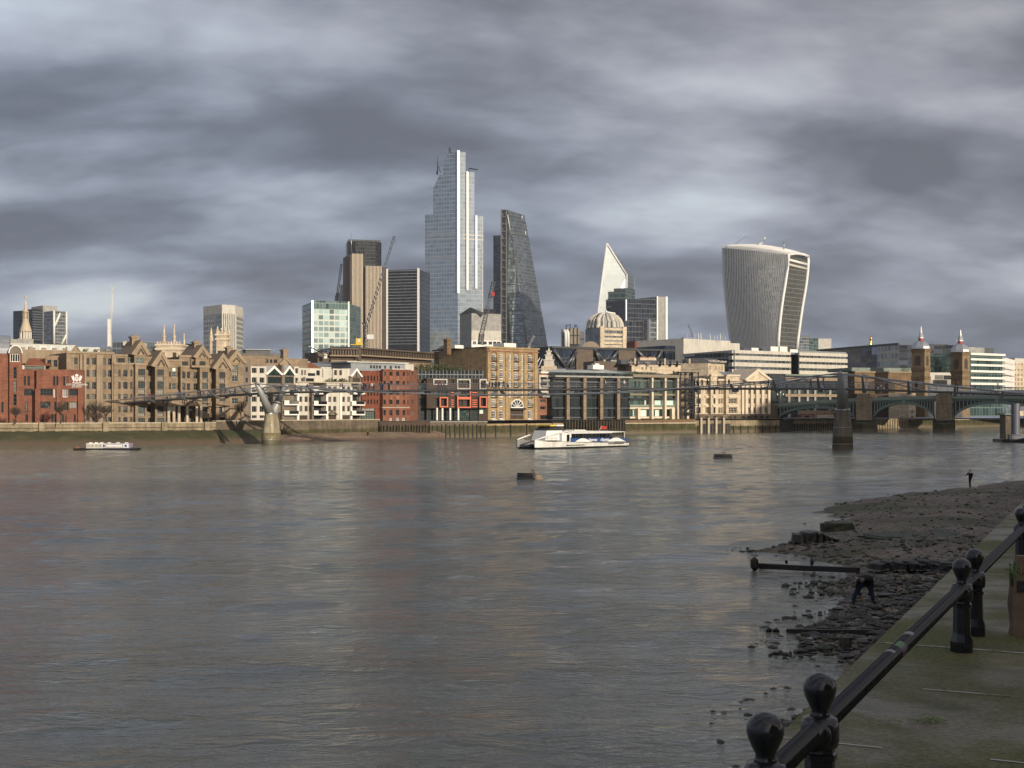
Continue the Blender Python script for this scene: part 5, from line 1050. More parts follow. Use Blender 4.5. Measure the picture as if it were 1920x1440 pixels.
# dark banded tower
D = 1120; w = Wall(8, 638, D + 6, 838, D); t = thing('banded_tower', 'black glass tower with thin white horizontal floor lines beside the ribbed tower', 'tower', base(w, 740)); b = MB(); z = w.Z(808, 740)
b.facade(w, 0, w.L, GZ, z, [], 'black_glass'); b.vol(w, 0, w.L, GZ, z, 35, 'navy_glass'); b.build('wall', t)
for i in range(25): b = MB(); zb = w.Z(815 + i * 19.6, 740); b.wb(w, 0, w.L, zb - .2, zb + .2, 0, .5, 'silver'); b.build('floor_line', t)
for u in (0, w.L): b = MB(); b.wb(w, u - .7, u + .7, GZ, z + 1, -1, 1, 'white_paint'); b.build('edge_frame', t)

# the tallest stepped glass tower
D = 1320; t = thing('glass_skyscraper', 'tallest pale blue glass skyscraper with stepped top and bright vertical white fins', 'skyscraper', (X(fx(8, 1090), D), D, GZ))
wl = Wall(8, 880, D + 14, 1092, D); wr = Wall(8, 1092, D, 1256, D + 12)
def tier(w, x0, x1, yt, mat, chop=0, back=45):
    b = MB(); u0, u1 = w.U(x0), w.U(x1); z = w.Z(yt, (x0 + x1) / 2)
    if chop:
        zc = z - chop; b.face([w.pt(u0, GZ), w.pt(u1, GZ), w.pt(u1, z), w.pt(u0 + chop * .5, z), w.pt(u0, zc)], mat)
        b.vol(w, u0, u1, GZ, zc, back, mat); b.mesh([w.pt(u0, zc, 0), w.pt(u0 + chop * .5, z, 0), w.pt(u0 + chop * .5, z, -back), w.pt(u0, zc, -back), w.pt(u1, z, 0), w.pt(u1, z, -back), w.pt(u1, zc, -back), w.pt(u1, zc, 0)], ((0, 1, 2, 3), (1, 4, 5, 2), (4, 7, 6, 5), (3, 2, 5, 6)), mat)
    else: b.facade(w, u0, u1, GZ, z, [], mat); b.vol(w, u0, u1, GZ, z, back, mat)
    b.build('tower_tier', t); return z
tier(wl, 880, 932, 452, 'tower_glass', 0, 20); tier(wl, 932, 996, 200, 'tower_glass', 14, 14); zt = tier(wl, 996, 1092, 55, 'tower_glass', 12, 8)
tier(wr, 1092, 1142, 50, 'tower_glass', 0, 3); tier(wr, 1142, 1198, 180, 'tower_glass', 0, 8); tier(wr, 1198, 1256, 462, 'tower_glass', 0, 12)
for x, y0, y1, wd in ((1092, 42, 960, 1.3), (1150, 178, 940, 1.1), (1207, 460, 930, 1.1)):
    b = MB(); u = wr.U(x); b.wb(wr, u - wd, u + wd, wr.Z(y1, x), wr.Z(y0, x), 0, 1.6, 'white_gloss'); b.build('fin', t)
for y in (1075, 735, 575, 608): b = MB(); zb = wl.Z(y, 1000); b.wb(wl, 0, wl.L, zb - .5, zb + .5, 0, .3, 'silver'); b.build('floor_band', t)
for y in (585, 612): b = MB(); zb = wr.Z(y, 1170); b.wb(wr, 5, wr.L, zb - .6, zb + .6, 0, .3, 'light_concrete'); b.build('floor_band', t)
b = MB(); 
for p, q in (((962, 195), (962, 80)), ((964, 140), (985, 190)), ((955, 195), (964, 140))): b.tube([PT(8, *p, D + 20), PT(8, *q, D + 20)], .7, 4, 'mid_metal', .35)
b.build('mast', t); b = MB(); q = PT(8, 1163, 182, D + 20); b.tube([q, q + Vector((0, 0, 4)), q + Vector((9, 0, 2.5))], .8, 4, 'dark_metal'); q = PT(8, 1040, 56, D + 20); b.build('roof_crane', t); b = MB(); b.box(q.x - 1, q.x + 1, q.y - 1, q.y + 1, q.z, q.z + 5, 'dark_metal'); b.build('roof_vent', t)
for i in range(24): b = MB(); y = 520 + i * 31; zb = wr.Z(y, 1250); b.wb(wr, wr.L - 1.6, wr.L - .9, zb, zb + 4, 0, .3, 'light_concrete'); b.build('corner_fin', t)

# dark slim tower and the wedge tower
t, w, z = simple('dark_tower', 'slim dark slab tower just left of the wedge shaped tower', 'tower', 8, 1320, 1540, 1370, 1540, 588, 'navy_glass', 25)
simple('dark_plant_block', 'low black block at the foot of the slim dark slab tower', 'building', 8, 1258, 1400, 1330, 1400, 1062, 'black_glass', 20)
D = 1470; t = thing('wedge_tower', 'dark glass wedge tower with sloping right side and ladder frame up its left edge', 'skyscraper', (X(fx(8, 1480), D), D, GZ))
A0, B0, C0 = PT(8, 1395, 1375, D + 10), PT(8, 1552, 1375, D), PT(8, 1684, 1375, D + 40); A1, B1, C1 = PT(8, 1398, 422, D + 20), PT(8, 1412, 424, D + 19), PT(8, 1521, 457, D + 45)
E0, E1 = A0 + Vector((10, 60, 0)), A1 + Vector((8, 40, 0)); G0, G1 = C0 + Vector((-14, 30, 0)), C1 + Vector((-4, 18, 0))
poly_tower(t, [(A0, B0, B1, A1), (B0, C0, C1, B1), (C0, G0, G1, C1), (G0, E0, E1, G1), (E0, A0, A1, E1), (A1, B1, C1, G1, E1)], 'wedge_glass', 'glass_wall')
b = MB()
for y, xa, xb in ((575, 1405, 1530), (740, 1410, 1560), (905, 1412, 1592), (1070, 1412, 1625), (1228, 1412, 1655)):
    f = (y - 424) / (1375 - 424); b.tube([A1.lerp(A0, f) + Vector((0, -.8, 0)), B1.lerp(B0, f) + Vector((0, -.8, 0)), C1.lerp(C0, f) + Vector((0, -.8, 0))], .55, 4, 'mid_metal')
b.build('floor_band', t)
b = MB(); b.tube([B1 + Vector((0, -.6, 0)), B0 + Vector((0, -.6, 0))], .45, 4, 'mid_metal'); b.build('edge_rib', t)
w = Wall(8, 1367, D, 1408, D); zt = w.Z(420, 1388); b = MB(); b.wb(w, 0, w.L, GZ, zt, -14, -2.2, 'dark_metal')
b.build('lift_core', t); b = MB()
for u in (0, w.L - 1.3): b.wb(w, u, u + 1.3, GZ, zt, -2.1, 0, 'mid_metal')
b.build('ladder_post', t); n = 28; h = (zt - GZ) / n
for i in range(n):
    b = MB(); z0 = GZ + i * h; b.wb(w, 1.3, w.L - 1.3, z0 - .45, z0 + .45, -1.8, -.2, 'mid_metal')
    b.tube([w.pt(1.5, z0 + .5, -1), w.pt(w.L / 2, z0 + h - .5, -1), w.pt(w.L - 1.5, z0 + .5, -1)], .55, 4, 'mid_metal'); b.build('ladder_brace', t)
for p, q in (((1412, 455), (1428, 555)), ((1507, 460), (1503, 480)), ((1526, 560), (1529, 585))):
    b = MB(); b.tube([PT(8, *p, D - 2), PT(8, *q, D - 2)], .6, 4, 'white_gloss'); b.build('bright_edge', t)
# pale block under the wedge, dark shed roof beside it
D = 950; w = Wall(8, 1180, D, 1370, D + 5); t = thing('pale_block', 'plain pale grey and beige box building between the two tall glass towers', 'building', base(w, 1270)); b = MB(); z = w.Z(1092, 1270); zm = w.Z(1200, 1270); zl = w.Z(1265, 1270)
b.facade(w, 0, w.L, zm, z, [], 'grey_concrete'); b.facade(w, 0, w.L, zl, zm, [], 'light_concrete'); b.vol(w, 0, w.L, zl, z, 25, 'light_concrete'); b.build('wall', t)
b = MB(); front(t, b, w, 1180, 1372, 1264, None, [(x, x + 22) for x in (1188, 1222, 1256, 1290, 1318, 1344)], [(1270, 1290)], 'white_paint', o=.5, back=24, xr=1270); b.build('lower_wall', t)
w2 = Wall(8, 1105, D + 18, 1180, D); b = MB(); b.facade(w2, 0, w2.L, GZ, w2.Z(1092, 1150), [], 'grey_concrete'); b.vol(w2, 0, w2.L, GZ, w2.Z(1092, 1150), 20, 'grey_concrete'); b.build('side_wall', t)
b = MB(); b.mesh([w2.pt(0, w2.Z(1092, 1150), 1), w2.pt(w2.L, w2.Z(1050, 1175), 1), w2.pt(w2.L + 10, w2.Z(1090, 1240), -8), w2.pt(0, w2.Z(1092, 1150), -8)], ((0, 1, 2, 3),), 'zinc_roof'); b.build('roof', t)

# ------ right half of the skyline
t = thing('pointed_tower', 'pale glass tower rising to a sharp slanting point like a blade', 'skyscraper', (X(fx(9, 400), 1350), 1350, GZ)); D = 1350
a0, a1, a2, a3 = PT(9, 268, 800, D), PT(9, 361, 97, D), PT(9, 499, 318, D + 10), PT(9, 492, 800, D + 10)
b1, b2 = PT(9, 549, 328, D + 40), PT(9, 549, 800, D + 40); c1, c0 = a1 + Vector((10, 26, -8)), a0 + Vector((10, 40, 0))
poly_tower(t, [(a0, a3, a2, a1)], 'scalpel_glass', 'glass_wall'); poly_tower(t, [(a3, b2, b1, a2), (b2, c0, c1, b1), (c0, a0, a1, c1), (a1, a2, b1, c1)], 'tower_glass_dark', 'side_wall')
for p, q in ((a0, a1), (a1, a2), (a2, a3)): b = MB(); b.tube([p + Vector((0, -.6, 0)), q + Vector((0, -.6, 0))], 1.0, 4, 'white_gloss'); b.build('edge_trim', t)
b = MB(); b.tube([b1, b2], .9, 4, 'silver'); b.build('edge_trim', t)
D = 1200; t = thing('stepped_tower', 'dark curved glass tower stepping up in front of the pointed tower', 'tower', (X(fx(9, 420), D), D, GZ)); 
for x0, x1, yt, dd in ((355, 490, 486, 0), (370, 490, 430, 1), (410, 490, 409, 2)):
    w = Wall(9, x0, D + 6 + dd * 7, x1, D + dd * 7); b = MB(); z = w.Z(yt, 430); b.wb(w, 0, w.L, GZ, z, -20, 0, 'teal_side_glass' if dd else 'navy_glass'); 
    for i in range(9): zb = z - i * 5.4 - 1; b.wb(w, -.1, w.L + .1, zb - .5, zb + .5, 0, .4, 'mid_metal')
    b.build('tower_tier', t)
D = 1120; w = Wall(9, 490, D, 708, D + 12); t = thing('navy_tower', 'square navy glass tower with a silver right edge beside the domed building', 'tower', base(w, 600)); b = MB(); z = w.Z(478, 600)
b.face([w.pt(0, GZ), w.pt(w.L, GZ), w.pt(w.L, w.Z(466, 700)), w.pt(0, w.Z(486, 490))], 'navy_glass'); b.vol(w, 0, w.L, GZ, w.Z(487, 600), 26, 'navy_glass'); b.build('wall', t)
b = MB(); b.wb(w, w.L, w.L + 9, GZ, w.Z(466, 720), -20, 0, 'grey_concrete'); b.wb(w, w.L + 8, w.L + 10, GZ, w.Z(464, 720), -2, .8, 'white_paint'); b.wb(w, w.L - .5, w.L + .6, GZ, w.Z(464, 710), -1, .8, 'silver'); b.build('edge_wall', t); b = MB(); b.wb(w, 0, 1, GZ, w.Z(486, 495), -1, .6, 'silver'); b.build('edge_trim', t)
D = 980; w = Wall(9, 485, D, 652, D + 4); t = thing('navy_office', 'lower dark navy glass office with one copper coloured stripe', 'building', base(w, 560)); b = MB(); b.wb(w, 0, w.L, GZ, w.Z(632, 560), -18, 0, 'navy_glass'); b.build('wall', t)
b = MB(); u = w.U(608); b.wb(w, u, w.U(630), GZ, w.Z(634, 620), 0, 1.2, 'orange_brick'); b.build('copper_stripe', t); w2 = Wall(9, 652, D - 2, 706, D + 4); b = MB(); b.wb(w2, 0, w2.L, GZ, w2.Z(625, 680), -18, 0, 'office_glass'); b.wb(w2, -.5, .8, GZ, w2.Z(624, 680), -1, .8, 'silver'); b.build('glass_wing', t)
simple('dark_red_block', 'small dark red rooftop block under the copper stripe', 'building', 9, 555, 700, 640, 702, 772, 'dark_red_brick', 12)
# industrial steel office with blue cranes
D = 1080; t = thing('steel_clad_office', 'boxy beige and steel clad tower with pipes and small blue cranes on its roof', 'building', (X(fx(9, 120), D), D, GZ))
for x0, x1, yt, m_, dd in ((92, 172, 684, 'bronze', 0), (50, 92, 690, 'mid_metal', 4), (172, 206, 708, 'mid_metal', 6)):
    w = Wall(9, x0, D + dd, x1, D + dd); z = w.Z(yt, (x0 + x1) / 2); b = MB(); b.wb(w, 0, w.L, GZ if x0 != 92 else w.Z(795, 130), z, -14, 0, m_)
    for i in range(4): zb = z - 6 - i * 12; b.wb(w, 0, w.L, zb - .4, zb + .4, 0, .5, 'dark_metal')
    if x0 == 92:
        for i in range(3): u = w.L * (i + .5) / 3; b.wb(w, u - .4, u + .4, w.Z(795, 130), z, 0, .6, 'dark_metal')
        b.wb(w, 1, w.L - 1, GZ, w.Z(795, 130), -12, -2, 'dark_metal')
    b.build('clad_block', t)
for x in (76, 93): b = MB(); b.tube([PT(9, x, 830, D - 2), PT(9, x, 715, D - 2), PT(9, x - 12, 695, D - 2)], 1.3, 6, 'white_gloss'); b.build('pipe', t)
for x, y0, y1, dx in ((110, 684, 655, -10), (80, 690, 662, 22), (140, 684, 660, 16), (155, 684, 668, -18)): b = MB(); b.tube([PT(9, x, y0, D + 4), PT(9, x, y1, D + 4), PT(9, x + dx, y1 + 4, D + 4)], .55, 4, 'blue_paint'); b.build('roof_crane', t)
# striped domed building
D = 760; w = Wall(9, 325, D, 480, D + 6); wl = Wall(9, 237, D + 22, 325, D); t = thing('domed_office', 'cream office with horizontal stripes under a ribbed rounded barrel dome', 'building', base(w, 400)); b = MB(); z0 = w.Z(680, 400)
for ww in (w, wl): b.facade(ww, 0, ww.L, GZ, z0, [], 'office_glass')
b.vol(w, 0, w.L, GZ, z0, 20, 'office_glass'); b.build('wall', t)
for y in (690, 728, 757, 785, 808):
    for ww, nm in ((w, 'stone_band'), (wl, 'stone_band')): b = MB(); zb = ww.Z(y, 325); b.wb(ww, -.2, ww.L + .3, zb - .7, zb + .7, 0, .5, 'cream_stone'); b.build(nm, t)
for ww, u in ((w, 0), (w, w.L)): b = MB(); b.wb(ww, u - 1.3, u + 1.3, GZ, z0 + .5, -.5, .9, 'cream_stone'); b.build('corner_pier', t)
b = MB(); rx = (w.L + 8) / 2; cc = w.pt(w.L * .32, z0, -10); H = w.Z(578, 400) - z0
prof = [(1.0, 0), (1.0, .12), (.97, .35), (.88, .6), (.72, .8), (.48, .94), (.2, 1.0), (.02, 1.01)]
rxx = (X(fx(9, 482), D) - X(fx(9, 240), D)) / 2; cxx = (X(fx(9, 482), D) + X(fx(9, 240), D)) / 2
b.lathe((cxx, D + 16, z0), [(r * rxx, z * H) for r, z in prof], 24, 'grey_concrete', sx=1, sy=.8); b.build('dome', t)
for i in range(10):
    b = MB(); a = math.pi + math.pi * (i + .5) / 10; b.tube([(cxx + math.cos(a) * r * rxx * 1.01, D + 16 + math.sin(a) * r * rxx * .81, z0 + z * H) for r, z in prof], .7 if i % 3 else 1.5, 4, 'light_concrete'); b.build('dome_rib', t)
b = MB(); b.tube([PT(9, 350, 556, D + 16), PT(9, 362, 574, D + 16), PT(9, 420, 584, D + 16)], .7, 4, 'white_gloss'); b.build('roof_rail', t)
D = 640; t = thing('barrel_roofed_hall', 'small hall with a pale barrel vaulted roof below the ribbed dome', 'building', (X(fx(9, 250), D), D, GZ)); b = MB(); q = PT(9, 250, 826, D); r = 62 / 3.692 * D / F
b.box(q.x - r, q.x + r, D, D + 20, GZ, q.z, 'light_concrete'); b.build('wall', t); b = MB(); n = 14
for i in range(n):
    a0, a1 = math.pi * i / n, math.pi * (i + 1) / n; P_ = lambda a, y: (q.x - math.cos(a) * r, y, q.z + math.sin(a) * r * .82); b.face([P_(a0, D), P_(a1, D), P_(a1, D + 20), P_(a0, D + 20)], 'pale_roof', True)
b.face([P_(math.pi * i / n, D) for i in range(n + 1)], 'bronze'); b.build('roof', t)

# top-heavy curved tower with white fins
D = 1180; t = thing('curved_tower', 'top heavy curved tower with close white vertical fins, swelling outward to a rounded roof', 'skyscraper', (X(fx(9, 1450), D), D, GZ))
LV = [828, 750, 670, 590, 510, 430, 350, 280, 225, 180]
XL = [1224, 1213, 1203, 1194, 1186, 1178, 1171, 1166, 1164, 1163]; XC = [1541, 1544, 1549, 1556, 1565, 1575, 1587, 1598, 1607, 1616]; XR = [1672, 1679, 1688, 1697, 1707, 1718, 1730, 1740, 1747, 1751]
DL, DC, DR = D + 45, D, D + 26
NU = 37; rows = []
for i in range(len(LV)):
    f = i / (len(LV) - 1); zl = Z(fy(9, 828 + (128 - 828) * f), DL); zc = Z(fy(9, 828 + (178 - 828) * f), DC); zr = Z(fy(9, 828 + (214 - 828) * f), DR)
    rows.append((Vector((X(fx(9, XL[i]), DL), DL, zl)), Vector((X(fx(9, XC[i]), DC), DC, zc)), Vector((X(fx(9, XR[i]), DR), DR, zr))))
def lp(i, s):  # point on the broad face with a slight belly
    p = rows[i][0].lerp(rows[i][1], s); return p + Vector((-.35, -.93, 0)) * (4 * s * (1 - s) * 5.0)
# the roof: each column line bends back over a vault
vault = [(0.0, 0.0), (.10, 4.5), (.28, 9.5), (.52, 13), (.78, 14), (1.0, 12)]
def column(s):
    pts = [lp(i, s) for i in range(len(rows))]; top = pts[-1]; back = rows[-1][2] - rows[-1][1]; k = 1.0
    amp = .18 + .30 * math.sin(math.pi * min(1, max(0, s * .8 + .12)))
    return pts + [top + back * v[0] + Vector((0, 0, v[1] * amp - back.z * v[0] * .2)) for v in vault[1:]]
cols = [column(j / (NU - 1)) for j in range(NU)]; nr_ = len(cols[0]); b = MB()
v = [p for c in cols for p in c]; f = [(j * nr_ + i, (j + 1) * nr_ + i, (j + 1) * nr_ + i + 1, j * nr_ + i + 1) for j in range(NU - 1) for i in range(nr_ - 1)]; nw = len(rows)
b.mesh(v, [q for n_, q in enumerate(f) if n_ % (nr_ - 1) < nw - 1], 'fin_glass', True); b.mesh(v, [q for n_, q in enumerate(f) if n_ % (nr_ - 1) >= nw - 1], 'zinc_roof', True); b.build('glass_wall', t)
b = MB()
for i in range(len(rows) - 1): b.face([rows[i][1], rows[i][2], rows[i + 1][2], rows[i + 1][1]], 'louvre_grey')
endarc = cols[-1][len(rows) - 1:]; b.face([rows[-1][1], rows[-1][2]] + list(reversed(endarc[1:-1])), 'black_glass'); b.build('end_wall', t)
bk = [r[2] + Vector((-2, 40, 0)) for r in rows]; bl_ = [r[0] + Vector((20, 30, 0)) for r in rows]; b = MB()
for i in range(len(rows) - 1): b.face([rows[i][2], bk[i], bk[i + 1], rows[i + 1][2]], 'office_glass'); b.face([bk[i], bl_[i], bl_[i + 1], bk[i + 1]], 'office_glass'); b.face([bl_[i], rows[i][0], rows[i + 1][0], bl_[i + 1]], 'office_glass')
b.build('back_wall', t)
out = Vector((-.3, -.95, 0)); side = (rows[0][1] - rows[0][0]).normalized()
for j in range(NU):
    c = cols[j]; wd = .5 if 0 < j < NU - 1 else 1.1; b = MB(); v = []
    for n_, p in enumerate(c):
        o_ = out * 1.0 if n_ < len(rows) else Vector((0, -.4, 1.3)); v += [p - side * wd, p + side * wd, p + side * wd + o_, p - side * wd + o_]
    f = []
    for i in range(len(c) - 1):
        for k in range(4): f.append((i * 4 + k, i * 4 + (k + 1) % 4, i * 4 + 4 + (k + 1) % 4, i * 4 + 4 + k))
    b.mesh(v, f, 'white_gloss'); b.build('fin', t)
b = MB(); b.tube([r[2] + Vector((.5, -.5, 0)) for r in rows] + [endarc[-1]], 1.5, 6, 'white_gloss'); b.build('end_frame', t)
b = MB(); b.tube([p + Vector((.6, -1, 0)) for p in [r[1] for r in rows] + endarc[1:]], 1.4, 6, 'white_gloss'); b.build('end_frame', t)
for f0 in (.90, .95):
    i = -1; p, q = rows[-2][1].lerp(rows[-1][1], (f0 - .89) * 9), rows[-2][2].lerp(rows[-1][2], (f0 - .89) * 9); b = MB(); b.tube([p + Vector((1, -.8, 0)), q + Vector((-.5, -.8, 0))], 1.3, 4, 'white_paint' if f0 > .92 else 'light_concrete'); b.build('terrace_band', t)
b = MB(); q = PT(9, 1418, 100, D + 30); b.tube([q + Vector((-3, 0, -4)), q, q + Vector((4, 0, 1)), q + Vector((5, 0, 6))], .7, 5, 'white_gloss'); b.tube([q + Vector((-22, 0, 0)), q + Vector((-12, 0, 7))], .25, 4, 'mid_metal'); q = PT(9, 1586, 140, D + 15); b.tube([q, q + Vector((0, 0, 7))], .6, 4, 'steel'); b.build('roof_crane', t)

# long trussed office, small spire, mansard terrace
D = 545; t = thing('trussed_office', 'long dark roofed office with big diagonal steel braces behind the planted roof', 'building', (X(fx(5, 700), D), D, GZ)); w = Wall(5, 90, D, 1340, D + 30); b = MB(); ztop = w.Z(300, 600)
b.facade(w, 0, w.L, GZ, ztop, [], 'navy_glass'); b.vol(w, 0, w.L, GZ, ztop, 20, 'navy_glass', 'dark_metal'); b.build('glass_wall', t)
for x0, x1 in ((325, 500), (765, 940)): b = MB(); b.wb(w, w.U(x0), w.U(x1), GZ, w.Z(285, 600), -1, .8, 'brown_panel'); b.build('panel_bay', t)
for x0, y0, x1, y1 in ((85, 320, 210, 495), (320, 345, 215, 490), (505, 300, 600, 420), (755, 320, 680, 415), (945, 300, 1060, 420), (1210, 300, 1150, 415), (320, 330, 260, 495), (520, 310, 560, 425)): b = MB(); b.tube([w.pt(w.U(x0), w.Z(y0, 600), 1.0), w.pt(w.U(x1), w.Z(y1, 600), 1.0)], .7, 4, 'mid_metal'); b.build('brace', t)
b = MB(); b.wb(w, -1, w.L, ztop - .3, ztop + .5, -20, 1.2, 'dark_metal'); b.wb(w, w.U(1240), w.L + .5, GZ, w.Z(268, 1290), -20, .9, 'navy_glass'); b.build('roof', t)
D = 455; q = PT(5, 50, 495, D); t = thing('church_steeple', 'small white stepped church steeple squeezed beside the yellow warehouse', 'church tower', (q.x, D, GZ)); z_ = lambda y: Z(fy(5, y), D); b = MB(); b.box(q.x - 2.6, q.x + 2.6, D - 2.6, D + 2.6, GZ, z_(480), 'cream_stone'); b.build('tower', t); b = MB()
for r, y0, y1 in ((1.7, 480, 420), (1.2, 420, 370), (.75, 370, 330)): b.box(q.x - r, q.x + r, D - r, D + r, z_(y0), z_(y1), 'white_render'); b.box(q.x - r - .25, q.x + r + .25, D - r - .25, D + r + .25, z_(y1), z_(y1) + .3, 'white_render')
b.frus((q.x, D), .6, .08, z_(330), z_(285), 6, 'white_render'); b.build('spire', t)
t = thing('cable_roofed_office', 'dark green roofed office with white cable stays left of the trussed office', 'building', (X(fx(5, 20), 480), 480, GZ)); w = Wall(5, -60, 480, 300, 486); b = MB(); b.wb(w, 0, w.L, GZ, w.Z(505, 100), -14, 0, 'office_glass'); b.build('wall', t)
for x0, y0, x1, y1 in ((-5, 390, -55, 480), (85, 330, 150, 470), (20, 400, -20, 490)): b = MB(); b.tube([w.pt(w.U(x0), w.Z(y0, 50), -3), w.pt(w.U(x1), w.Z(y1, 50), -3)], .16, 4, 'white_gloss'); b.build('stay', t)
D = 470; w = Wall(5, 790, D, 1780, D + 14); t = thing('mansard_terrace', 'long stone terrace with grey slate mansard roof and rows of white dormers', 'building', base(w, 1300)); b = MB()
front(t, b, w, 910, 1780, 468, None, [(x, x + 20) for x in (1010, 1050, 1100, 1500, 1580, 1660, 1720)], [(492, 520)], 'cream_stone', 'cream', xr=1300); b.build('wall', t)
b = MB(); z0, z1 = w.Z(466, 1300), w.Z(418, 1300); u0, u1 = w.U(800), w.U(1775); b.mesh([w.pt(u0, z0, .3), w.pt(u1, z0, .3), w.pt(u1 - 2, z1, -2.4), w.pt(u0 + 1, z1, -2.4), w.pt(u1, z0, -14), w.pt(u0, z0, -14), w.pt(u1 - 2, z1, -12), w.pt(u0 + 1, z1, -12)], ((0, 1, 2, 3), (1, 4, 6, 2), (4, 5, 7, 6), (5, 0, 3, 7), (3, 2, 6, 7)), 'slate'); b.build('roof', t)
for x in (895, 955, 1070, 1200, 1305, 1375, 1440, 1515, 1590, 1670, 1745): b = MB(); u = w.U(x); b.wb(w, u - 1.1, u + 1.1, z0 + .5, z1 - 1.0, -2, .5, 'white_render'); b.wb(w, u - .42, u + .42, z0 + 1.3, z1 - 2.2, .45, .56, 'window_glass'); b.build('dormer', t)
for x in (935, 1245, 1500): b = MB(); u = w.U(x); b.wb(w, u - .35, u + .35, z0, z1 + .6, -2, .9, 'pale_coping'); b.build('party_wall', t)
for x in (1118, 1205): b = MB(); u = w.U(x); b.wb(w, u - 1.6, u + 1.6, z1, w.Z(385, x), -9, -6, 'cream_stone'); b.wb(w, u - 1.2, u + 1.2, w.Z(385, x), w.Z(375, x), -8.5, -6.5, 'orange_brick'); b.build('chimney', t)
# its rounded corner pavilion
w = Wall(6, 470, 476, 640, 490); b = MB(); front(t, b, w, 470, 632, 440, None, [(480, 497), (540, 554), (570, 582), (600, 614)], [(465, 505)], 'cream_stone', 'cream', o=1, xr=550); b.build('pavilion', t)
b = MB(); z0, z1 = w.Z(440, 550), w.Z(385, 550); u0, u1 = w.U(470), w.U(625); b.mesh([w.pt(u0, z0, 1.2), w.pt(u1, z0, 1.2), w.pt(u1 - 2.2, z1, -2), w.pt(u0 + 1, z1, -2), w.pt(u1, z0, -12), w.pt(u0, z0, -12), w.pt(u1 - 2.2, z1, -10), w.pt(u0 + 1, z1, -10)], ((0, 1, 2, 3), (1, 4, 6, 2), (4, 5, 7, 6), (5, 0, 3, 7), (3, 2, 6, 7)), 'slate'); b.build('pavilion_roof', t)
for x in (490, 540, 578, 608): b = MB(); u = w.U(x); b.wb(w, u - .9, u + .9, z0 + .5, z1 - .8, -2, 1.4, 'white_render'); b.wb(w, u - .5, u + .5, z0 + .9, z1 - 1.6, 1.35, 1.46, 'window_glass'); b.build('dormer', t)
t, w, z = simple('rooftop_plant', 'brown rooftop plant rooms between the planted roof and the trussed office', 'building', 5, 520, 470, 760, 474, 430, 'brown_panel', 8); b = MB(); b.wb(w, w.U(620), w.U(640), z, w.Z(412, 630), -3, 0, 'pale_coping'); b.wb(w, w.U(690), w.U(750), z, w.Z(415, 720), -4, .3, 'grey_concrete'); b.build('plant_box', t)

# white banded office behind the mansard terrace
D = 560; wl = Wall(6, 225, 600, 722, D); w = Wall(6, 722, D, 1850, D + 40); t = thing('white_banded_office', 'long white office with dark ribbon windows below the curved tower', 'building', base(w, 1200))
b = MB(); zt = w.Z(305, 900)
b.facade(wl, 0, wl.L, GZ, zt, [], 'navy_glass'); b.facade(w, 0, w.U(1285), GZ, zt, [], 'office_glass'); b.facade(w, w.U(1368), w.L, GZ, w.Z(312, 1600), [], 'office_glass'); b.vol(w, 0, w.L, GZ, zt - 1, 24, 'office_glass'); b.wb(w, w.U(1285), w.U(1368), GZ, zt - .5, -6, -4, 'office_glass'); b.build('wall', t)  # left face's shade put into darker glass
for y0, y1 in ((303, 335), (358, 398), (424, 465), (492, 530)):
    for ww, u0, u1, m_, xr in ((wl, 0, wl.L, 'light_concrete', 700), (w, 0, w.U(1285), 'white_render', 800), (w, w.U(1368), w.L, 'white_render', 800)):
        b = MB(); b.wb(ww, u0, u1, ww.Z(y1, xr), ww.Z(y0, xr), 0, .7, m_); b.build('white_band', t)
for x in (1200, 1290, 1395): b = MB(); u = w.U(x); b.wb(w, u - 2.4, u + 2.4, zt, w.Z(262 if x < 1300 else 290, x), -9, -4, 'white_paint'); b.build('roof_box', t)
b = MB(); b.wb(w, w.U(970), w.U(1040), zt, w.Z(275, 1000), -9, -4, 'white_paint'); b.build('roof_box', t)
t, w, z = simple('white_flat_block', 'big plain white box building with a shaded left side and roof aerials', 'building', 6, 222, 640, 690, 664, 197, 'light_concrete', 30); wl = Wall(6, 115, 700, 222, 640); b = MB(); b.facade(wl, 0, wl.L, GZ, wl.Z(200, 170), [], 'grey_brown'); b.wb(w, w.L, w.L + 10, GZ, w.Z(228, 720), -20, -2, 'light_concrete'); b.build('side_wall', t)  # left side's shade put into a darker wall colour
for x, y in ((258, 140), (335, 128), (370, 130), (395, 128), (487, 138), (530, 155), (560, 150), (590, 135), (640, 165)): mast(t, 6, x, 200, y, 655, .32 if x in (395, 370, 487, 590) else .14, 'white_paint', 'aerial')
# far pale blocks right of the curved tower
simple('far_office', 'faded teal office block at the right foot of the curved tower', 'building', 6, 1370, 1500, 1480, 1500, 156, 'office_glass', 20); simple('far_office', 'faded green grey block further right of the curved tower', 'building', 6, 1480, 1560, 1570, 1560, 178, 'teal_side_glass', 20); simple('far_office', 'faint beige block farthest right of the curved tower', 'building', 6, 1568, 1620, 1700, 1620, 186, 'light_concrete', 20)
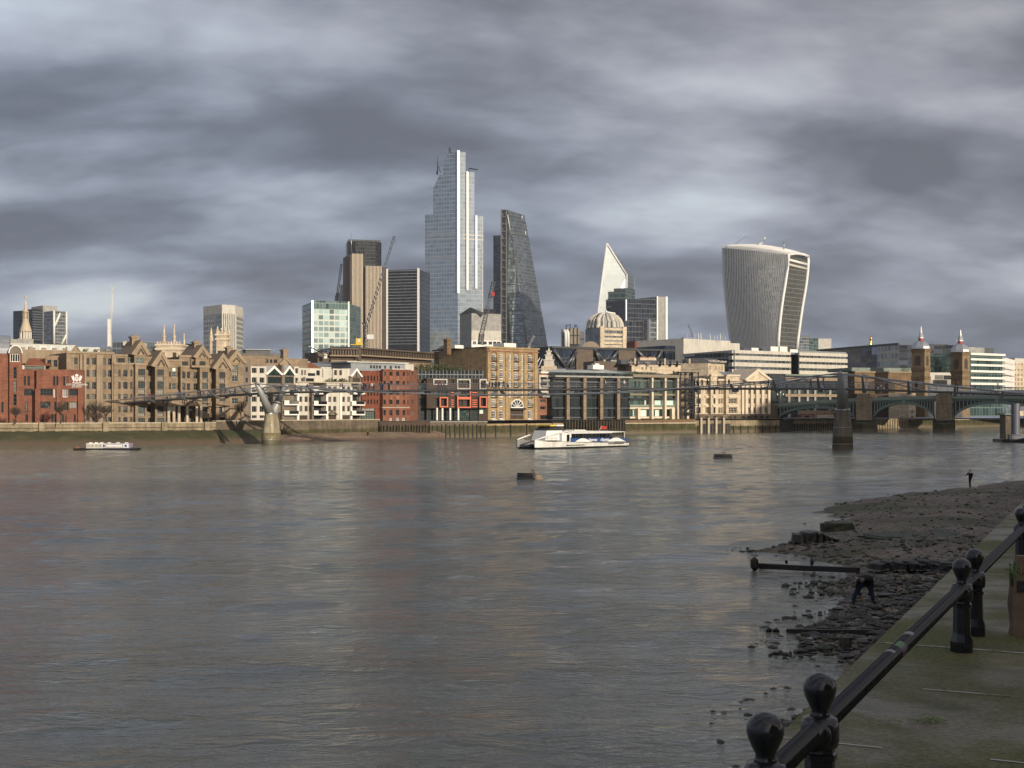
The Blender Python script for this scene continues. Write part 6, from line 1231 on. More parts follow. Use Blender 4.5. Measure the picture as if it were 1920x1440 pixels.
# mosaic glass office, station towers, right end
D = 720; w = Wall(7, 60, 800, 795, D); t = thing('mosaic_office', 'long dark blue glass office with scattered pale panels behind the station', 'building', base(w, 600)); b = MB()
z0, z1 = w.Z(440, 60), w.Z(414, 795); b.face([w.pt(0, GZ), w.pt(w.L, GZ), w.pt(w.L, z1), w.pt(0, z1)], 'mosaic_glass'); b.vol(w, 0, w.L, GZ, z1, 30, 'mosaic_glass'); b.build('wall', t)
wr = Wall(7, 795, D, 925, D + 3); b = MB(); b.facade(wr, 0, wr.L, GZ, wr.Z(416, 850), [], 'pale_office'); b.vol(wr, 0, wr.L, GZ, wr.Z(416, 850), 20, 'pale_office'); b.build('side_wall', t); b = MB(); b.wb(w, 0, w.L + .3, z1, z1 + 1, -1, .6, 'dark_metal'); b.build('cornice', t)
t, w, z = simple('dark_glass_office', 'dark green glass office between the two domed station towers', 'building', 7, 1070, 760, 1230, 765, 430, 'teal_side_glass', 20); b = MB(); b.wb(w, 0, w.L, z, z + 1.2, -10, .4, 'dark_metal'); b.build('roof', t); simple('dark_glass_office', 'darker slim glass office directly left of the right domed tower', 'building', 7, 1228, 740, 1300, 744, 418, 'navy_glass', 20)
def station_tower(label, xa, xc, xb, yt, ycap, D, ydome, ytip, yspike):
    wl = Wall(7, xa, D + 4, xc, D); wr = Wall(7, xc, D, xb, D + 4); t = thing('domed_tower', label, 'tower', base(wl, xc)); xm = (xa + xb) / 2; zt = wl.Z(ycap, xc); b = MB()
    poly = [wl.a, wl.b, wr.b, wl.a + (wr.b - wl.b)]; b.prism(poly, GZ, zt, 'tower_brick'); b.build('wall', t)
    cx_ = sum(p.x for p in poly) / 4; cy_ = sum(p.y for p in poly) / 4; r = (X(fx(7, xb), D) - X(fx(7, xa), D)) / 2
    for z in (zt, wl.Z(yt + 90 + 80, xc) * 1.0, wl.Z(705, xc)):
        b = MB(); b.prism([Vector((cx_, cy_)) + (p - Vector((cx_, cy_))) * 1.07 for p in poly], z - .9, z + .3, 'brown_brick'); b.build('cornice', t)
    for ww in (wl, wr):
        b = MB(); um = ww.L / 2; b.wb(ww, um - ww.L * .2, um + ww.L * .2, ww.Z(ycap + 145, xc), ww.Z(ycap + 78, xc), 0, .08, 'dark_brick'); b.face([ww.pt(um + math.cos(a) * ww.L * .2, ww.Z(ycap + 78, xc) + math.sin(a) * ww.L * .2, .08) for a in np.linspace(0, math.pi, 9)], 'dark_brick'); b.build('arched_opening', t)
    b = MB(); H = Z(fy(7, ydome), D) - zt; b.lathe((cx_, cy_, zt + .3), [(r * 1.02, 0), (r * .98, H * .3), (r * .8, H * .65), (r * .5, H * .9), (r * .3, H)], 8, 'silver', False, rot=R(20)); b.build('dome', t)
    b = MB(); zd = zt + .3 + H; b.frus((cx_, cy_), r * .26, r * .26, zd, zd + .8, 8, 'red_paint'); b.lathe((cx_, cy_, zd + .8), [(r * .42, 0), (r * .4, .4), (r * .2, 2.2), (r * .08, 4.5), (.12, Z(fy(7, ytip), D) - zd - .8), (.05, Z(fy(7, yspike), D) - zd - .8)], 8, 'silver', False); b.build('lantern', t)
station_tower('left brick station tower with silver ribbed dome and thin spike', 908, 1025, 1076, 455, 455, 500, 380, 300, 238); station_tower('right brick station tower with silver ribbed dome and thin spike', 1262, 1365, 1432, 485, 485, 520, 405, 345, 280)
D = 515; w = Wall(7, 395, D, 945, D + 8); t = thing('station_wall', 'long brown brick station wall with dark round arches left of the domed towers', 'building', base(w, 700)); b = MB(); z = w.Z(668, 700); b.wb(w, 0, w.L, GZ, z, -20, 0, 'brown_brick'); b.build('wall', t)
for x in (560, 712): b = MB(); u = w.U(x); r = w.U(x + 45) - u; zc = w.Z(790, x); b.face([w.pt(u + math.cos(a) * r, zc + math.sin(a) * r, .1) for a in np.linspace(0, math.pi, 11)] + [w.pt(u - r, w.Z(850, x), .1), w.pt(u + r, w.Z(850, x), .1)], 'dark_brick'); b.build('arched_opening', t)
b = MB(); b.wb(w, 0, w.L, z, z + .6, -1, .4, 'tan_trim'); b.wb(w, w.U(395), w.L, z + .6, z + 2.0, -20, -2, 'green_roof'); b.build('parapet', t)
t, w, z = simple('low_dark_block', 'low dark block under the station wall behind the lamp posts of the green bridge', 'building', 7, 420, 500, 900, 505, 855, 'dark_brick', 5)
for x0, x1 in ((455, 540), (700, 730), (800, 850)): put_window(t, w, w.U(x0), w.U(x1), w.Z(915, 600), w.Z(880, 600), 'warm', .03)
t, w, z = simple('tan_gatehouse', 'narrow tan stone pier building seen through the middle arch of the green bridge', 'building', 7, 882, 492, 945, 496, 850, 'cream_stone', 8)
for y in (1000, 1050, 880): put_window(t, w, w.U(900), w.U(926), w.Z(y + 35, 910), w.Z(y, 910), 'cream', .04)
t, w, z = simple('white_shed', 'white and grey flat roofed building between the domed station towers', 'building', 7, 1070, 545, 1320, 550, 665, 'light_concrete', 14)
for x0, x1 in ((1118, 1190), (1196, 1258)): put_window(t, w, w.U(x0), w.U(x1), w.Z(728, 1190), w.Z(690, 1190), 'wide', .04)
simple('grey_canopy_block', 'grey sloping roofed block under the white building between the towers', 'building', 7, 1075, 530, 1330, 534, 732, 'grey_concrete', 8); simple('white_hoarding', 'plain white hoarding wall right of the left station tower', 'hoarding', 7, 1076, 470, 1365, 480, 785, 'white_paint', 1)
D = 560; w = Wall(7, 1425, D, 1725, D + 12); wr = Wall(7, 1725, D + 12, 1812, D + 40); t = thing('glass_terrace_office', 'modern glass office with white floor edges and a cut corner, right of the domed towers', 'building', base(w, 1600)); b = MB(); z = w.Z(498, 1600)
for ww in (w, wr): b.facade(ww, 0, ww.L, GZ, z if ww is w else wr.Z(545, 1770), [], 'teal_side_glass')
b.vol(w, 0, w.L, GZ, z, 25, 'teal_side_glass'); b.wb(w, w.U(1435), w.U(1600), z, w.Z(436, 1500), -14, -2, 'grey_concrete'); b.wb(w, w.U(1600), w.U(1722), z, w.Z(440, 1650), -14, -4, 'mid_metal'); b.build('wall', t)
for y in (508, 555, 605, 660, 718, 770, 830):
    for ww in (w, wr):
        if ww is wr and y < 540: continue
        b = MB(); zb = ww.Z(y, 1725); b.wb(ww, -.2, ww.L + (.6 if ww is w else 0), zb - (.45 if ww is w else 1.1), zb + (.45 if ww is w else 1.1), 0, 1.2, 'white_paint'); b.build('floor_edge', t)
t = thing('pale_stone_block', 'pale stone office with square windows at the far right edge', 'building', (X(fx(7, 1900), 640), 640, GZ)); w = Wall(7, 1812, 640, 2060, 655); b = MB()
front(t, b, w, 1812, 2060, 572, None, [(x, x + 14) for x in range(1832, 2050, 30)], [(585, 600), (632, 650), (676, 700), (715, 740), (755, 780), (800, 825)], 'cream_stone', 'cream', xr=1860); b.wb(w, w.U(1905), w.U(2000), w.Z(572, 1950), w.Z(535, 1950), -10, -4, 'light_concrete'); b.build('wall', t)
# gilded urn far behind
q = PT(7, 541, 420, 900); t = thing('gilded_monument', 'small gilded flaming urn showing above the long blue glass office', 'monument', (q.x, q.y, GZ)); b = MB(); b.frus((q.x, q.y), 1.0, .9, GZ, q.z, 12, 'pale_coping'); b.build('column', t)
b = MB(); b.lathe((q.x, q.y, q.z), [(.5, 0), (.85, .4), (.45, .9), (1.0, 2), (.55, 2.8), (.8, 3.8), (1.1, 4.6), (.7, 5.4), (.2, 6.2)], 12, 'gold'); b.build('urn', t)

# ------------------------------------------------------------------ cranes
def lattice(b, p, q, wd, n, mat, r):
    p, q = Vector(p), Vector(q); ax = (q - p).normalized(); e = ax.cross(Vector((0, 1, 0))).normalized() * wd; g = Vector((0, 1, 0)) * wd
    cor = [e + g, e - g, -e - g, -e + g]
    for c in cor: b.tube([p + c, q + c * .7], r, 4, mat)
    for i in range(n):
        a, c = p.lerp(q, i / n), p.lerp(q, (i + 1) / n)
        for k in range(4): b.tube([a + cor[k], c + cor[(k + 1) % 4]], r * .7, 3, mat)
def crane(label, k, D, mbx, mby, mtx, mty, jx, jy, mat, wd, cab=None, tail=None):
    t = thing('tower_crane', label, 'crane', PT(k, mbx, mby, D)); m = PT(k, mtx, mty, D)
    b = MB(); lattice(b, PT(k, mbx, mby, D), m, wd, 10, mat, wd * .2); b.build('mast', t)
    b = MB(); lattice(b, m, PT(k, jx, jy, D), wd * .7, 18, mat, wd * .17); b.build('jib', t)
    if tail: b = MB(); b.tube([m, PT(k, tail[0], tail[1], D)], wd * .8, 4, mat); b.build('counter_jib', t)
    b = MB(); b.tube([PT(k, jx, jy, D), PT(k, jx, jy, D) + Vector((.4, 0, -wd * 6))], wd * .1, 3, 'dark_metal'); b.build('hoist_rope', t)
    if cab: b = MB(); q = PT(k, cab[0], cab[1], D - 2); b.box(q.x - wd * cab[2], q.x + wd * cab[2], q.y - wd, q.y + wd, q.z - wd * cab[3], q.z + wd * cab[3], cab[4]); b.build('cab', t)
    return t
crane('big dark lattice crane leaning across the ribbed tower with white machine house', 8, 600, 500, 1390, 502, 1175, 684, 592, 'bluegrey_paint', .68, (530, 1240, 2.2, 1.5, 'white_gloss'), (478, 1150))
t = crane('small slim crane left of the ribbed tower', 8, 1450, 310, 1010, 318, 965, 344, 770, 'mid_metal', 1.5, None, (304, 985))
crane('grey crane leaning up beside the slim dark slab tower', 8, 850, 1238, 1290, 1245, 1220, 1322, 885, 'mid_metal', 1.7, (1318, 965, .6, .8, 'red_paint'))
crane('short crane on the yellow warehouse roof against the wedge tower', 8, 700, 1543, 1320, 1550, 1290, 1582, 1232, 'steel', 1.1)
crane('tall thin white crane standing alone above the tan stone office', 1, 800, 876, 560, 876, 455, 893, 68, 'white_gloss', .75, (868, 440, 1.2, 11, 'white_paint'))
crane('faint grey green crane far left of the curved tower', 6, 1500, 310, 170, 300, 110, 268, 48, 'teal_paint', .7)
t = thing('site_cabin', 'yellow site cabin on the brown office roof', 'cabin', PT(8, 455, 1285, 500)); q = PT(8, 458, 1268, 500); b = MB(); b.box(q.x - 1.1, q.x + 1.1, q.y - 1.5, q.y + 1.5, q.z - 1.2, q.z + 1.0, 'yellow_paint'); b.box(q.x - 3, q.x + 1.4, q.y - 1.6, q.y + 1.6, q.z - 1.5, q.z - 1.2, 'yellow_paint'); b.build('cabin', t); b = MB(); b.box(q.x - .4, q.x + .5, q.y - 1.55, q.y - 1.5, q.z - .3, q.z + .6, 'white_gloss'); b.build('sign_board', t)
# ------------------------------------------------------------------ people
def skin_mesh(joints, bones, name):
    """one continuous body surface: joints = {name: (x, y, z, radius, material)}, grown with Skin + Subdivision"""
    names = list(joints); me = bpy.data.meshes.new(name); idx = {n: i for i, n in enumerate(names)}
    me.from_pydata([joints[n][:3] for n in names], [(idx[a], idx[b_]) for a, b_ in bones], [])
    ob = bpy.data.objects.new(name, me); COL.objects.link(ob); md = ob.modifiers.new('skin', 'SKIN'); md.use_smooth_shade = True
    for i, n in enumerate(names): r = joints[n][3]; sv = me.skin_vertices[0].data[i]; sv.radius = (r, r); sv.use_root = (i == 0)
    sb = ob.modifiers.new('sub', 'SUBSURF'); sb.levels = 1; sb.render_levels = 1
    dg = bpy.context.evaluated_depsgraph_get(); dg.update(); out = bpy.data.meshes.new_from_object(ob.evaluated_get(dg)); bpy.data.objects.remove(ob); out.name = name
    out.materials.clear(); mats = []
    segs = [(Vector(joints[a][:3]), Vector(joints[b_][:3]), joints[a][4], joints[b_][4]) for a, b_ in bones]; mi = []
    for p in out.polygons:
        c = Vector(p.center); best = (1e9, None)
        for A, B, ma, mb_ in segs:
            d = B - A; t = max(0, min(1, (c - A).dot(d) / max(1e-9, d.length_squared))); q = (A + d * t - c).length
            if q < best[0]: best = (q, ma if t < .5 else mb_)
        if best[1] not in mats: mats.append(best[1])
        mi.append(mats.index(best[1]))
    for m_ in mats: out.materials.append(M[m_])
    out.polygons.foreach_set('material_index', mi); out.polygons.foreach_set('use_smooth', [True] * len(out.polygons)); boxuv(out); return out
for nm, c in (('skin', (.42, .25, .17)), ('dark_hair', (.02, .015, .012)), ('grey_hair', (.16, .15, .14)), ('black_cloth', (.015, .015, .018)), ('navy_cloth', (.02, .03, .06)), ('jeans_cloth', (.035, .055, .11)), ('grey_cloth', (.12, .12, .13)),
              ('red_cloth', (.30, .03, .03)), ('white_cloth', (.62, .61, .59)), ('tan_cloth', (.32, .22, .13)), ('blue_cloth', (.06, .13, .32)), ('green_cloth', (.06, .09, .05)), ('shoe', (.03, .028, .026)), ('white_shoe', (.6, .6, .6))):
    plain(nm, c, .85, 0, .15, .2)
def standing(coat, legs, hair, stride=.0, arm=.0, skinm='skin', shoe='shoe'):
    s = stride
    return {'pelvis': (0, 0, .95, .135, coat), 'waist': (0, 0, 1.12, .13, coat), 'chest': (0, .01, 1.32, .15, coat), 'neck': (0, 0, 1.49, .06, skinm), 'jaw': (0, .02, 1.57, .08, skinm), 'crown': (0, -.01, 1.69, .10, hair),
            'shl': (-.17, 0, 1.41, .08, coat), 'ell': (-.24, .02 + arm, 1.14, .055, coat), 'wrl': (-.24, .10 + arm * 1.6, .90, .04, coat), 'hal': (-.24, .13 + arm * 1.7, .82, .04, skinm),
            'shr': (.17, 0, 1.41, .08, coat), 'elr': (.24, .02 - arm, 1.14, .055, coat), 'wrr': (.24, .10 - arm * .8, .90, .04, coat), 'har': (.24, .13 - arm * .8, .82, .04, skinm),
            'hil': (-.09, 0, .88, .105, legs), 'knl': (-.10, s * .5 + .03, .48, .075, legs), 'anl': (-.10, s, .09, .05, legs), 'tol': (-.11, s + .15, .035, .04, shoe),
            'hir': (.09, 0, .88, .105, legs), 'knr': (.10, -s * .4 + .03, .48, .075, legs), 'anr': (.10, -s, .09 + abs(s) * .15, .05, legs), 'tor': (.11, -s + .15, .035, .04, shoe)}
BONES = [('pelvis', 'waist'), ('waist', 'chest'), ('chest', 'neck'), ('neck', 'jaw'), ('jaw', 'crown'), ('chest', 'shl'), ('shl', 'ell'), ('ell', 'wrl'), ('wrl', 'hal'), ('chest', 'shr'), ('shr', 'elr'), ('elr', 'wrr'), ('wrr', 'har'),
         ('pelvis', 'hil'), ('hil', 'knl'), ('knl', 'anl'), ('anl', 'tol'), ('pelvis', 'hir'), ('hir', 'knr'), ('knr', 'anr'), ('anr', 'tor')]

# ------------------------------------------------------------------ suspension footbridge
BA, BD = Vector((-52.0, 288.0)), Vector((114.0, -38.0)); BLEN = BD.length; be = BD.normalized(); bg_ = Vector((-be.y, be.x))   # along; across (away from us)
if bg_.y < 0: bg_ = -bg_
def lerp_tab(tab, t):
    if t <= tab[0][0]: return tab[0][1]
    for (a, u), (c, v) in zip(tab, tab[1:]):
        if t <= c: return u + (v - u) * (t - a) / (c - a)
    return tab[-1][1]
DECK = [(-.55, 7.6), (-.42, 8.3), (-.2, 10.0), (0, 11.35), (.25, 11.65), (.5, 11.7), (.75, 11.75), (1, 11.6), (1.15, 10.9), (1.27, 10.2), (1.6, 8.6)]
def dz(t):  # smoothed deck height
    return sum(lerp_tab(DECK, t + k * .03) for k in (-2, -1, 0, 1, 2)) / 5
def bp(t, off, z): p = BA + BD * t + bg_ * off; return Vector((p.x, p.y, z))
def tpx(px):       # along-bridge position of a photo column
    r = (px - CX) / F; return (r * BA.y - BA.x) / (BD.x - r * BD.y)
TIP = 13.0, 14.2
def cable(t):      # height and half-distance of the cables from the centre line
    if t < 0:
        f = min(1, -t / .42); return TIP[0] + (8.4 - TIP[0]) * (f ** .85), 6.5 - 2.6 * f
    if t <= 1:
        return TIP[0] + (TIP[1] - TIP[0]) * t - 4 * 3.1 * t * (1 - t), 6.5 - 4 * 2.0 * t * (1 - t)
    f = min(1, (t - 1) / .32); return TIP[1] + (9.6 - TIP[1]) * (f ** .9), 6.5 - 2.4 * f
T0, T1 = tpx(158), tpx(2120)
fb = thing('footbridge', 'slender steel suspension footbridge with low cables crossing the river on two pylons', 'bridge', tuple(bp(.5, 0, 0)))
ts = [T0 + (T1 - T0) * i / 90 for i in range(91)]
b = MB()
for t0, t1 in zip(ts, ts[1:]):
    q = [bp(t0, -2, dz(t0) - .35), bp(t1, -2, dz(t1) - .35), bp(t1, 2, dz(t1) - .35), bp(t0, 2, dz(t0) - .35), bp(t0, -2, dz(t0)), bp(t1, -2, dz(t1)), bp(t1, 2, dz(t1)), bp(t0, 2, dz(t0))]
    b.mesh(q, ((3, 2, 1, 0), (4, 5, 6, 7), (0, 1, 5, 4), (2, 3, 7, 6)), 'dark_metal')
b.build('deck', fb)
for off in (-2.05, 2.05):
    b = MB(); b.tube([bp(t, off, dz(t) - .2) for t in ts], .19, 5, 'mid_metal'); b.build('edge_tube', fb)
    for h in (.4, .75, 1.15): b = MB(); b.tube([bp(t, off * 1.05, dz(t) + h) for t in ts], .05 if h > 1 else .025, 4, 'steel'); b.build('handrail', fb)
    b = MB(); n = 110
    for i in range(n): t = T0 + (T1 - T0) * (i + .5) / n; b.tube([bp(t, off, dz(t)), bp(t, off * 1.06, dz(t) + 1.15)], .035, 3, 'steel', smooth=False)
    b.build('rail_posts', fb)['kind'] = 'stuff'
    for dd in (0, .35):
        sg = -1 if off < 0 else 1; b = MB(); tc = [t for t in [T0 + (T1 - T0) * i / 160 for i in range(161)] if -.42 <= t <= 1.32]
        b.tube([bp(t, sg * (cable(t)[1] + dd), cable(t)[0]) for t in tc], .11, 5, 'steel'); b.build('cable', fb)
for i in range(-6, 21):   # transverse arms every eight metres or so
    t = i / 15 + .033
    if not (-.41 < t < 1.31): continue
    cz, ch = cable(t); z = dz(t) - .5
    for sg in (-1, 1):
        b = MB(); q0, q1 = bp(t, sg * 1.6, z - .1), bp(t, sg * (ch + .3), cz); ax = Vector((be.x, be.y, 0)) * .32; up = Vector((0, 0, .22))
        b.hexa([q0 - ax - up, q0 + ax - up, q1 + ax * .45 - up * .5, q1 - ax * .45 - up * .5, q0 - ax + up, q0 + ax + up, q1 + ax * .45 + up * .5, q1 - ax * .45 + up * .5], 'steel'); b.build('cross_arm', fb)
def pylon(t, rtop, rbot, zc, tip, label_, water_mat_):
    c = bp(t, 0, 0); b = MB(); prof = [(rbot * 1.02, -1.2), (rbot, 0), (rbot * .985, 1.0), (rbot * .95, 2.5), (rtop * 1.02, zc - .3), (rtop, zc)]; n = 20; a0 = math.atan2(bg_.y, bg_.x)
    def ring(r, z): return [(c + Vector((bg_.x, bg_.y, 0)) * math.cos(2 * math.pi * i / n) * r * 1.35 + Vector((be.x, be.y, 0)) * math.sin(2 * math.pi * i / n) * r).to_tuple()[:2] + (z,) for i in range(n)]
    def stack(pr, mat):
        v = [p for r, z in pr for p in ring(r, z)]; f = [(k * n + i, k * n + (i + 1) % n, (k + 1) * n + (i + 1) % n, (k + 1) * n + i) for k in range(len(pr) - 1) for i in range(n)]; f.append(tuple((len(pr) - 1) * n + i for i in range(n))); b.mesh(v, f, mat, True)
    stack(prof[:4], water_mat_); stack([(rbot * .948, 2.5)] + prof[4:], 'pier_concrete' if t == 0 else 'shaded_pier'); b.build('pier', fb)
    b = MB(); stack([(rtop * 1.06, zc), (rtop * 1.06, zc + .3), (rtop * .9, zc + .32)], 'silver')
    b.build('collar', fb)
    for z in (1.1, 2.5, 4.2): b = MB(); r = rbot + (rtop - rbot) * z / zc + .06; q = ring(r, z); b.tube([Vector(p) for p in q + q[:1]], .05, 4, 'silver'); b.build('band', fb)
    for sg in (-1, 1):
        b = MB(); p0 = c + Vector((bg_.x, bg_.y, 0)) * sg * rtop * .45 + Vector((0, 0, zc + .25)); p1 = bp(t, sg * 6.5, tip + .1); b.tube([p0 + Vector((0, 0, -.1)), p0.lerp(p1, .5), p1], rtop * .82, 14, 'pylon_paint', .42); b.build('pylon_arm', fb)
    b = MB(); b.tube([bp(t, -3.9, zc + 3.9), bp(t, 3.9, zc + 3.9)], .16, 6, 'steel'); b.build('tie_bar', fb)
pylon(0, 1.25, 1.95, 6.6, TIP[0], '', 'wet_concrete'); pylon(1, 1.3, 1.95, 7.4, TIP[1], '', 'moss_wall')
# end struts that brace the deck near each pylon
for t in (0, 1):
    for sg in (-1, 1):
        for dt in (-.13, .13):
            b = MB(); b.tube([bp(t + dt * .25, sg * 6.2, cable(t)[0] - .3), bp(t + dt, sg * 2.3, dz(t + dt) - .3)], .11, 5, 'steel'); b.build('strut', fb)
b = MB(); p = bp(T0, 0, 0); b.box(p.x - 7, p.x + 1.0, p.y - 3, p.y + 8, GZ, dz(T0) - .5, 'dark_river_stone'); b.build('abutment', fb)
# steps down at the north landing
t = thing('stone_steps', 'flight of pale stone steps beside the red brick school under the footbridge end', 'steps', (X(172, 297), 297, GZ)); b = MB()
for i in range(5): q = PT(1, 665 + i * 10, 1150 - i * 15, 296 + i * .7); b.box(q.x, q.x + 5.0 - i * .5, q.y, q.y + 1.0, GZ, GZ + .45 + i * .42, 'cream_stone')
b.build('steps', t)
# people on the footbridge
CLOTH = ['black_cloth', 'navy_cloth', 'grey_cloth', 'red_cloth', 'white_cloth', 'tan_cloth', 'blue_cloth', 'green_cloth']; CNAME = ['black', 'navy', 'grey', 'red', 'white', 'tan', 'blue', 'dark green']
PM = {}
def person_mesh(ci, st):
    if (ci, st) not in PM:
        PM[(ci, st)] = skin_mesh(standing(CLOTH[ci], ['black_cloth', 'jeans_cloth', 'grey_cloth'][(ci + st) % 3], ['dark_hair', 'grey_hair', 'dark_hair'][(ci * 2 + st) % 3], (.0, .26, .2)[st], (.0, .12, -.1)[st]), BONES, 'person')
    return PM[(ci, st)]
PXL = [250, 287, 336, 341, 351, 372, 378, 386, 421, 428, 431, 437, 455, 521, 526, 538, 556, 573, 648, 679, 687, 692, 698, 716, 734, 685.5, 691, 700, 717, 734, 788, 796, 826, 832.5, 836.5, 903, 907, 915, 918, 923, 926, 930, 940, 949, 954, 956.5, 1133, 1136, 1172, 1194, 1198, 1215, 1244, 1305, 1308, 1310, 1319, 1326, 1347, 1369, 1441, 1452, 1521, 1545, 1592, 1600, 1718, 1791, 1795]
ZONES = [(300, 'before the tan stone office'), (440, 'near the tan stone office gables'), (500, 'beside the left pylon'), (680, 'before the white flats'), (785, 'before the red brick flats'), (908, 'before the orange framed flats'), (1010, 'before the yellow warehouse'), (1300, 'before the glass office'), (1450, 'before the cream classical building'), (1560, 'left of the right pylon'), (1640, 'beside the right pylon'), (1900, 'right of the right pylon')]
pr = random.Random(11); used_lab = {}; place_list = []
for i, px in enumerate(sorted(PXL)):
    ci = pr.choice([0, 0, 0, 0, 1, 1, 2, 2, 3, 4, 4, 5, 6, 7]); st = pr.choice([0, 1, 1, 2]); off = pr.choice([-1.5, -1.2, -.7, .1, .8]); t = tpx(px)
    zone = next(n for lim, n in ZONES if px <= lim); place_list.append((px, ci, st, off, t, zone))
cnt = {}
for a in place_list: cnt[(a[1], a[5])] = cnt.get((a[1], a[5]), 0) + 1
seen = {}
ORD = ['first', 'second', 'third', 'fourth', 'fifth', 'sixth', 'seventh', 'eighth']
for px, ci, st, off, t, zone in place_list:
    o = bpy.data.objects.new('person', person_mesh(ci, st)); COL.objects.link(o); p = bp(t, off, dz(t)); o.location = p
    o.rotation_euler = (0, 0, math.atan2(be.y, be.x) + (-math.pi / 2 if pr.random() < .5 else math.pi / 2) + pr.uniform(-.3, .3)) if st else (0, 0, pr.uniform(0, 6.28)); s_ = pr.uniform(.94, 1.06); o.scale = (s_, s_, s_)
    k = (ci, zone); seen[k] = seen.get(k, 0) + 1
    lab = f'person in {CNAME[ci]} coat on the footbridge {zone}' if cnt[k] == 1 else f'{ORD[seen[k] - 1]} person from left in {CNAME[ci]} on the footbridge {zone}'
    tag(o, lab, 'person', 'people on the footbridge')

# ------------------------------------------------------------------ green arched road bridge
RB, rd = Vector((144.5, 446.0)), Vector((.95, -.316)).normalized(); rg = Vector((-rd.y, rd.x)); 
def rp(s, o, z): p = RB + rd * s + rg * o; return Vector((p.x, p.y, z))
rb = thing('road_bridge', 'green painted arched road bridge with stone piers at the right', 'bridge', tuple(rp(0, 0, 0)))
WID = 14.0; SP = [(-54.6, -28.9), (-22.9, -3.1), (3.1, 30), (36, 66)]; rz = lambda s: 11.15 - .0011 * (s - 8) ** 2 * .6
b = MB(); n = 50
for i in range(n):
    s0, s1 = -60 + 130 * i / n, -60 + 130 * (i + 1) / n
    b.hexa([rp(s0, 0, rz(s0) - .75), rp(s1, 0, rz(s1) - .75), rp(s1, WID, rz(s1) - .75), rp(s0, WID, rz(s0) - .75), rp(s0, 0, rz(s0)), rp(s1, 0, rz(s1)), rp(s1, WID, rz(s1)), rp(s0, WID, rz(s0))], 'green_paint')
b.build('deck', rb)
for o_ in (-.2, WID):
    b = MB()
    for i in range(n):
        s0, s1 = -60 + 130 * i / n, -60 + 130 * (i + 1) / n; b.hexa([rp(s0, o_, rz(s0)), rp(s1, o_, rz(s1)), rp(s1, o_ + .25, rz(s1)), rp(s0, o_ + .25, rz(s0)), rp(s0, o_, rz(s0) + 1.1), rp(s1, o_, rz(s1) + 1.1), rp(s1, o_ + .25, rz(s1) + 1.1), rp(s0, o_ + .25, rz(s0) + 1.1)], 'pale_green_paint')
    b.build('parapet', rb)
def az(s, a, c):   # arch soffit
    f = (s - a) / (c - a) * 2 - 1; return 4.3 + (rz((a + c) / 2) - 1.55 - 4.3) * (1 - f * f) ** .62
for a, c in SP:
    for k in range(5):
        o_ = .1 + k * (WID - .6) / 4; b = MB(); m_ = 22; ss = [a + (c - a) * (1 - math.cos(math.pi * i / m_)) / 2 for i in range(m_ + 1)]
        for s0, s1 in zip(ss, ss[1:]):
            z0, z1 = az(s0, a, c), az(s1, a, c); b.hexa([rp(s0, o_, z0), rp(s1, o_, z1), rp(s1, o_ + .4, z1), rp(s0, o_ + .4, z0), rp(s0, o_, z0 + .85), rp(s1, o_, z1 + .85), rp(s1, o_ + .4, z1 + .85), rp(s0, o_ + .4, z0 + .85)], 'teal_paint' if k == 0 else 'green_paint')
        b.build('arch_rib', rb)
    b = MB()   # spandrel columns of the near face
    for i in range(22):
        s_ = a + (c - a) * (i + .5) / 22; z0, z1 = az(s_, a, c) + .8, rz(s_) - .7
        if z1 - z0 > .35: b.hexa([rp(s_ - .14, .15, z0), rp(s_ + .14, .15, z0), rp(s_ + .14, .4, z0), rp(s_ - .14, .4, z0), rp(s_ - .14, .15, z1), rp(s_ + .14, .15, z1), rp(s_ + .14, .4, z1), rp(s_ - .14, .4, z1)], 'pale_green_paint')
    b.build('spandrel', rb); b = MB()
    for i in range(m_): s0, s1 = ss[i], ss[i + 1]; z0, z1 = az(s0, a, c) + .9, az(s1, a, c) + .9; b.face([rp(s0, .7, z0), rp(s1, .7, z1), rp(s1, .7, rz(s1) - .76), rp(s0, .7, rz(s0) - .76)], 'dark_metal')
    b.build('spandrel_web', rb)
for s_, pale in ((-25.9, 1), (0, 1), (33, 1)):
    b = MB(); b.hexa([rp(s_ + x, o_, z) for z in (3.9, rz(s_) + 1.6) for x, o_ in ((-2.6, -.9), (2.6, -.9), (2.6, WID + 1), (-2.6, WID + 1))], 'river_stone'); b.hexa([rp(s_ + x, o_, z) for z in (rz(s_) + 1.6, rz(s_) + 2.6) for x, o_ in ((-1.9, -.6), (1.9, -.6), (1.9, 2), (-1.9, 2))], 'river_stone'); b.build('pier', rb)
    b = MB(); b.hexa([rp(s_ + x, o_, z) for z in (-1, 3.9) for x, o_ in ((-3.6, -3.0), (3.6, -3.0), (3.6, WID + 2.5), (-3.6, WID + 2.5))], 'wet_timber_and_shade'); b.mesh([rp(s_ - 3.6, -3, -1), rp(s_ + 3.6, -3, -1), rp(s_, -6.5, -1), rp(s_ - 3.6, -3, 3.2), rp(s_ + 3.6, -3, 3.2), rp(s_, -6.5, 2.6)], ((0, 1, 4, 3), (1, 2, 5, 4), (2, 0, 3, 5), (3, 4, 5)), 'moss_wall'); b.build('pier_base', rb)
for a, c in SP:
    b = MB(); s_ = (a + c) / 2; b.hexa([rp(s_ + x, o_, z) for z in (rz(s_) - 1.5, rz(s_) - .2) for x, o_ in ((-.55, -.35), (.55, -.35), (.55, 0), (-.55, 0))], 'pale_green_paint'); b.build('shield', rb)
b = MB(); b.hexa([rp(s_, o_, z) for z in (-1, rz(-57) + .9) for s_, o_ in ((-64, -1), (-55, -1), (-55, WID + 1), (-64, WID + 1))], 'dark_river_stone'); b.build('abutment', rb)
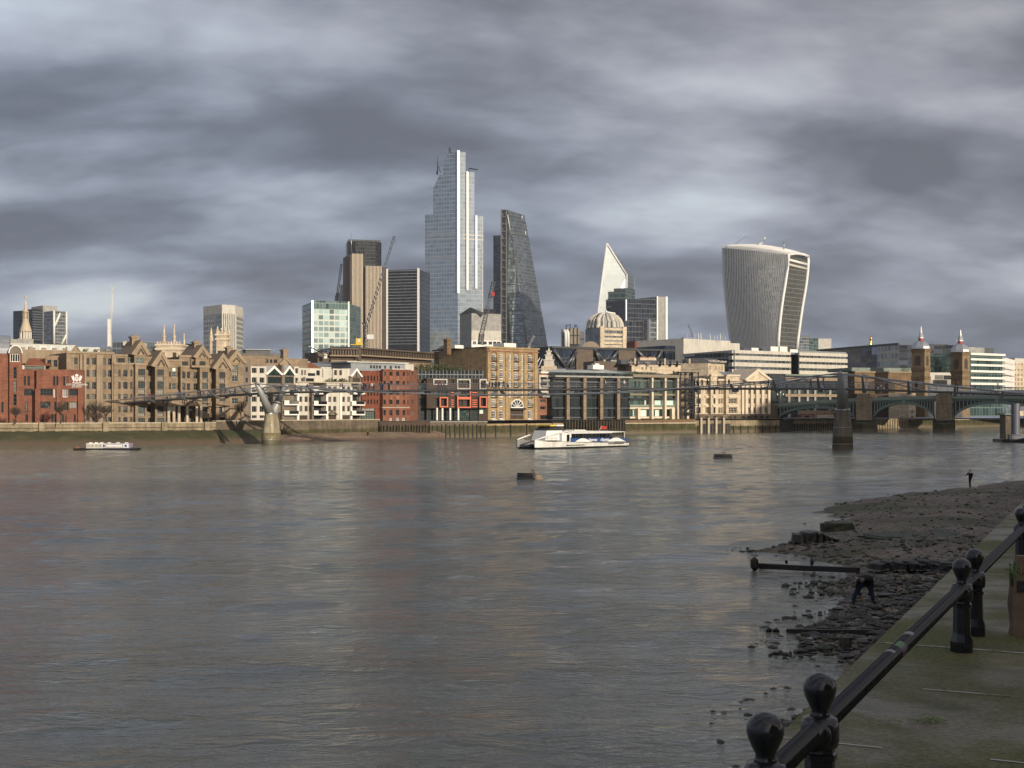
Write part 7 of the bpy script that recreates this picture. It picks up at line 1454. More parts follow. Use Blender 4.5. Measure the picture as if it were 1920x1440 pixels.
def lamp(s_, lab):
    t = thing('street_lamp', lab, 'street lamp', tuple(rp(s_, .3, rz(s_))), 'lamps along the green bridge'); z = rz(s_) + .2; b = MB(); q = rp(s_, .3, 0); b.frus((q.x, q.y), .16, .09, z, z + 4.3, 8, 'pale_green_paint'); b.tube([rp(s_ - 1.0, .3, z + 3.6), rp(s_, .3, z + 3.9), rp(s_ + 1.0, .3, z + 3.6)], .07, 5, 'pale_green_paint'); b.build('post', t)
    for dx, dz_ in ((-1.0, 3.6), (0, 4.3), (1.0, 3.6)): b = MB(); q = rp(s_ + dx, .3, z + dz_); b.lathe(q, [(.12, 0), (.26, .3), (.22, .6), (.05, .75)], 8, 'white_paint'); b.build('lantern', t)
def spx(px): r = (px - CX) / F; return (r * RB.y - RB.x) / (rd.x - r * rd.y)
for px, lab in ((1463, 'triple lamp post nearest the left end of the green bridge'), (1549, 'triple lamp post on the green bridge just left of the right pylon'), (1617, 'triple lamp post on the green bridge just right of the right pylon'), (1652, 'triple lamp post on the green bridge second right of the right pylon'), (1871, 'triple lamp post on the green bridge right of both domed towers')): lamp(spx(px), lab)
# white train crossing behind
w = Wall(0, 1745, 478, 1990, 440); tr = thing('train', 'long white train passing behind the green bridge parapet', 'train', base(w, 1850)); b = MB(); b.wb(w, 0, w.L, 11.6, 14.2, -2.6, 0, 'white_gloss'); b.build('carriage', tr); b = MB()
for i in range(22): u = w.L * (i + .2) / 22; b.wb(w, u, u + w.L / 22 * .65, 12.6, 13.5, .0, .05, 'window_glass')
b.build('windows', tr)['kind'] = 'stuff'
w9 = Wall(0, 1735, 480, 2000, 442); t = thing('rail_viaduct', 'grey railway viaduct carrying the white train behind the green bridge', 'viaduct', base(w9, 1850)); b = MB(); b.wb(w9, 0, w9.L, 9.8, 11.3, -6, 1, 'grey_concrete'); b.build('deck', t); b = MB()
for px_ in (1772, 1925): u = w9.U(px_); b = MB(); b.wb(w9, u - 1, u + 1, -1, 9.8, -5, 0, 'river_stone'); b.build('pier', t)
# ------------------------------------------------------------------ boats, buoys, pier
def ferry():
    st, bow = Vector((X(1183, 268), 268)), Vector((X(1012, 251), 251)); f2 = (bow - st); L = f2.length; f2.normalize(); rz_ = math.atan2(f2.y, f2.x)
    mid = (st + bow) / 2 + Vector((f2.y, -f2.x)) * 2.6 + Vector((-.9, 0))
    t = thing('ferry', 'white and blue twin hulled passenger ferry heading left across the river', 'ferry', (mid.x, mid.y, 0), None, rz_)
    def bld(b, n, par=None):
        b.v = [(x, y, z if z < .4 else .4 + (z - .4) * .66) for x, y, z in b.v]
        o = b.build(n, par or t, loc=(0, 0, 0)); return o
    h = L / 2; side = 1    # local: +x bow, +y towards the viewer (port side)
    for sg in (1, -1):
        b = MB(); secs = []
        for x, zk, zd, wd in ((-h, -.4, 1.25, .9), (-h * .5, -.5, 1.5, 1.15), (0, -.5, 1.65, 1.2), (h * .5, -.5, 1.85, 1.15), (h * .78, -.45, 2.1, .85), (h * .93, -.2, 2.35, .45), (h * 1.0, .9, 2.5, .12)):
            yc = sg * 2.45; secs.append([(x, yc - wd * .35, zk), (x, yc + wd * .35, zk), (x, yc + wd * .85, .35), (x, yc + wd, zd), (x, yc - wd, zd), (x, yc - wd * .85, .35)])
        v = [p for s_ in secs for p in s_]; n = 6; k = len(secs)
        low = []; up = []
        for i in range(k - 1):
            for j in range(n): (low if j in (0, 1, 5) else up).append((i * n + j, (i + 1) * n + j, (i + 1) * n + (j + 1) % n, i * n + (j + 1) % n))
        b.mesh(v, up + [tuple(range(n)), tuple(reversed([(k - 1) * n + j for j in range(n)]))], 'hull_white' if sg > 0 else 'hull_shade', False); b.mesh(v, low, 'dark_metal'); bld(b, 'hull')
        b = MB(); b.tube([(-h * .98, sg * 3.62, 1.2), (0, sg * 3.72, 1.6), (h * .78, sg * 3.35, 2.05), (h * .98, sg * 2.6, 2.45)], .08, 5, 'black_metal'); bld(b, 'rubbing_strake')
        for x0, x1, z in ((h * .42, h * .05, .75), (-h * .5, -h * .85, .95)): b = MB(); b.tube([(x0, sg * 3.62, z), (x1, sg * 3.62, z + .05)], .13, 5, 'black_metal'); bld(b, 'fender')
        # white arched beam from the bow up to the roof
        b = MB(); b.tube([(h * .99, sg * 2.5, 2.45), (h * .8, sg * 2.75, 3.35), (h * .6, sg * 3.0, 4.15), (h * .4, sg * 3.1, 4.75), (h * .25, sg * 3.1, 5.0)], .2, 6, 'white_gloss'); bld(b, 'bow_beam')
        b = MB(); b.tube([(h * .95, sg * 2.4, 2.4), (h * .74, sg * 2.6, 2.3), (h * .5, sg * 2.9, 2.2)], .05, 4, 'steel')
        for x in (.86, .76, .66, .56): b.tube([(h * x, sg * 2.75, 2.1), (h * x, sg * 2.75, 3.05)], .04, 4, 'steel')
        b.tube([(h * .9, sg * 2.75, 3.05), (h * .5, sg * 2.95, 3.05)], .04, 4, 'steel'); bld(b, 'bow_railing')
    b = MB(); b.box(-h * .98, h * .8, -2.6, 2.6, 1.1, 1.6, 'white_paint'); bld(b, 'deck')
    b = MB(); b.box(-h * .6, h * .28, -3.0, 3.0, 1.6, 2.75, 'blue_paint'); b.box(h * .28, h * .46, -2.9, 2.9, 1.6, 3.0, 'white_gloss'); bld(b, 'cabin_side')
    for sg in (1, -1):   # white waves over the blue band
        for xc, r in ((h * .02, h * .20), (-h * .72, h * .22)):
            b = MB(); P_ = [(xc - r + 2 * r * i / 10, 1.62 + 1.1 * math.sin(math.pi * i / 10) ** 1.3) for i in range(11)]
            b.face([(x, sg * 3.03, z) for x, z in (P_ if sg < 0 else P_[::-1])], 'white_gloss'); bld(b, 'wave_stripe')
    b = MB(); b.box(-h * .6, h * .26, -2.85, 2.85, 2.75, 4.1, 'black_glass')
    for x in np.linspace(-h * .58, h * .25, 12):
        for sg in (1, -1): b.box(x - .06, x + .06, sg * 2.84 - .05, sg * 2.84 + .05, 2.75, 4.1, 'dark_metal')
    bld(b, 'window_band')
    b = MB(); b.box(h * .26, h * .46, -2.9, 2.9, 3.0, 4.4, 'white_gloss')
    for sg in (1, -1): b.box(h * .30, h * .36, sg * 2.92 - .03, sg * 2.92 + .03, 1.9, 3.9, 'window_glass')
    bld(b, 'fore_cabin')
    b = MB(); v = [(-h * .62, -3.1, 4.1), (h * .34, -3.1, 4.1), (h * .34, 3.1, 4.1), (-h * .62, 3.1, 4.1), (-h * .62, -2.6, 4.75), (h * .30, -2.3, 4.95), (h * .30, 2.3, 4.95), (-h * .62, 2.6, 4.75)]; b.hexa(v, 'white_gloss')
    b.hexa([(-h * .97, -2.7, 4.35), (-h * .62, -2.9, 4.2), (-h * .62, 2.9, 4.2), (-h * .97, 2.7, 4.35), (-h * .97, -2.5, 4.5), (-h * .62, -2.6, 4.7), (-h * .62, 2.6, 4.7), (-h * .97, 2.5, 4.5)], 'white_gloss'); b.hexa([(-h * .2, -1.6, 4.8), (h * .1, -1.6, 4.8), (h * .1, 1.6, 4.8), (-h * .2, 1.6, 4.8), (-h * .16, -1.3, 5.2), (h * .06, -1.3, 5.2), (h * .06, 1.3, 5.2), (-h * .16, 1.3, 5.2)], 'white_paint'); bld(b, 'roof')
    for sg in (1, -1): b = MB(); b.tube([(-h * .96, sg * 2.5, 1.5), (-h * .96, sg * 2.5, 4.4)], .08, 5, 'white_gloss'); bld(b, 'roof_post')
    b = MB(); b.box(-h * .97, -h * .72, -2.9, 2.9, 1.5, 2.5, 'blue_paint'); bld(b, 'stern_bulwark'); b = MB()
    for sg in (1, -1): b.tube([(-h * .97, sg * 2.9, 2.9), (-h * .72, sg * 2.9, 2.9)], .05, 4, 'steel'); b.box(-h * .75, -h * .65, sg * 2.2 - .6, sg * 2.2 + .6, 1.6, 3.1, 'mid_metal')
    bld(b, 'stern_rail')
    # raised wheelhouse set forward
    b = MB(); b.hexa([(h * .40, -2.3, 2.2), (h * .74, -1.9, 2.2), (h * .74, 1.9, 2.2), (h * .40, 2.3, 2.2), (h * .40, -2.2, 5.1), (h * .69, -1.7, 5.1), (h * .69, 1.7, 5.1), (h * .40, 2.2, 5.1)], 'white_gloss'); bld(b, 'wheelhouse')
    b = MB(); b.hexa([(h * .40, -2.2, 5.1), (h * .69, -1.75, 5.1), (h * .69, 1.75, 5.1), (h * .40, 2.2, 5.1), (h * .42, -2.0, 6.35), (h * .60, -1.5, 6.35), (h * .60, 1.5, 6.35), (h * .42, 2.0, 6.35)], 'black_glass'); bld(b, 'wheelhouse_windows')
    b = MB(); b.box(h * .36, h * .52, -2.1, 2.1, 6.35, 6.75, 'white_gloss'); b.box(h * .52, h * .63, -1.9, 1.9, 6.35, 6.75, 'yellow_paint'); bld(b, 'wheelhouse_roof')
    b = MB(); b.tube([(h * .44, 0, 6.7), (h * .44, 0, 7.9)], .09, 5, 'dark_metal'); b.tube([(h * .44, -1.1, 7.5), (h * .44, 1.1, 7.5)], .07, 4, 'dark_metal'); bld(b, 'radar_mast')
    b = MB(); b.tube([(-h * .55, .5, 4.6), (-h * .6, .5, 6.3)], .04, 4, 'white_paint'); b.mesh([(-h * .57, .5, 5.3), (-h * .70, .55, 5.2), (-h * .73, .5, 6.0), (-h * .595, .5, 6.25)], ((0, 1, 2, 3),), 'red_paint'); bld(b, 'flag')
    # name on the side
    for word, wx in (('thames', -.20), ('clippers', -.47)):
        cu = bpy.data.curves.new('lettering', 'FONT'); cu.body = word; cu.size = .8; cu.align_x = 'CENTER'; cu.extrude = .01; cu.offset = .02
        ob = bpy.data.objects.new('lettering', cu); COL.objects.link(ob); dg = bpy.context.evaluated_depsgraph_get(); dg.update(); me = bpy.data.meshes.new_from_object(ob.evaluated_get(dg)); bpy.data.objects.remove(ob); me.materials.clear(); me.materials.append(M['white_gloss'])
        o = bpy.data.objects.new('lettering', me); COL.objects.link(o); o.parent = t; o.matrix_basis = Matrix.Translation((h * wx, 3.05, 1.36)) @ Matrix.Rotation(math.pi, 4, 'Z') @ Matrix.Rotation(R(90), 4, 'X')
ferry()
# foam of the ferry's wake
m, nt, p = newmat('foam'); n_ = NOISE(nt, OBJV(nt), 1.3, 5, .7); LK(nt, RAMP(nt, n_, ((.42, (.16, .15, .13)), (.62, (.6, .6, .57)))), p.inputs['Base Color']); p.inputs['Roughness'].default_value = .8
b = MB(); wr_ = random.Random(3)
for i in range(70):
    f = wr_.random() ** 1.5; px = 1180 + f * 90; D = 268 + f * 9 + wr_.uniform(-1, 1) * (1 + f); w_ = wr_.uniform(.4, 1.6) * (1 - f * .6); c = Vector((X(px, D), D, .03)); b.face([c + Vector((math.cos(a) * w_, math.sin(a) * w_ * .35, .03 * math.sin(a * 2))) for a in np.linspace(0, 2 * math.pi, 7)[:-1]], 'foam')
for i in range(26):
    px = wr_.uniform(1010, 1030); D = 251.5 + wr_.uniform(-1, .6); c = Vector((X(px, D), D, .03)); w_ = wr_.uniform(.3, .8); b.face([c + Vector((math.cos(a) * w_, math.sin(a) * w_ * .3, 0)) for a in np.linspace(0, 2 * math.pi, 7)[:-1]], 'foam')
o = b.build('boat_wake'); o['kind'] = 'stuff'; o['label'] = 'thin white foam trailing behind the ferry'
# moored barge with white cabins
D = 248; t = thing('barge', 'low dark moored barge carrying two white and lilac cabins by the left bank', 'barge', (X(200, D), D, 0)); b = MB(); x0, x1 = X(148, D), X(262, D)
b.hexa([(x0, D - 1.8, -.3), (x1 - 1, D - 1.8, -.3), (x1 - 1, D + 1.8, -.3), (x0, D + 1.8, -.3), (x0 - .3, D - 1.9, .35), (x1, D - 1.9, .35), (x1, D + 1.9, .35), (x0 - .3, D + 1.9, .35)], 'wet_timber_and_shade'); b.build('hull', t)
b = MB(); b.box(x1 - 2.2, x1 - .3, D - .2, D + .2, .35, .55, 'mid_metal'); b.build('ramp', t)
for a, c, m_, mp in ((700, 832, 'white_gloss', 'light_concrete'), (834, 1040, 'lilac_paint', 'white_gloss')):
    xa, xb = X(fx(1, a), D), X(fx(1, c), D); b = MB(); b.box(xa, xb, D - 1.2, D + 1.2, .35, 1.25, m_); b.build('cabin', t); b = MB(); b.box(xa + .1, xb - .1, D - 1.3, D - 1.2, .45, 1.18, mp); b.build('side_panel', t)
    b = MB()
    if m_ == 'white_gloss':
        for i in range(4): b.box(xa + .3 + i * .7, xa + .7 + i * .7, D - 1.34, D - 1.3, .65, .95, 'grey_concrete')
    else: b.box(xa + .5, xb - 1.1, D - 1.34, D - 1.3, .55, 1.08, 'bluegrey_paint'); b.box(xa + .6, xb - 1.2, D - 1.38, D - 1.34, .62, 1.0, 'white_paint'); b.box(xb - .8, xb - .4, D - 1.34, D - 1.3, .6, 1.0, 'blue_paint'); b.box(xa + .12, xa + .36, D - 1.34, D - 1.3, .6, 1.0, 'blue_paint')
    b.build('window_panel', t); b = MB()
    for i in range(3): x = xa + (xb - xa) * (i + .5) / 3; b.box(x - .25, x + .25, D - .3, D + .3, 1.25, 1.4, 'white_paint')
    b.build('roof_vent', t)
t = thing('round_buoy', 'rusty brown rounded buoy at the left end of the moored barge', 'buoy', (X(144, D - .5), D - .5, 0)); b = MB(); b.lathe((X(144, D - .5), D - .5, -.3), [(.2, 0), (.6, .25), (.65, .55), (.45, .85), (.1, .95)], 12, 'orange_brick'); b.build('float', t)
# mooring floats
def mooring(px0, px1, D, ball, lab):
    xa, xb = X(px0, D), X(px1, D); L = xb - xa; t = thing('mooring_float', lab, 'mooring buoy', ((xa + xb) / 2, D, 0), 'dark mooring floats'); bw = L * (.68 if ball else 1.0); n = 11; b = MB(); r = .62
    v = []; f = []
    for k, x in enumerate((xa, xa + bw)):
        for i in range(n): a = math.pi * i / (n - 1); sh = .25 * (1 if k == 0 else -1); v.append((x + sh * math.sin(a), D - math.cos(a) * r * 1.2, -.15 + math.sin(a) * r * 1.25))
    for i in range(n - 1): f.append((i, n + i, n + i + 1, i + 1))
    b.mesh(v, f + [tuple(reversed(range(n))), tuple(range(n, 2 * n))], 'black_metal'); b.build('float', t)
    b = MB()
    for a in np.linspace(.25, math.pi - .25, 6): y, z = D - math.cos(a) * r * 1.26, -.15 + math.sin(a) * r * 1.31; b.tube([(xa + .1, y, z), (xa + bw + .02, y, z)], .07, 4, 'wet_timber_and_shade')
    b.build('timber_fender', t)
    b = MB(); xc = xa + bw * (.9 if ball else .55); zt = -.15 + r * 1.25; b.tube([(xc - .14, D, zt), (xc - .14, D, zt + .3), (xc, D, zt + .42), (xc + .14, D, zt + .3), (xc + .14, D, zt)], .05, 5, 'black_metal'); b.build('mooring_ring', t)
    if ball: b = MB(); v = [(.68, 0), (.68, .25), (.6, .5), (.42, .72), (.18, .86), (.02, .9)]; q = MB(); q.lathe((0, 0, 0), v, 14, 'tan_trim'); b.mesh([(xa + bw + .02 + z, D + y, -.12 + x) for x, y, z in q.v], q.f, 'tan_trim', True); b.build('end_dome', t)
mooring(967, 1019, 143.5, True, 'black ribbed mooring float with a tan rounded end, nearer in midstream'); mooring(1337, 1373, 204, False, 'smaller all black mooring float further off to the right')
# floating pier at the right edge
D = 307; t = thing('floating_pier', 'blue grey steel mooring column and low dark pontoon at the right edge', 'pier', (X(1900, D), D, 0)); b = MB(); c = X(1904, D); b.frus((c, D), .95, .95, -2, Z(757, D), 16, 'bluegrey_paint'); b.build('mooring_column', t)
b = MB(); b.box(X(1870, D), X(1960, D), D - 3, D + 3, -.4, .75, 'black_metal'); b.build('pontoon', t); b = MB(); b.box(X(1886, D), X(1925, D), D - 2.4, D - 1, .75, 1.8, 'bluegrey_paint'); b.build('gangway_box', t)
b = MB(); 
for x in (1878, 1890, 1915, 1930): b.tube([(X(x, D), D - 2.6, .7), (X(x, D), D - 2.6, 3.8 if x == 1878 else 1.9)], .06, 5, 'steel')
b.tube([(X(1873, D), D - 2.6, 1.7), (X(1945, D), D - 2.6, 1.7)], .05, 4, 'steel'); b.build('railing', t)
b = MB(); b.box(c + .95, c + 6, D - .4, D + .4, Z(768, D) - .3, Z(762, D), 'bluegrey_paint'); b.build('cross_beam', t)
b = MB(); b.box(X(1880, D + 30), X(1897, D + 30), D + 28, D + 32, -1, Z(778, D + 30), 'dark_river_stone'); b.box(X(1876, D + 30), X(1900, D + 30), D + 27, D + 33, Z(778, D + 30), Z(775, D + 30), 'teal_paint'); b.build('shelter', t)
# gull-like dots are birds resting? (none modelled)

# ------------------------------------------------------------------ near foreshore: stones, timbers, people
def bz(x, y): return float(beach_h(np.array([[x]]), np.array([[y]]))[0, 0])
def stone_pts(r_, sx, sy, sz):
    v = [(0, 0, 1), (0, 0, -1)] + [(math.cos(a), math.sin(a), .45) for a in np.linspace(0, 2 * math.pi, 7)[:-1]] + [(math.cos(a + .5), math.sin(a + .5), -.45) for a in np.linspace(0, 2 * math.pi, 7)[:-1]]
    v = [tuple(np.array(p) * (sx, sy, sz) * r_.uniform(.72, 1.15)) for p in v]; f = []
    for i in range(6): j = (i + 1) % 6; f += [(0, 2 + i, 2 + j), (1, 8 + j, 8 + i), (2 + i, 8 + i, 2 + j), (2 + j, 8 + i, 8 + j)]
    return v, f
stone('wet_rock', (.035, .030, .024), .45, .5, 1.5, None, .2, bump=.4); stone('brown_rock', (.07, .055, .04), .7, .4, 1.5, None, .2, bump=.4); stone('pale_rock', (.30, .28, .25), .7, .3, 1.5, None, .2); stone('weed_rock', (.035, .042, .016), .6, .5, 1.5, None, .2, bump=.5)
rr = random.Random(5); groups = {'wet_rock': MB(), 'brown_rock': MB(), 'pale_rock': MB(), 'weed_rock': MB()}; allb = MB(); made = 0
cand_y = 11 + (120 - 11) * np.random.RandomState(2).rand(90000) ** 1.9; cand_x = np.random.RandomState(3).rand(90000); X0 = 2 + cand_x * np.minimum(80, cand_y * .42 + 4); sd = sdist(X0, cand_y, bpoly) + (fbm(X0 * .45, cand_y * .45, 4, 3) - .47) * np.clip(cand_y * .03, .8, 3.2); hh = beach_h(X0[None], cand_y[None])[0]
for x, y, d, h in zip(X0, cand_y, sd, hh):
    if x > y * .40 + 2 or d < -1.6 or x > EDGE(y) or (d < -.25 and y < 30): continue
    near = 1.15 if y < 58 else (.5 if y < 75 else .16)
    pr_ = (.30 if d < 0 else .85) * near
    if rr.random() > pr_ or made > 16000: continue
    s_ = (.035 + .14 * rr.random() ** 4) * (1.2 if 58 > y > 40 else .9)
    if d < 0: s_ *= .7
    v, f = stone_pts(rr, s_ * rr.uniform(1, 1.7), s_ * rr.uniform(.8, 1.3), s_ * rr.uniform(.45, .95)); a = rr.uniform(0, 6.28); ca, sa = math.cos(a), math.sin(a)
    mt = rr.choices(['wet_rock', 'brown_rock', 'weed_rock', 'pale_rock'], [.60, .20, .18, .02])[0]
    zb = max(h, -.03) + s_ * .12
    allb.mesh([(x + p[0] * ca - p[1] * sa, y + p[0] * sa + p[1] * ca, zb + p[2]) for p in v], f, mt); made += 1
o = allb.build('foreshore_rubble'); o['kind'] = 'stuff'; o['label'] = 'dark wet stones and brick rubble strewn over the muddy foreshore'
def lump(name, lab, cat, blocks, mat, seed):
    r_ = random.Random(seed); x, y = blocks[0][:2]; b = MB()
    for bx, by, sx, sy, sz, z0 in blocks:
        v = []; n = 4
        for z, k in ((0, 1.06), (.45, 1.0), (.9, .96), (1, .84)):
            for i in range(8): a = 2 * math.pi * (i + .5) / 8; q = 1 / max(abs(math.cos(a)), abs(math.sin(a))) * .92; v.append((bx + math.cos(a) * sx * k * q * r_.uniform(.9, 1.08), by + math.sin(a) * sy * k * q * r_.uniform(.9, 1.08), z0 + z * sz + r_.uniform(-.04, .04) * sz))
        f = [(k * 8 + i, k * 8 + (i + 1) % 8, (k + 1) * 8 + (i + 1) % 8, (k + 1) * 8 + i) for k in range(3) for i in range(8)] + [tuple(24 + i for i in range(8))]; b.mesh(v, f, mat)
    o = b.build(name, None, loc=(x, y, 0)); return tag(o, lab, cat)
x, y = G(1571, 990, .2); k = y / F
lump('stone_block', 'flat topped dark stone block at the tip of the shingle spit', 'stone block', [(X(1571, y), y, 29 * k, .9, 17 * k, .02), (X(1548, y), y + .2, 9 * k, .5, 14 * k, .02), (X(1592, y), y + .3, 12 * k, .6, 12 * k, .02)], 'weed_rock', 4)
x, y = G(1525, 1022, .1); k = y / F
lump('mooring_stump', 'clump of big rounded black timber stumps at the water edge', 'timber stumps', [(X(1497, y), y, 13 * k, .7, 27 * k, -.05), (X(1510, y), y - .1, 11 * k, .8, 31 * k, -.05), (X(1522, y), y + .2, 12 * k, .8, 30 * k, -.05), (X(1534, y), y + .1, 10 * k, .7, 28 * k, 0), (X(1547, y), y, 7 * k, .6, 23 * k, 0), (X(1556, y), y + .1, 6 * k, .7, 19 * k, 0), (X(1567, y), y + .1, 7 * k, .7, 17 * k, 0), (X(1484, y), y - .2, 7 * k, .5, 12 * k, 0), (X(1476, y), y - .3, 6 * k, .4, 7 * k, 0)], 'wet_rock', 6)
def beam(lab, pts, r, mat='wet_timber_and_shade', name='timber_beam', extra=()):
    t = thing(name, lab, 'timber beam', tuple(pts[0])); b = MB(); pts = [Vector(p) for p in pts]
    for p, q in zip(pts, pts[1:]):
        d = (q - p).normalized(); e = Vector((d.y, -d.x, 0)).normalized() * r; up = Vector((0, 0, r)); b.hexa([p - e - up, q - e - up, q + e - up, p + e - up, p - e + up, q - e + up, q + e + up, p + e + up], mat)
    b.build('beam', t)
    for x, y, z, w_, h in extra: b = MB(); v, f = stone_pts(random.Random(int(x * 9)), w_, w_, h); b.mesh([(x + p[0], y + p[1], z + p[2]) for p in v], f, mat); b.build('stub', t)
    return t
def gp(px, py, z): D = (EYE - z) * F / (py - HZ); return Vector((X(px, D), D, z))
beam('long black timber beam lying half in the water, with a squared stump at its left end', [gp(1424, 1061, .12), gp(1500, 1065, .12), gp(1610, 1069, .25)], .12, extra=[(gp(1418, 1058, .3).x, gp(1418, 1064, .1).y, .3, .22, .42), (gp(1482, 1060, .3).x, gp(1482, 1064, .1).y, .35, .08, .12), (gp(1526, 1060, .3).x, gp(1526, 1066, .1).y, .38, .09, .2)])
beam('lower dark timber plank running from the rubble into the water', [gp(1476, 1184, .03), gp(1540, 1185, .12), gp(1640, 1186, .3)], .09)
lr = random.Random(21); blk = []
for i in range(26):
    p = gp(1640 + i * 6.4 + lr.uniform(-2, 2), 1060 + (2 if i > 18 else 0) + lr.uniform(-1.5, 1.5), .45 + i * .008); kk = p.y / F; blk.append((p.x, p.y, lr.uniform(8, 14) * kk, .6, lr.uniform(7, 14) * kk, p.z - .12))
lump('timber_ledge', 'low broken black timber ledge across the beach behind the bending person', 'timber ledge', blk, 'wet_timber_and_shade', 9)
for px, lab in ((1441, 'left one of two small black stumps in the shallows'), (1456, 'right one of two small black stumps in the shallows')):
    p = gp(px, 1186, 0); v, f = stone_pts(random.Random(px), .13, .11, .14); b = MB(); b.mesh([(p.x + q[0], p.y + q[1], .04 + q[2]) for q in v], f, 'wet_timber_and_shade'); tag(b.build('timber_stump', None, loc=(p.x, p.y, 0)), lab, 'stump', 'small stumps in the shallows')
p = gp(1497, 1195, .02); v, f = stone_pts(random.Random(8), .11, .1, .1); b = MB(); b.mesh([(p.x + q[0], p.y + q[1], .06 + q[2]) for q in v], f, 'pale_rock'); tag(b.build('white_stone', None, loc=(p.x, p.y, 0)), 'single pale stone beside the lower timber plank', 'stone')
p = gp(1585, 1205, .25); lump('brick_lump', 'squared reddish lump standing among the rubble below the lower plank', 'brick lump', [(p.x, p.y, .2, .2, .32, .12)], 'brown_rock', 2)
lr = random.Random(31); blk = []
for i in range(20):
    p = gp(1648 + i * 7.5 + lr.uniform(-6, 6), 1004 - i * .35 + lr.uniform(-3, 3), .5); kk = p.y / F; blk.append((p.x, p.y, lr.uniform(14, 26) * kk, lr.uniform(1.2, 2.4), lr.uniform(3, 6) * kk, p.z - .15))
lump('weed_mound', 'long low dark weed covered mound on the shingle behind the timber ledge', 'weed mound', blk, 'weed_rock', 12)
# standing person far along the spit (seen from behind) and the person bent over by the timber
px, D = 1819, 122.0; x = X(px, D); z = bz(x, D)
J = standing('black_cloth', 'black_cloth', 'dark_hair', .04, .05, 'skin', 'white_shoe'); J['chest'] = (0, .01, 1.33, .17, 'black_cloth'); J['knr'] = (.04, .06, .49, .075, 'black_cloth'); J['anr'] = (.02, -.02, .10, .05, 'black_cloth'); J['tor'] = (.02, .1, .04, .045, 'white_shoe'); J['hir'] = (.06, 0, .88, .1, 'black_cloth'); J['hil'] = (-.06, 0, .88, .1, 'black_cloth'); J['knl'] = (-.04, .03, .49, .07, 'black_cloth'); J['anl'] = (-.03, 0, .09, .05, 'black_cloth'); J['tol'] = (-.03, .12, .04, .045, 'white_shoe'); J['ell'] = (-.28, .1, 1.16, .06, 'black_cloth'); J['wrl'] = (-.26, .28, 1.12, .045, 'black_cloth'); J['hal'] = (-.24, .36, 1.12, .04, 'skin')
t = thing('person', 'person in black coat with white shoulder band standing on the far shingle spit', 'person', (x, D, z)); o = bpy.data.objects.new('body', skin_mesh(J, BONES, 'body')); COL.objects.link(o); o.parent = t; o.rotation_euler = (0, 0, .4)
b = MB(); b.lathe((0, 0, 1.33), [(.235, 0), (.24, .08), (.2, .13)], 14, 'white_cloth', sx=1.0, sy=.82); o = b.build('shoulder_band', t, loc=(0, 0, 0))
D = (EYE - .55) * F / (1133 - HZ); px = 1618; x = X(px, D); z = bz(x, D); k = D / F
def J2(px_, py_, dy, r, m): return (X(px_, D) - x, dy, Z(py_, D) - z, r, m)
J = {'pelvis': J2(1627, 1093, .25, .17, 'black_cloth'), 'waist': J2(1628, 1083, .08, .18, 'black_cloth'), 'chest': J2(1620, 1084, -.22, .19, 'black_cloth'), 'neck': J2(1612, 1085, -.42, .075, 'black_cloth'), 'jaw': J2(1609, 1086, -.52, .085, 'skin'), 'crown': J2(1609, 1081, -.60, .115, 'grey_hair'),
     'shl': J2(1606, 1088, -.25, .095, 'black_cloth'), 'ell': J2(1603, 1100, -.30, .065, 'black_cloth'), 'wrl': J2(1607, 1112, -.42, .048, 'black_cloth'), 'hal': J2(1609, 1117, -.46, .045, 'skin'),
     'shr': J2(1632, 1089, -.2, .095, 'black_cloth'), 'elr': J2(1631, 1101, -.28, .065, 'black_cloth'), 'wrr': J2(1624, 1112, -.40, .048, 'black_cloth'), 'har': J2(1620, 1117, -.46, .045, 'skin'),
     'hil': J2(1617, 1098, .25, .13, 'jeans_cloth'), 'knl': J2(1606, 1114, .16, .09, 'jeans_cloth'), 'anl': J2(1602, 1130, .22, .06, 'jeans_cloth'), 'tol': J2(1602, 1132, .05, .055, 'shoe'),
     'hir': J2(1634, 1098, .28, .13, 'jeans_cloth'), 'knr': J2(1637, 1114, .18, .09, 'jeans_cloth'), 'anr': J2(1641, 1130, .24, .06, 'jeans_cloth'), 'tor': J2(1642, 1132, .07, .055, 'shoe')}
t = thing('person', 'person in dark jacket and blue jeans bending down to pick among the beach stones', 'person', (x, D, z)); o = bpy.data.objects.new('body', skin_mesh(J, BONES, 'body')); COL.objects.link(o); o.parent = t
for hand in ('hal', 'har'):   # fingers reaching for the stones
    hx, hy, hz = J[hand][:3]; b = MB()
    for i in range(5): b.tube([(hx + (i - 2) * .016, hy - .02, hz - .02), (hx + (i - 2) * .02, hy - .05, hz - .07 + abs(i - 2) * .008), (hx + (i - 2) * .018, hy - .04, hz - .11 + abs(i - 2) * .012)], .009, 5, 'skin')
    b.build('fingers', t, loc=(0, 0, 0))
# tiny figure on the far beach
D = 330; o = bpy.data.objects.new('person', person_mesh(0, 0)); COL.objects.link(o); o.location = (X(689.5, D), D, .55); tag(o, 'tiny dark figure standing on the small sandy beach across the river', 'person')

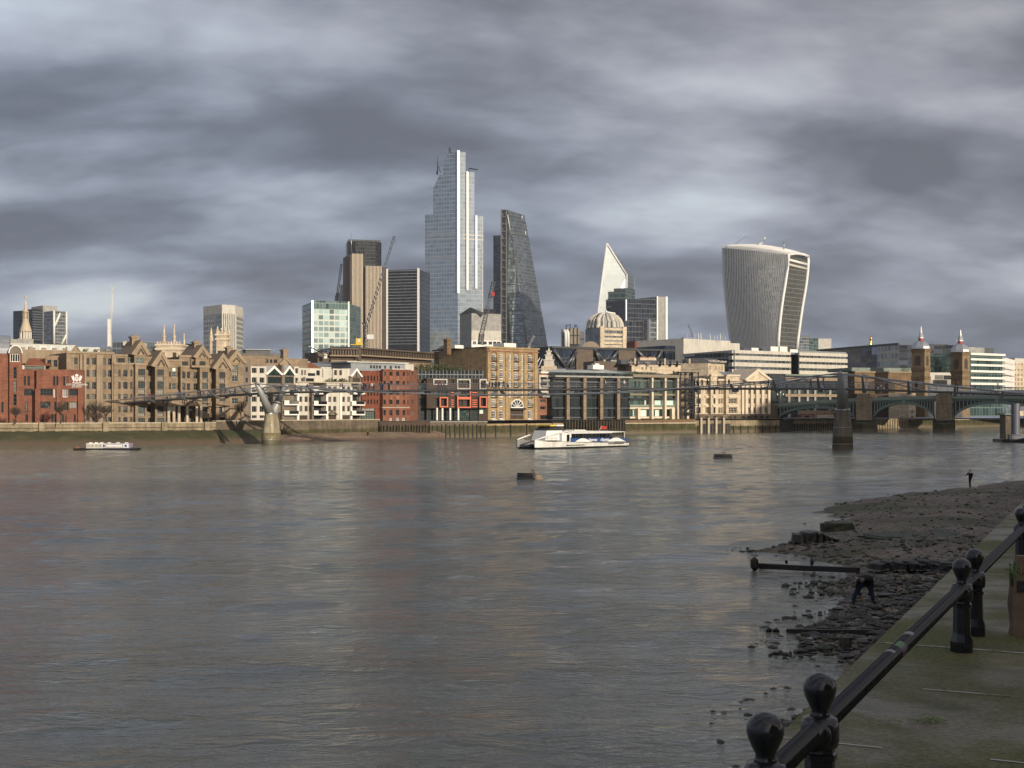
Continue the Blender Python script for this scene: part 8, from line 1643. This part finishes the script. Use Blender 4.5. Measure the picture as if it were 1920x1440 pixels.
# ------------------------------------------------------------------ railing on the walkway
rl = thing('railing', 'black cast iron railing with paired ball topped posts and one thick handrail', 'railing', (X(1435, 4.48), 4.48, FZ))
POSTS = [(.851, 4.48), (1.189, 5.15), (3.07, 9.1), (3.385, 9.75), (5.27, 13.8), (5.59, 14.45)]; rdir = (Vector(POSTS[4] + (0,)) - Vector(POSTS[0] + (0,))).normalized(); RZ = EYE - 1.245
m, nt, p = newmat('gloss_black'); n_ = NOISE(nt, OBJV(nt), 14, 6, .65); n2_ = NOISE(nt, OBJV(nt), 60, 4, .6)
LK(nt, MIX(nt, RAMP(nt, n2_, ((.68, 0), (.72, .7))), (.011, .012, .016), (.10, .09, .08)), p.inputs['Base Color']); LK(nt, RAMP(nt, n_, ((.35, .10), (.72, .30))), p.inputs['Roughness'])
p.inputs['Specular IOR Level'].default_value = .6; p.inputs['Coat Weight'].default_value = .15; p.inputs['Coat Roughness'].default_value = .08
bn = ND(nt, 'ShaderNodeBump'); bn.inputs['Strength'].default_value = .2; bn.inputs['Distance'].default_value = .005; LK(nt, n_, bn.inputs['Height']); LK(nt, bn.outputs[0], p.inputs['Normal'])
for x, y in POSTS:
    b = MB(); c = Vector((x, y, FZ)); n = 8; ang = math.atan2(rdir.y, rdir.x)
    b.lathe(c, [(.078, 0), (.078, .07), (.061, .125), (.058, .30), (.066, .303), (.067, .325), (.058, .33), (.056, .35), (.060, .37)], 8, 'gloss_black', False, rot=ang)
    p = b.build('post', rl)
    b = MB(); q = c + Vector((0, 0, RZ - FZ)); b.lathe((q.x, q.y, q.z - .06), [(.03, 0), (.068, .006), (.074, .03), (.074, .085), (.066, .115), (.03, .125)], 20, 'gloss_black', True)
    for sg in (-1, 1): m0 = q + rdir * (.035 * sg); m1 = q + rdir * (.085 * sg); b.tube([m0, m1], .060, 18, 'gloss_black', .056); b.tube([m1, m1 + rdir * (.012 * sg)], .056, 18, 'gloss_black')
    b.build('collar', p)
    b = MB(); b.lathe((q.x, q.y, q.z + .055), [(.044, 0), (.034, .018), (.033, .032), (.046, .058), (.058, .085), (.0635, .108), (.062, .128), (.053, .150), (.036, .165), (.016, .173), (.002, .175)], 28, 'gloss_black', True); b.build('ball_finial', p)
b = MB(); s0 = Vector((POSTS[0][0], POSTS[0][1], RZ)) - rdir * 6; s1 = Vector((POSTS[5][0], POSTS[5][1], RZ)) + rdir * 60; b.tube([s0, s1], .041, 24, 'gloss_black'); b.build('handrail', rl)
def on_rail(px): r = (px - CX) / F; p0 = Vector((POSTS[0][0], POSTS[0][1], RZ)); s_ = (r * p0.y - p0.x) / (rdir.x - r * rdir.y); return p0 + rdir * s_
plain('clear_tape', (.22, .21, .22), .35); plain('sticker_green', (.075, .17, .05), .5); plain('sticker_purple', (.10, .04, .08), .5)
for px, half, m_, nm in ((1703, .045, 'clear_tape', 'tape'), (1668, .03, 'clear_tape', 'tape')):
    c = on_rail(px); b = MB(); b.tube([c - rdir * half, c + rdir * half], .0418, 24, m_); b.build(nm, rl)
c = on_rail(1682)
for m_, a0, a1 in (('sticker_green', 40, 95), ('sticker_purple', -35, 40)):
    b = MB(); sd_ = Vector((rdir.y, -rdir.x, 0)); n = 8; v = []
    for s_ in (-.075, .075):
        for i in range(n + 1): a = R(a0 + (a1 - a0) * i / n); v.append(c + rdir * s_ + sd_ * math.cos(a) * .0421 + Vector((0, 0, math.sin(a) * .0421)))
    b.mesh(v, [(i, n + 1 + i, n + 2 + i, i + 1) for i in range(n)], m_); b.build('sticker', rl)

# paper bag with groceries beside the second pair of posts
m, nt, p = newmat('kraft_paper'); n_ = NOISE(nt, OBJV(nt), 9, 5, .6); LK(nt, RAMP(nt, n_, ((.3, (.16, .112, .075)), (.7, (.225, .16, .108)))), p.inputs['Base Color']); p.inputs['Roughness'].default_value = .85
bn = ND(nt, 'ShaderNodeBump'); bn.inputs['Strength'].default_value = .5; bn.inputs['Distance'].default_value = .02; LK(nt, NOISE(nt, OBJV(nt), 14, 3, .5, 1.5), bn.inputs['Height']); LK(nt, bn.outputs[0], p.inputs['Normal'])
D = 9.75; xa = X(1905, D); bw, bd, bh = .30, .17, .45; ang = R(-10)
t = thing('paper_bag', 'brown paper carrier bag with a square black printed label standing by the railing', 'paper bag', (xa + .12, D, FZ), None, ang)
b = MB(); lv = [(0, 1.0, 0), (.15, 1.0, .006), (.5, .99, -.008), (.8, 1.01, .008), (.97, 1.0, 0), (1.0, .985, .004)]; v = []
prof2 = [(-.5, -.5), (-.17, -.52), (.17, -.51), (.5, -.5), (.46, 0), (.5, .5), (.17, .51), (-.17, .52), (-.5, .5), (-.46, 0)]; n = len(prof2); rb_ = random.Random(1)
for z, k_, dx in lv:
    for i, (px_, py_) in enumerate(prof2): v.append((px_ * bw * k_ + dx + rb_.uniform(-.004, .004), py_ * bd * k_ + rb_.uniform(-.004, .004), z * bh + (rb_.uniform(-.008, .008) if z > .9 else 0)))
b.mesh(v, [(k_ * n + i, k_ * n + (i + 1) % n, (k_ + 1) * n + (i + 1) % n, (k_ + 1) * n + i) for k_ in range(len(lv) - 1) for i in range(n)] + [tuple(reversed(range(n)))], 'kraft_paper'); b.build('bag', t, loc=(0, 0, 0))
b = MB(); b.box(-.155 + .03, -.155 + .105, -bd * .5 - .012, -bd * .5 - .009, .325, .405, 'black_metal'); b.build('printed_label', t, loc=(0, 0, 0)); b = MB(); b.tube([(-.115, -bd * .5 - .014, .36), (-.10, -bd * .5 - .014, .375), (-.085, -bd * .5 - .014, .36), (-.07, -bd * .5 - .014, .375)], .004, 4, 'grey_cloth'); b.build('printed_mark', t, loc=(0, 0, 0))
RT = Matrix.Rotation(ang, 4, 'Z'); org = Vector((xa + .12, D, FZ))
def inbag(v): return org + RT @ Vector(v)
plain('leaf_green', (.12, .26, .06), .6, 0, .3); plain('pale_leaf', (.30, .38, .18), .6, 0, .3)
b = MB(); lr = random.Random(4)
for i in range(9):
    x_, y_ = -.15 + lr.random() * .05, lr.uniform(-.06, .05); pts = [inbag((x_, y_, .35)), inbag((x_ - .02 + lr.uniform(-.03, .02), y_ - .01, .48 + lr.random() * .05)), inbag((x_ - .05 + lr.uniform(-.03, .09), y_ - .05, .47 + lr.random() * .05)), inbag((x_ - .03 + lr.uniform(-.03, .12), y_ - .09, .42))]; b.tube(pts, .006, 4, 'pale_leaf' if i % 2 else 'leaf_green', .002)
tag(b.build('salad_leaves', None, loc=tuple(inbag((-.09, 0, .35)))), 'pale green vegetable stalks curling over the left rim of the paper bag', 'vegetables')
b = MB(); q = [inbag((x_, y_, z_)) for z_, dx in ((.2, 0), (.58, .02)) for x_, y_ in ((-.125 + dx, -.02), (-.05 + dx, -.02), (-.05 + dx, .05), (-.125 + dx, .05))]; b.hexa(q, 'kraft_paper'); tag(b.build('carton', None, loc=tuple(inbag((0, 0, .2)))), 'tan cardboard carton sticking up out of the paper bag', 'carton')
b = MB(); b.lathe(inbag((-.02, -.03, .40)), [(.01, 0), (.045, .02), (.055, .055), (.045, .09), (.01, .105)], 14, 'orange_paint'); tag(b.build('orange_fruit', None, loc=tuple(inbag((-.02, -.03, .40)))), 'orange fruit at the rim of the paper bag', 'fruit')
# dropped green stalks on the paving
c = gp(1732, 1355, FZ); lr = random.Random(9); b = MB()
for i in range(26):
    a = lr.uniform(-.5, .9) if lr.random() < .8 else lr.uniform(0, 3); l_ = lr.uniform(.03, .09); o_ = Vector((lr.gauss(0, .07), lr.gauss(0, .045), .006)); d_ = Vector((math.cos(a), math.sin(a), lr.uniform(0, .12))); b.tube([c + o_ - d_ * l_ * .5 + Vector((0, 0, .004)), c + o_ + Vector((0, 0, .006 + lr.random() * .012)), c + o_ + d_ * l_ * .5 + Vector((0, 0, .004))], .0026, 3, 'pale_leaf')
tag(b.build('grass_clippings', None, loc=tuple(c)), 'small scatter of dropped green stalks on the mossy paving', 'grass stalks')
# ------------------------------------------------------------------ bare winter trees and roof planting
stone('bark', (.075, .058, .042), .9, .3, 2, None, .2)
plain('evergreen_leaf', (.045, .075, .022), .7, 0, .5); plain('dry_leaf', (.12, .105, .045), .8, 0, .5)
def bare_tree(px, D, h, spread, seed, lab, n=24):
    r_ = random.Random(seed); x = X(px, D); t = thing('bare_tree', lab, 'tree', (x, D, GZ), 'bare trees on the far embankment'); b = MB(); p0 = Vector((x, D, GZ)); p1 = p0 + Vector((r_.uniform(-.3, .3), 0, h * .4)); b.tube([p0, p0.lerp(p1, .5) + Vector((.08, 0, 0)), p1], .14, 6, 'bark', .09)
    limbs = []
    for i in range(7):
        a = 2 * math.pi * i / 7 + r_.random(); q = p1 + Vector((math.cos(a) * spread * .5, math.sin(a) * spread * .5, h * r_.uniform(.15, .4))); b.tube([p1 - Vector((0, 0, h * .1 * r_.random())), p1.lerp(q, .5) + Vector((0, 0, .2)), q], .07, 5, 'bark', .03); limbs.append((p1, q))
    b.build('trunk', t); b = MB()
    for i in range(n * 6):
        a, c = r_.choice(limbs); s_ = a.lerp(c, r_.uniform(.35, 1)); e = s_ + Vector((r_.gauss(0, spread * .28), r_.gauss(0, spread * .28), abs(r_.gauss(h * .16, h * .12)))); m_ = s_.lerp(e, .5) + Vector((r_.gauss(0, .12), r_.gauss(0, .12), .08)); b.tube([s_, m_, e], .022, 3, 'bark', .012, False)
        for k in range(2): e2 = m_ + Vector((r_.gauss(0, .5), r_.gauss(0, .5), r_.gauss(.25, .3))); b.tube([m_, e2], .015, 3, 'bark', .01, False)
    b.build('crown', t)
for a in ((178, 288, 5.2, 3.0, 3, 'low spreading bare tree beside the red brick school under the footbridge end'), (200, 290, 4.4, 2.6, 4, 'smaller bare tree right of the stone steps at the footbridge end'), (113, 280, 4.8, 1.7, 5, 'thin bare tree before the right half of the red brick school'),
          (28, 278, 3.6, 1.6, 6, 'small bare tree before the arched bay of the red brick school'), (452, 300, 5.6, 2.6, 7, 'bushy bare tree between the tan stone office and the white flats')): bare_tree(*a)
def shrub(x, y, z, rx, rz, seed, lab, mat):
    r_ = random.Random(seed); b = MB()
    for i in range(int(90 * rx)):
        a = r_.uniform(0, 6.28); rr_ = rx * math.sqrt(r_.random()); k = 1 - (rr_ / rx) ** 2; c = Vector((x + math.cos(a) * rr_, y + math.sin(a) * rr_ * .6, z + rz * r_.random() * (.35 + .65 * k))); s_ = r_.uniform(.12, .3); u = Vector((r_.gauss(0, 1), r_.gauss(0, 1), r_.gauss(0, 1))).normalized() * s_; v = u.cross(Vector((r_.gauss(0, 1), r_.gauss(0, 1), r_.gauss(0, 1)))).normalized() * s_ * .7
        b.face([c - u, c + v, c + u, c - v], mat if r_.random() < .75 else 'dry_leaf')
    o = b.build('roof_shrub', None, loc=(x, y, z)); tag(o, lab, 'shrub', 'shrubs on the riverside roofs')
w = Wall(4, 545, 374, 1210, 378)
for i, (x, rx, rz, lab) in enumerate(((590, 2.6, 2.2, 'leftmost leafy shrub on the roof of the orange framed flats'), (660, 3.0, 3.2, 'tall leafy shrub on the roof left of the brick warehouse side'), (740, 3.2, 2.6, 'broad leafy shrub on the roof below the brown warehouse side wall'), (820, 2.8, 1.9, 'lower leafy shrub on the roof of the orange framed flats'), (900, 2.4, 1.5, 'rightmost small shrub on the roof of the orange framed flats'))):
    p = w.pt(w.U(x, -7), w.Z(462, 900), -7); shrub(p.x, p.y, p.z - .1, rx, rz, 40 + i, lab, 'evergreen_leaf')
w2 = Wall(5, 905, 414, 1402, 425)
for i, (x, rx, rz, lab) in enumerate(((930, 2.6, 1.7, 'first shrub from the left on the glass office roof edge'), (1010, 3.0, 1.3, 'second shrub from the left on the glass office roof edge'), (1110, 2.8, 1.5, 'third shrub from the left on the glass office roof edge'), (1370, 2.0, 2.4, 'dark upright shrub on the glass office roof by the fire escape'))):
    p = w2.pt(w2.U(x, -2.5), w2.Z(586, 1150), -2.5); shrub(p.x, p.y, p.z, rx, rz, 60 + i, lab, 'evergreen_leaf')
w = Wall(7, 395, 515, 945, 523); p = w.pt(w.U(860), w.Z(662, 860), -3); shrub(p.x, p.y, p.z, 3.6, 3.2, 77, 'rounded green shrub on the station wall beside the left domed tower', 'evergreen_leaf')
w = Wall(3, 160, 317, 1360, 341)
for i, (x, lab) in enumerate(((990, 'small shrub on the white flats terrace left of the windowed block'), (1130, 'small shrub on the white flats terrace right of the windowed block'))): p = w.pt(w.U(x, -1.5), w.Z(652, x), -1.5); shrub(p.x, p.y, p.z, 1.3, 1.3, 80 + i, lab, 'evergreen_leaf')
# ------------------------------------------------------------------ thin winter haze
def haze_box():
    m = bpy.data.materials.new('haze_air'); m.use_nodes = True; nt = m.node_tree; nt.nodes.clear()
    o = ND(nt, 'ShaderNodeOutputMaterial'); v = ND(nt, 'ShaderNodeVolumePrincipled'); v.inputs['Color'].default_value = (.78, .84, .92, 1); v.inputs['Density'].default_value = HAZE; v.inputs['Anisotropy'].default_value = 0.0
    LK(nt, v.outputs[0], o.inputs['Volume']); M['haze_air'] = m
    b = MB(); b.box(-2700, 2700, -420, 3700, -2.2, 320, 'haze_air'); h = b.build('haze'); h['kind'] = 'stuff'
HAZE = .00007
haze_box()
flush_windows()
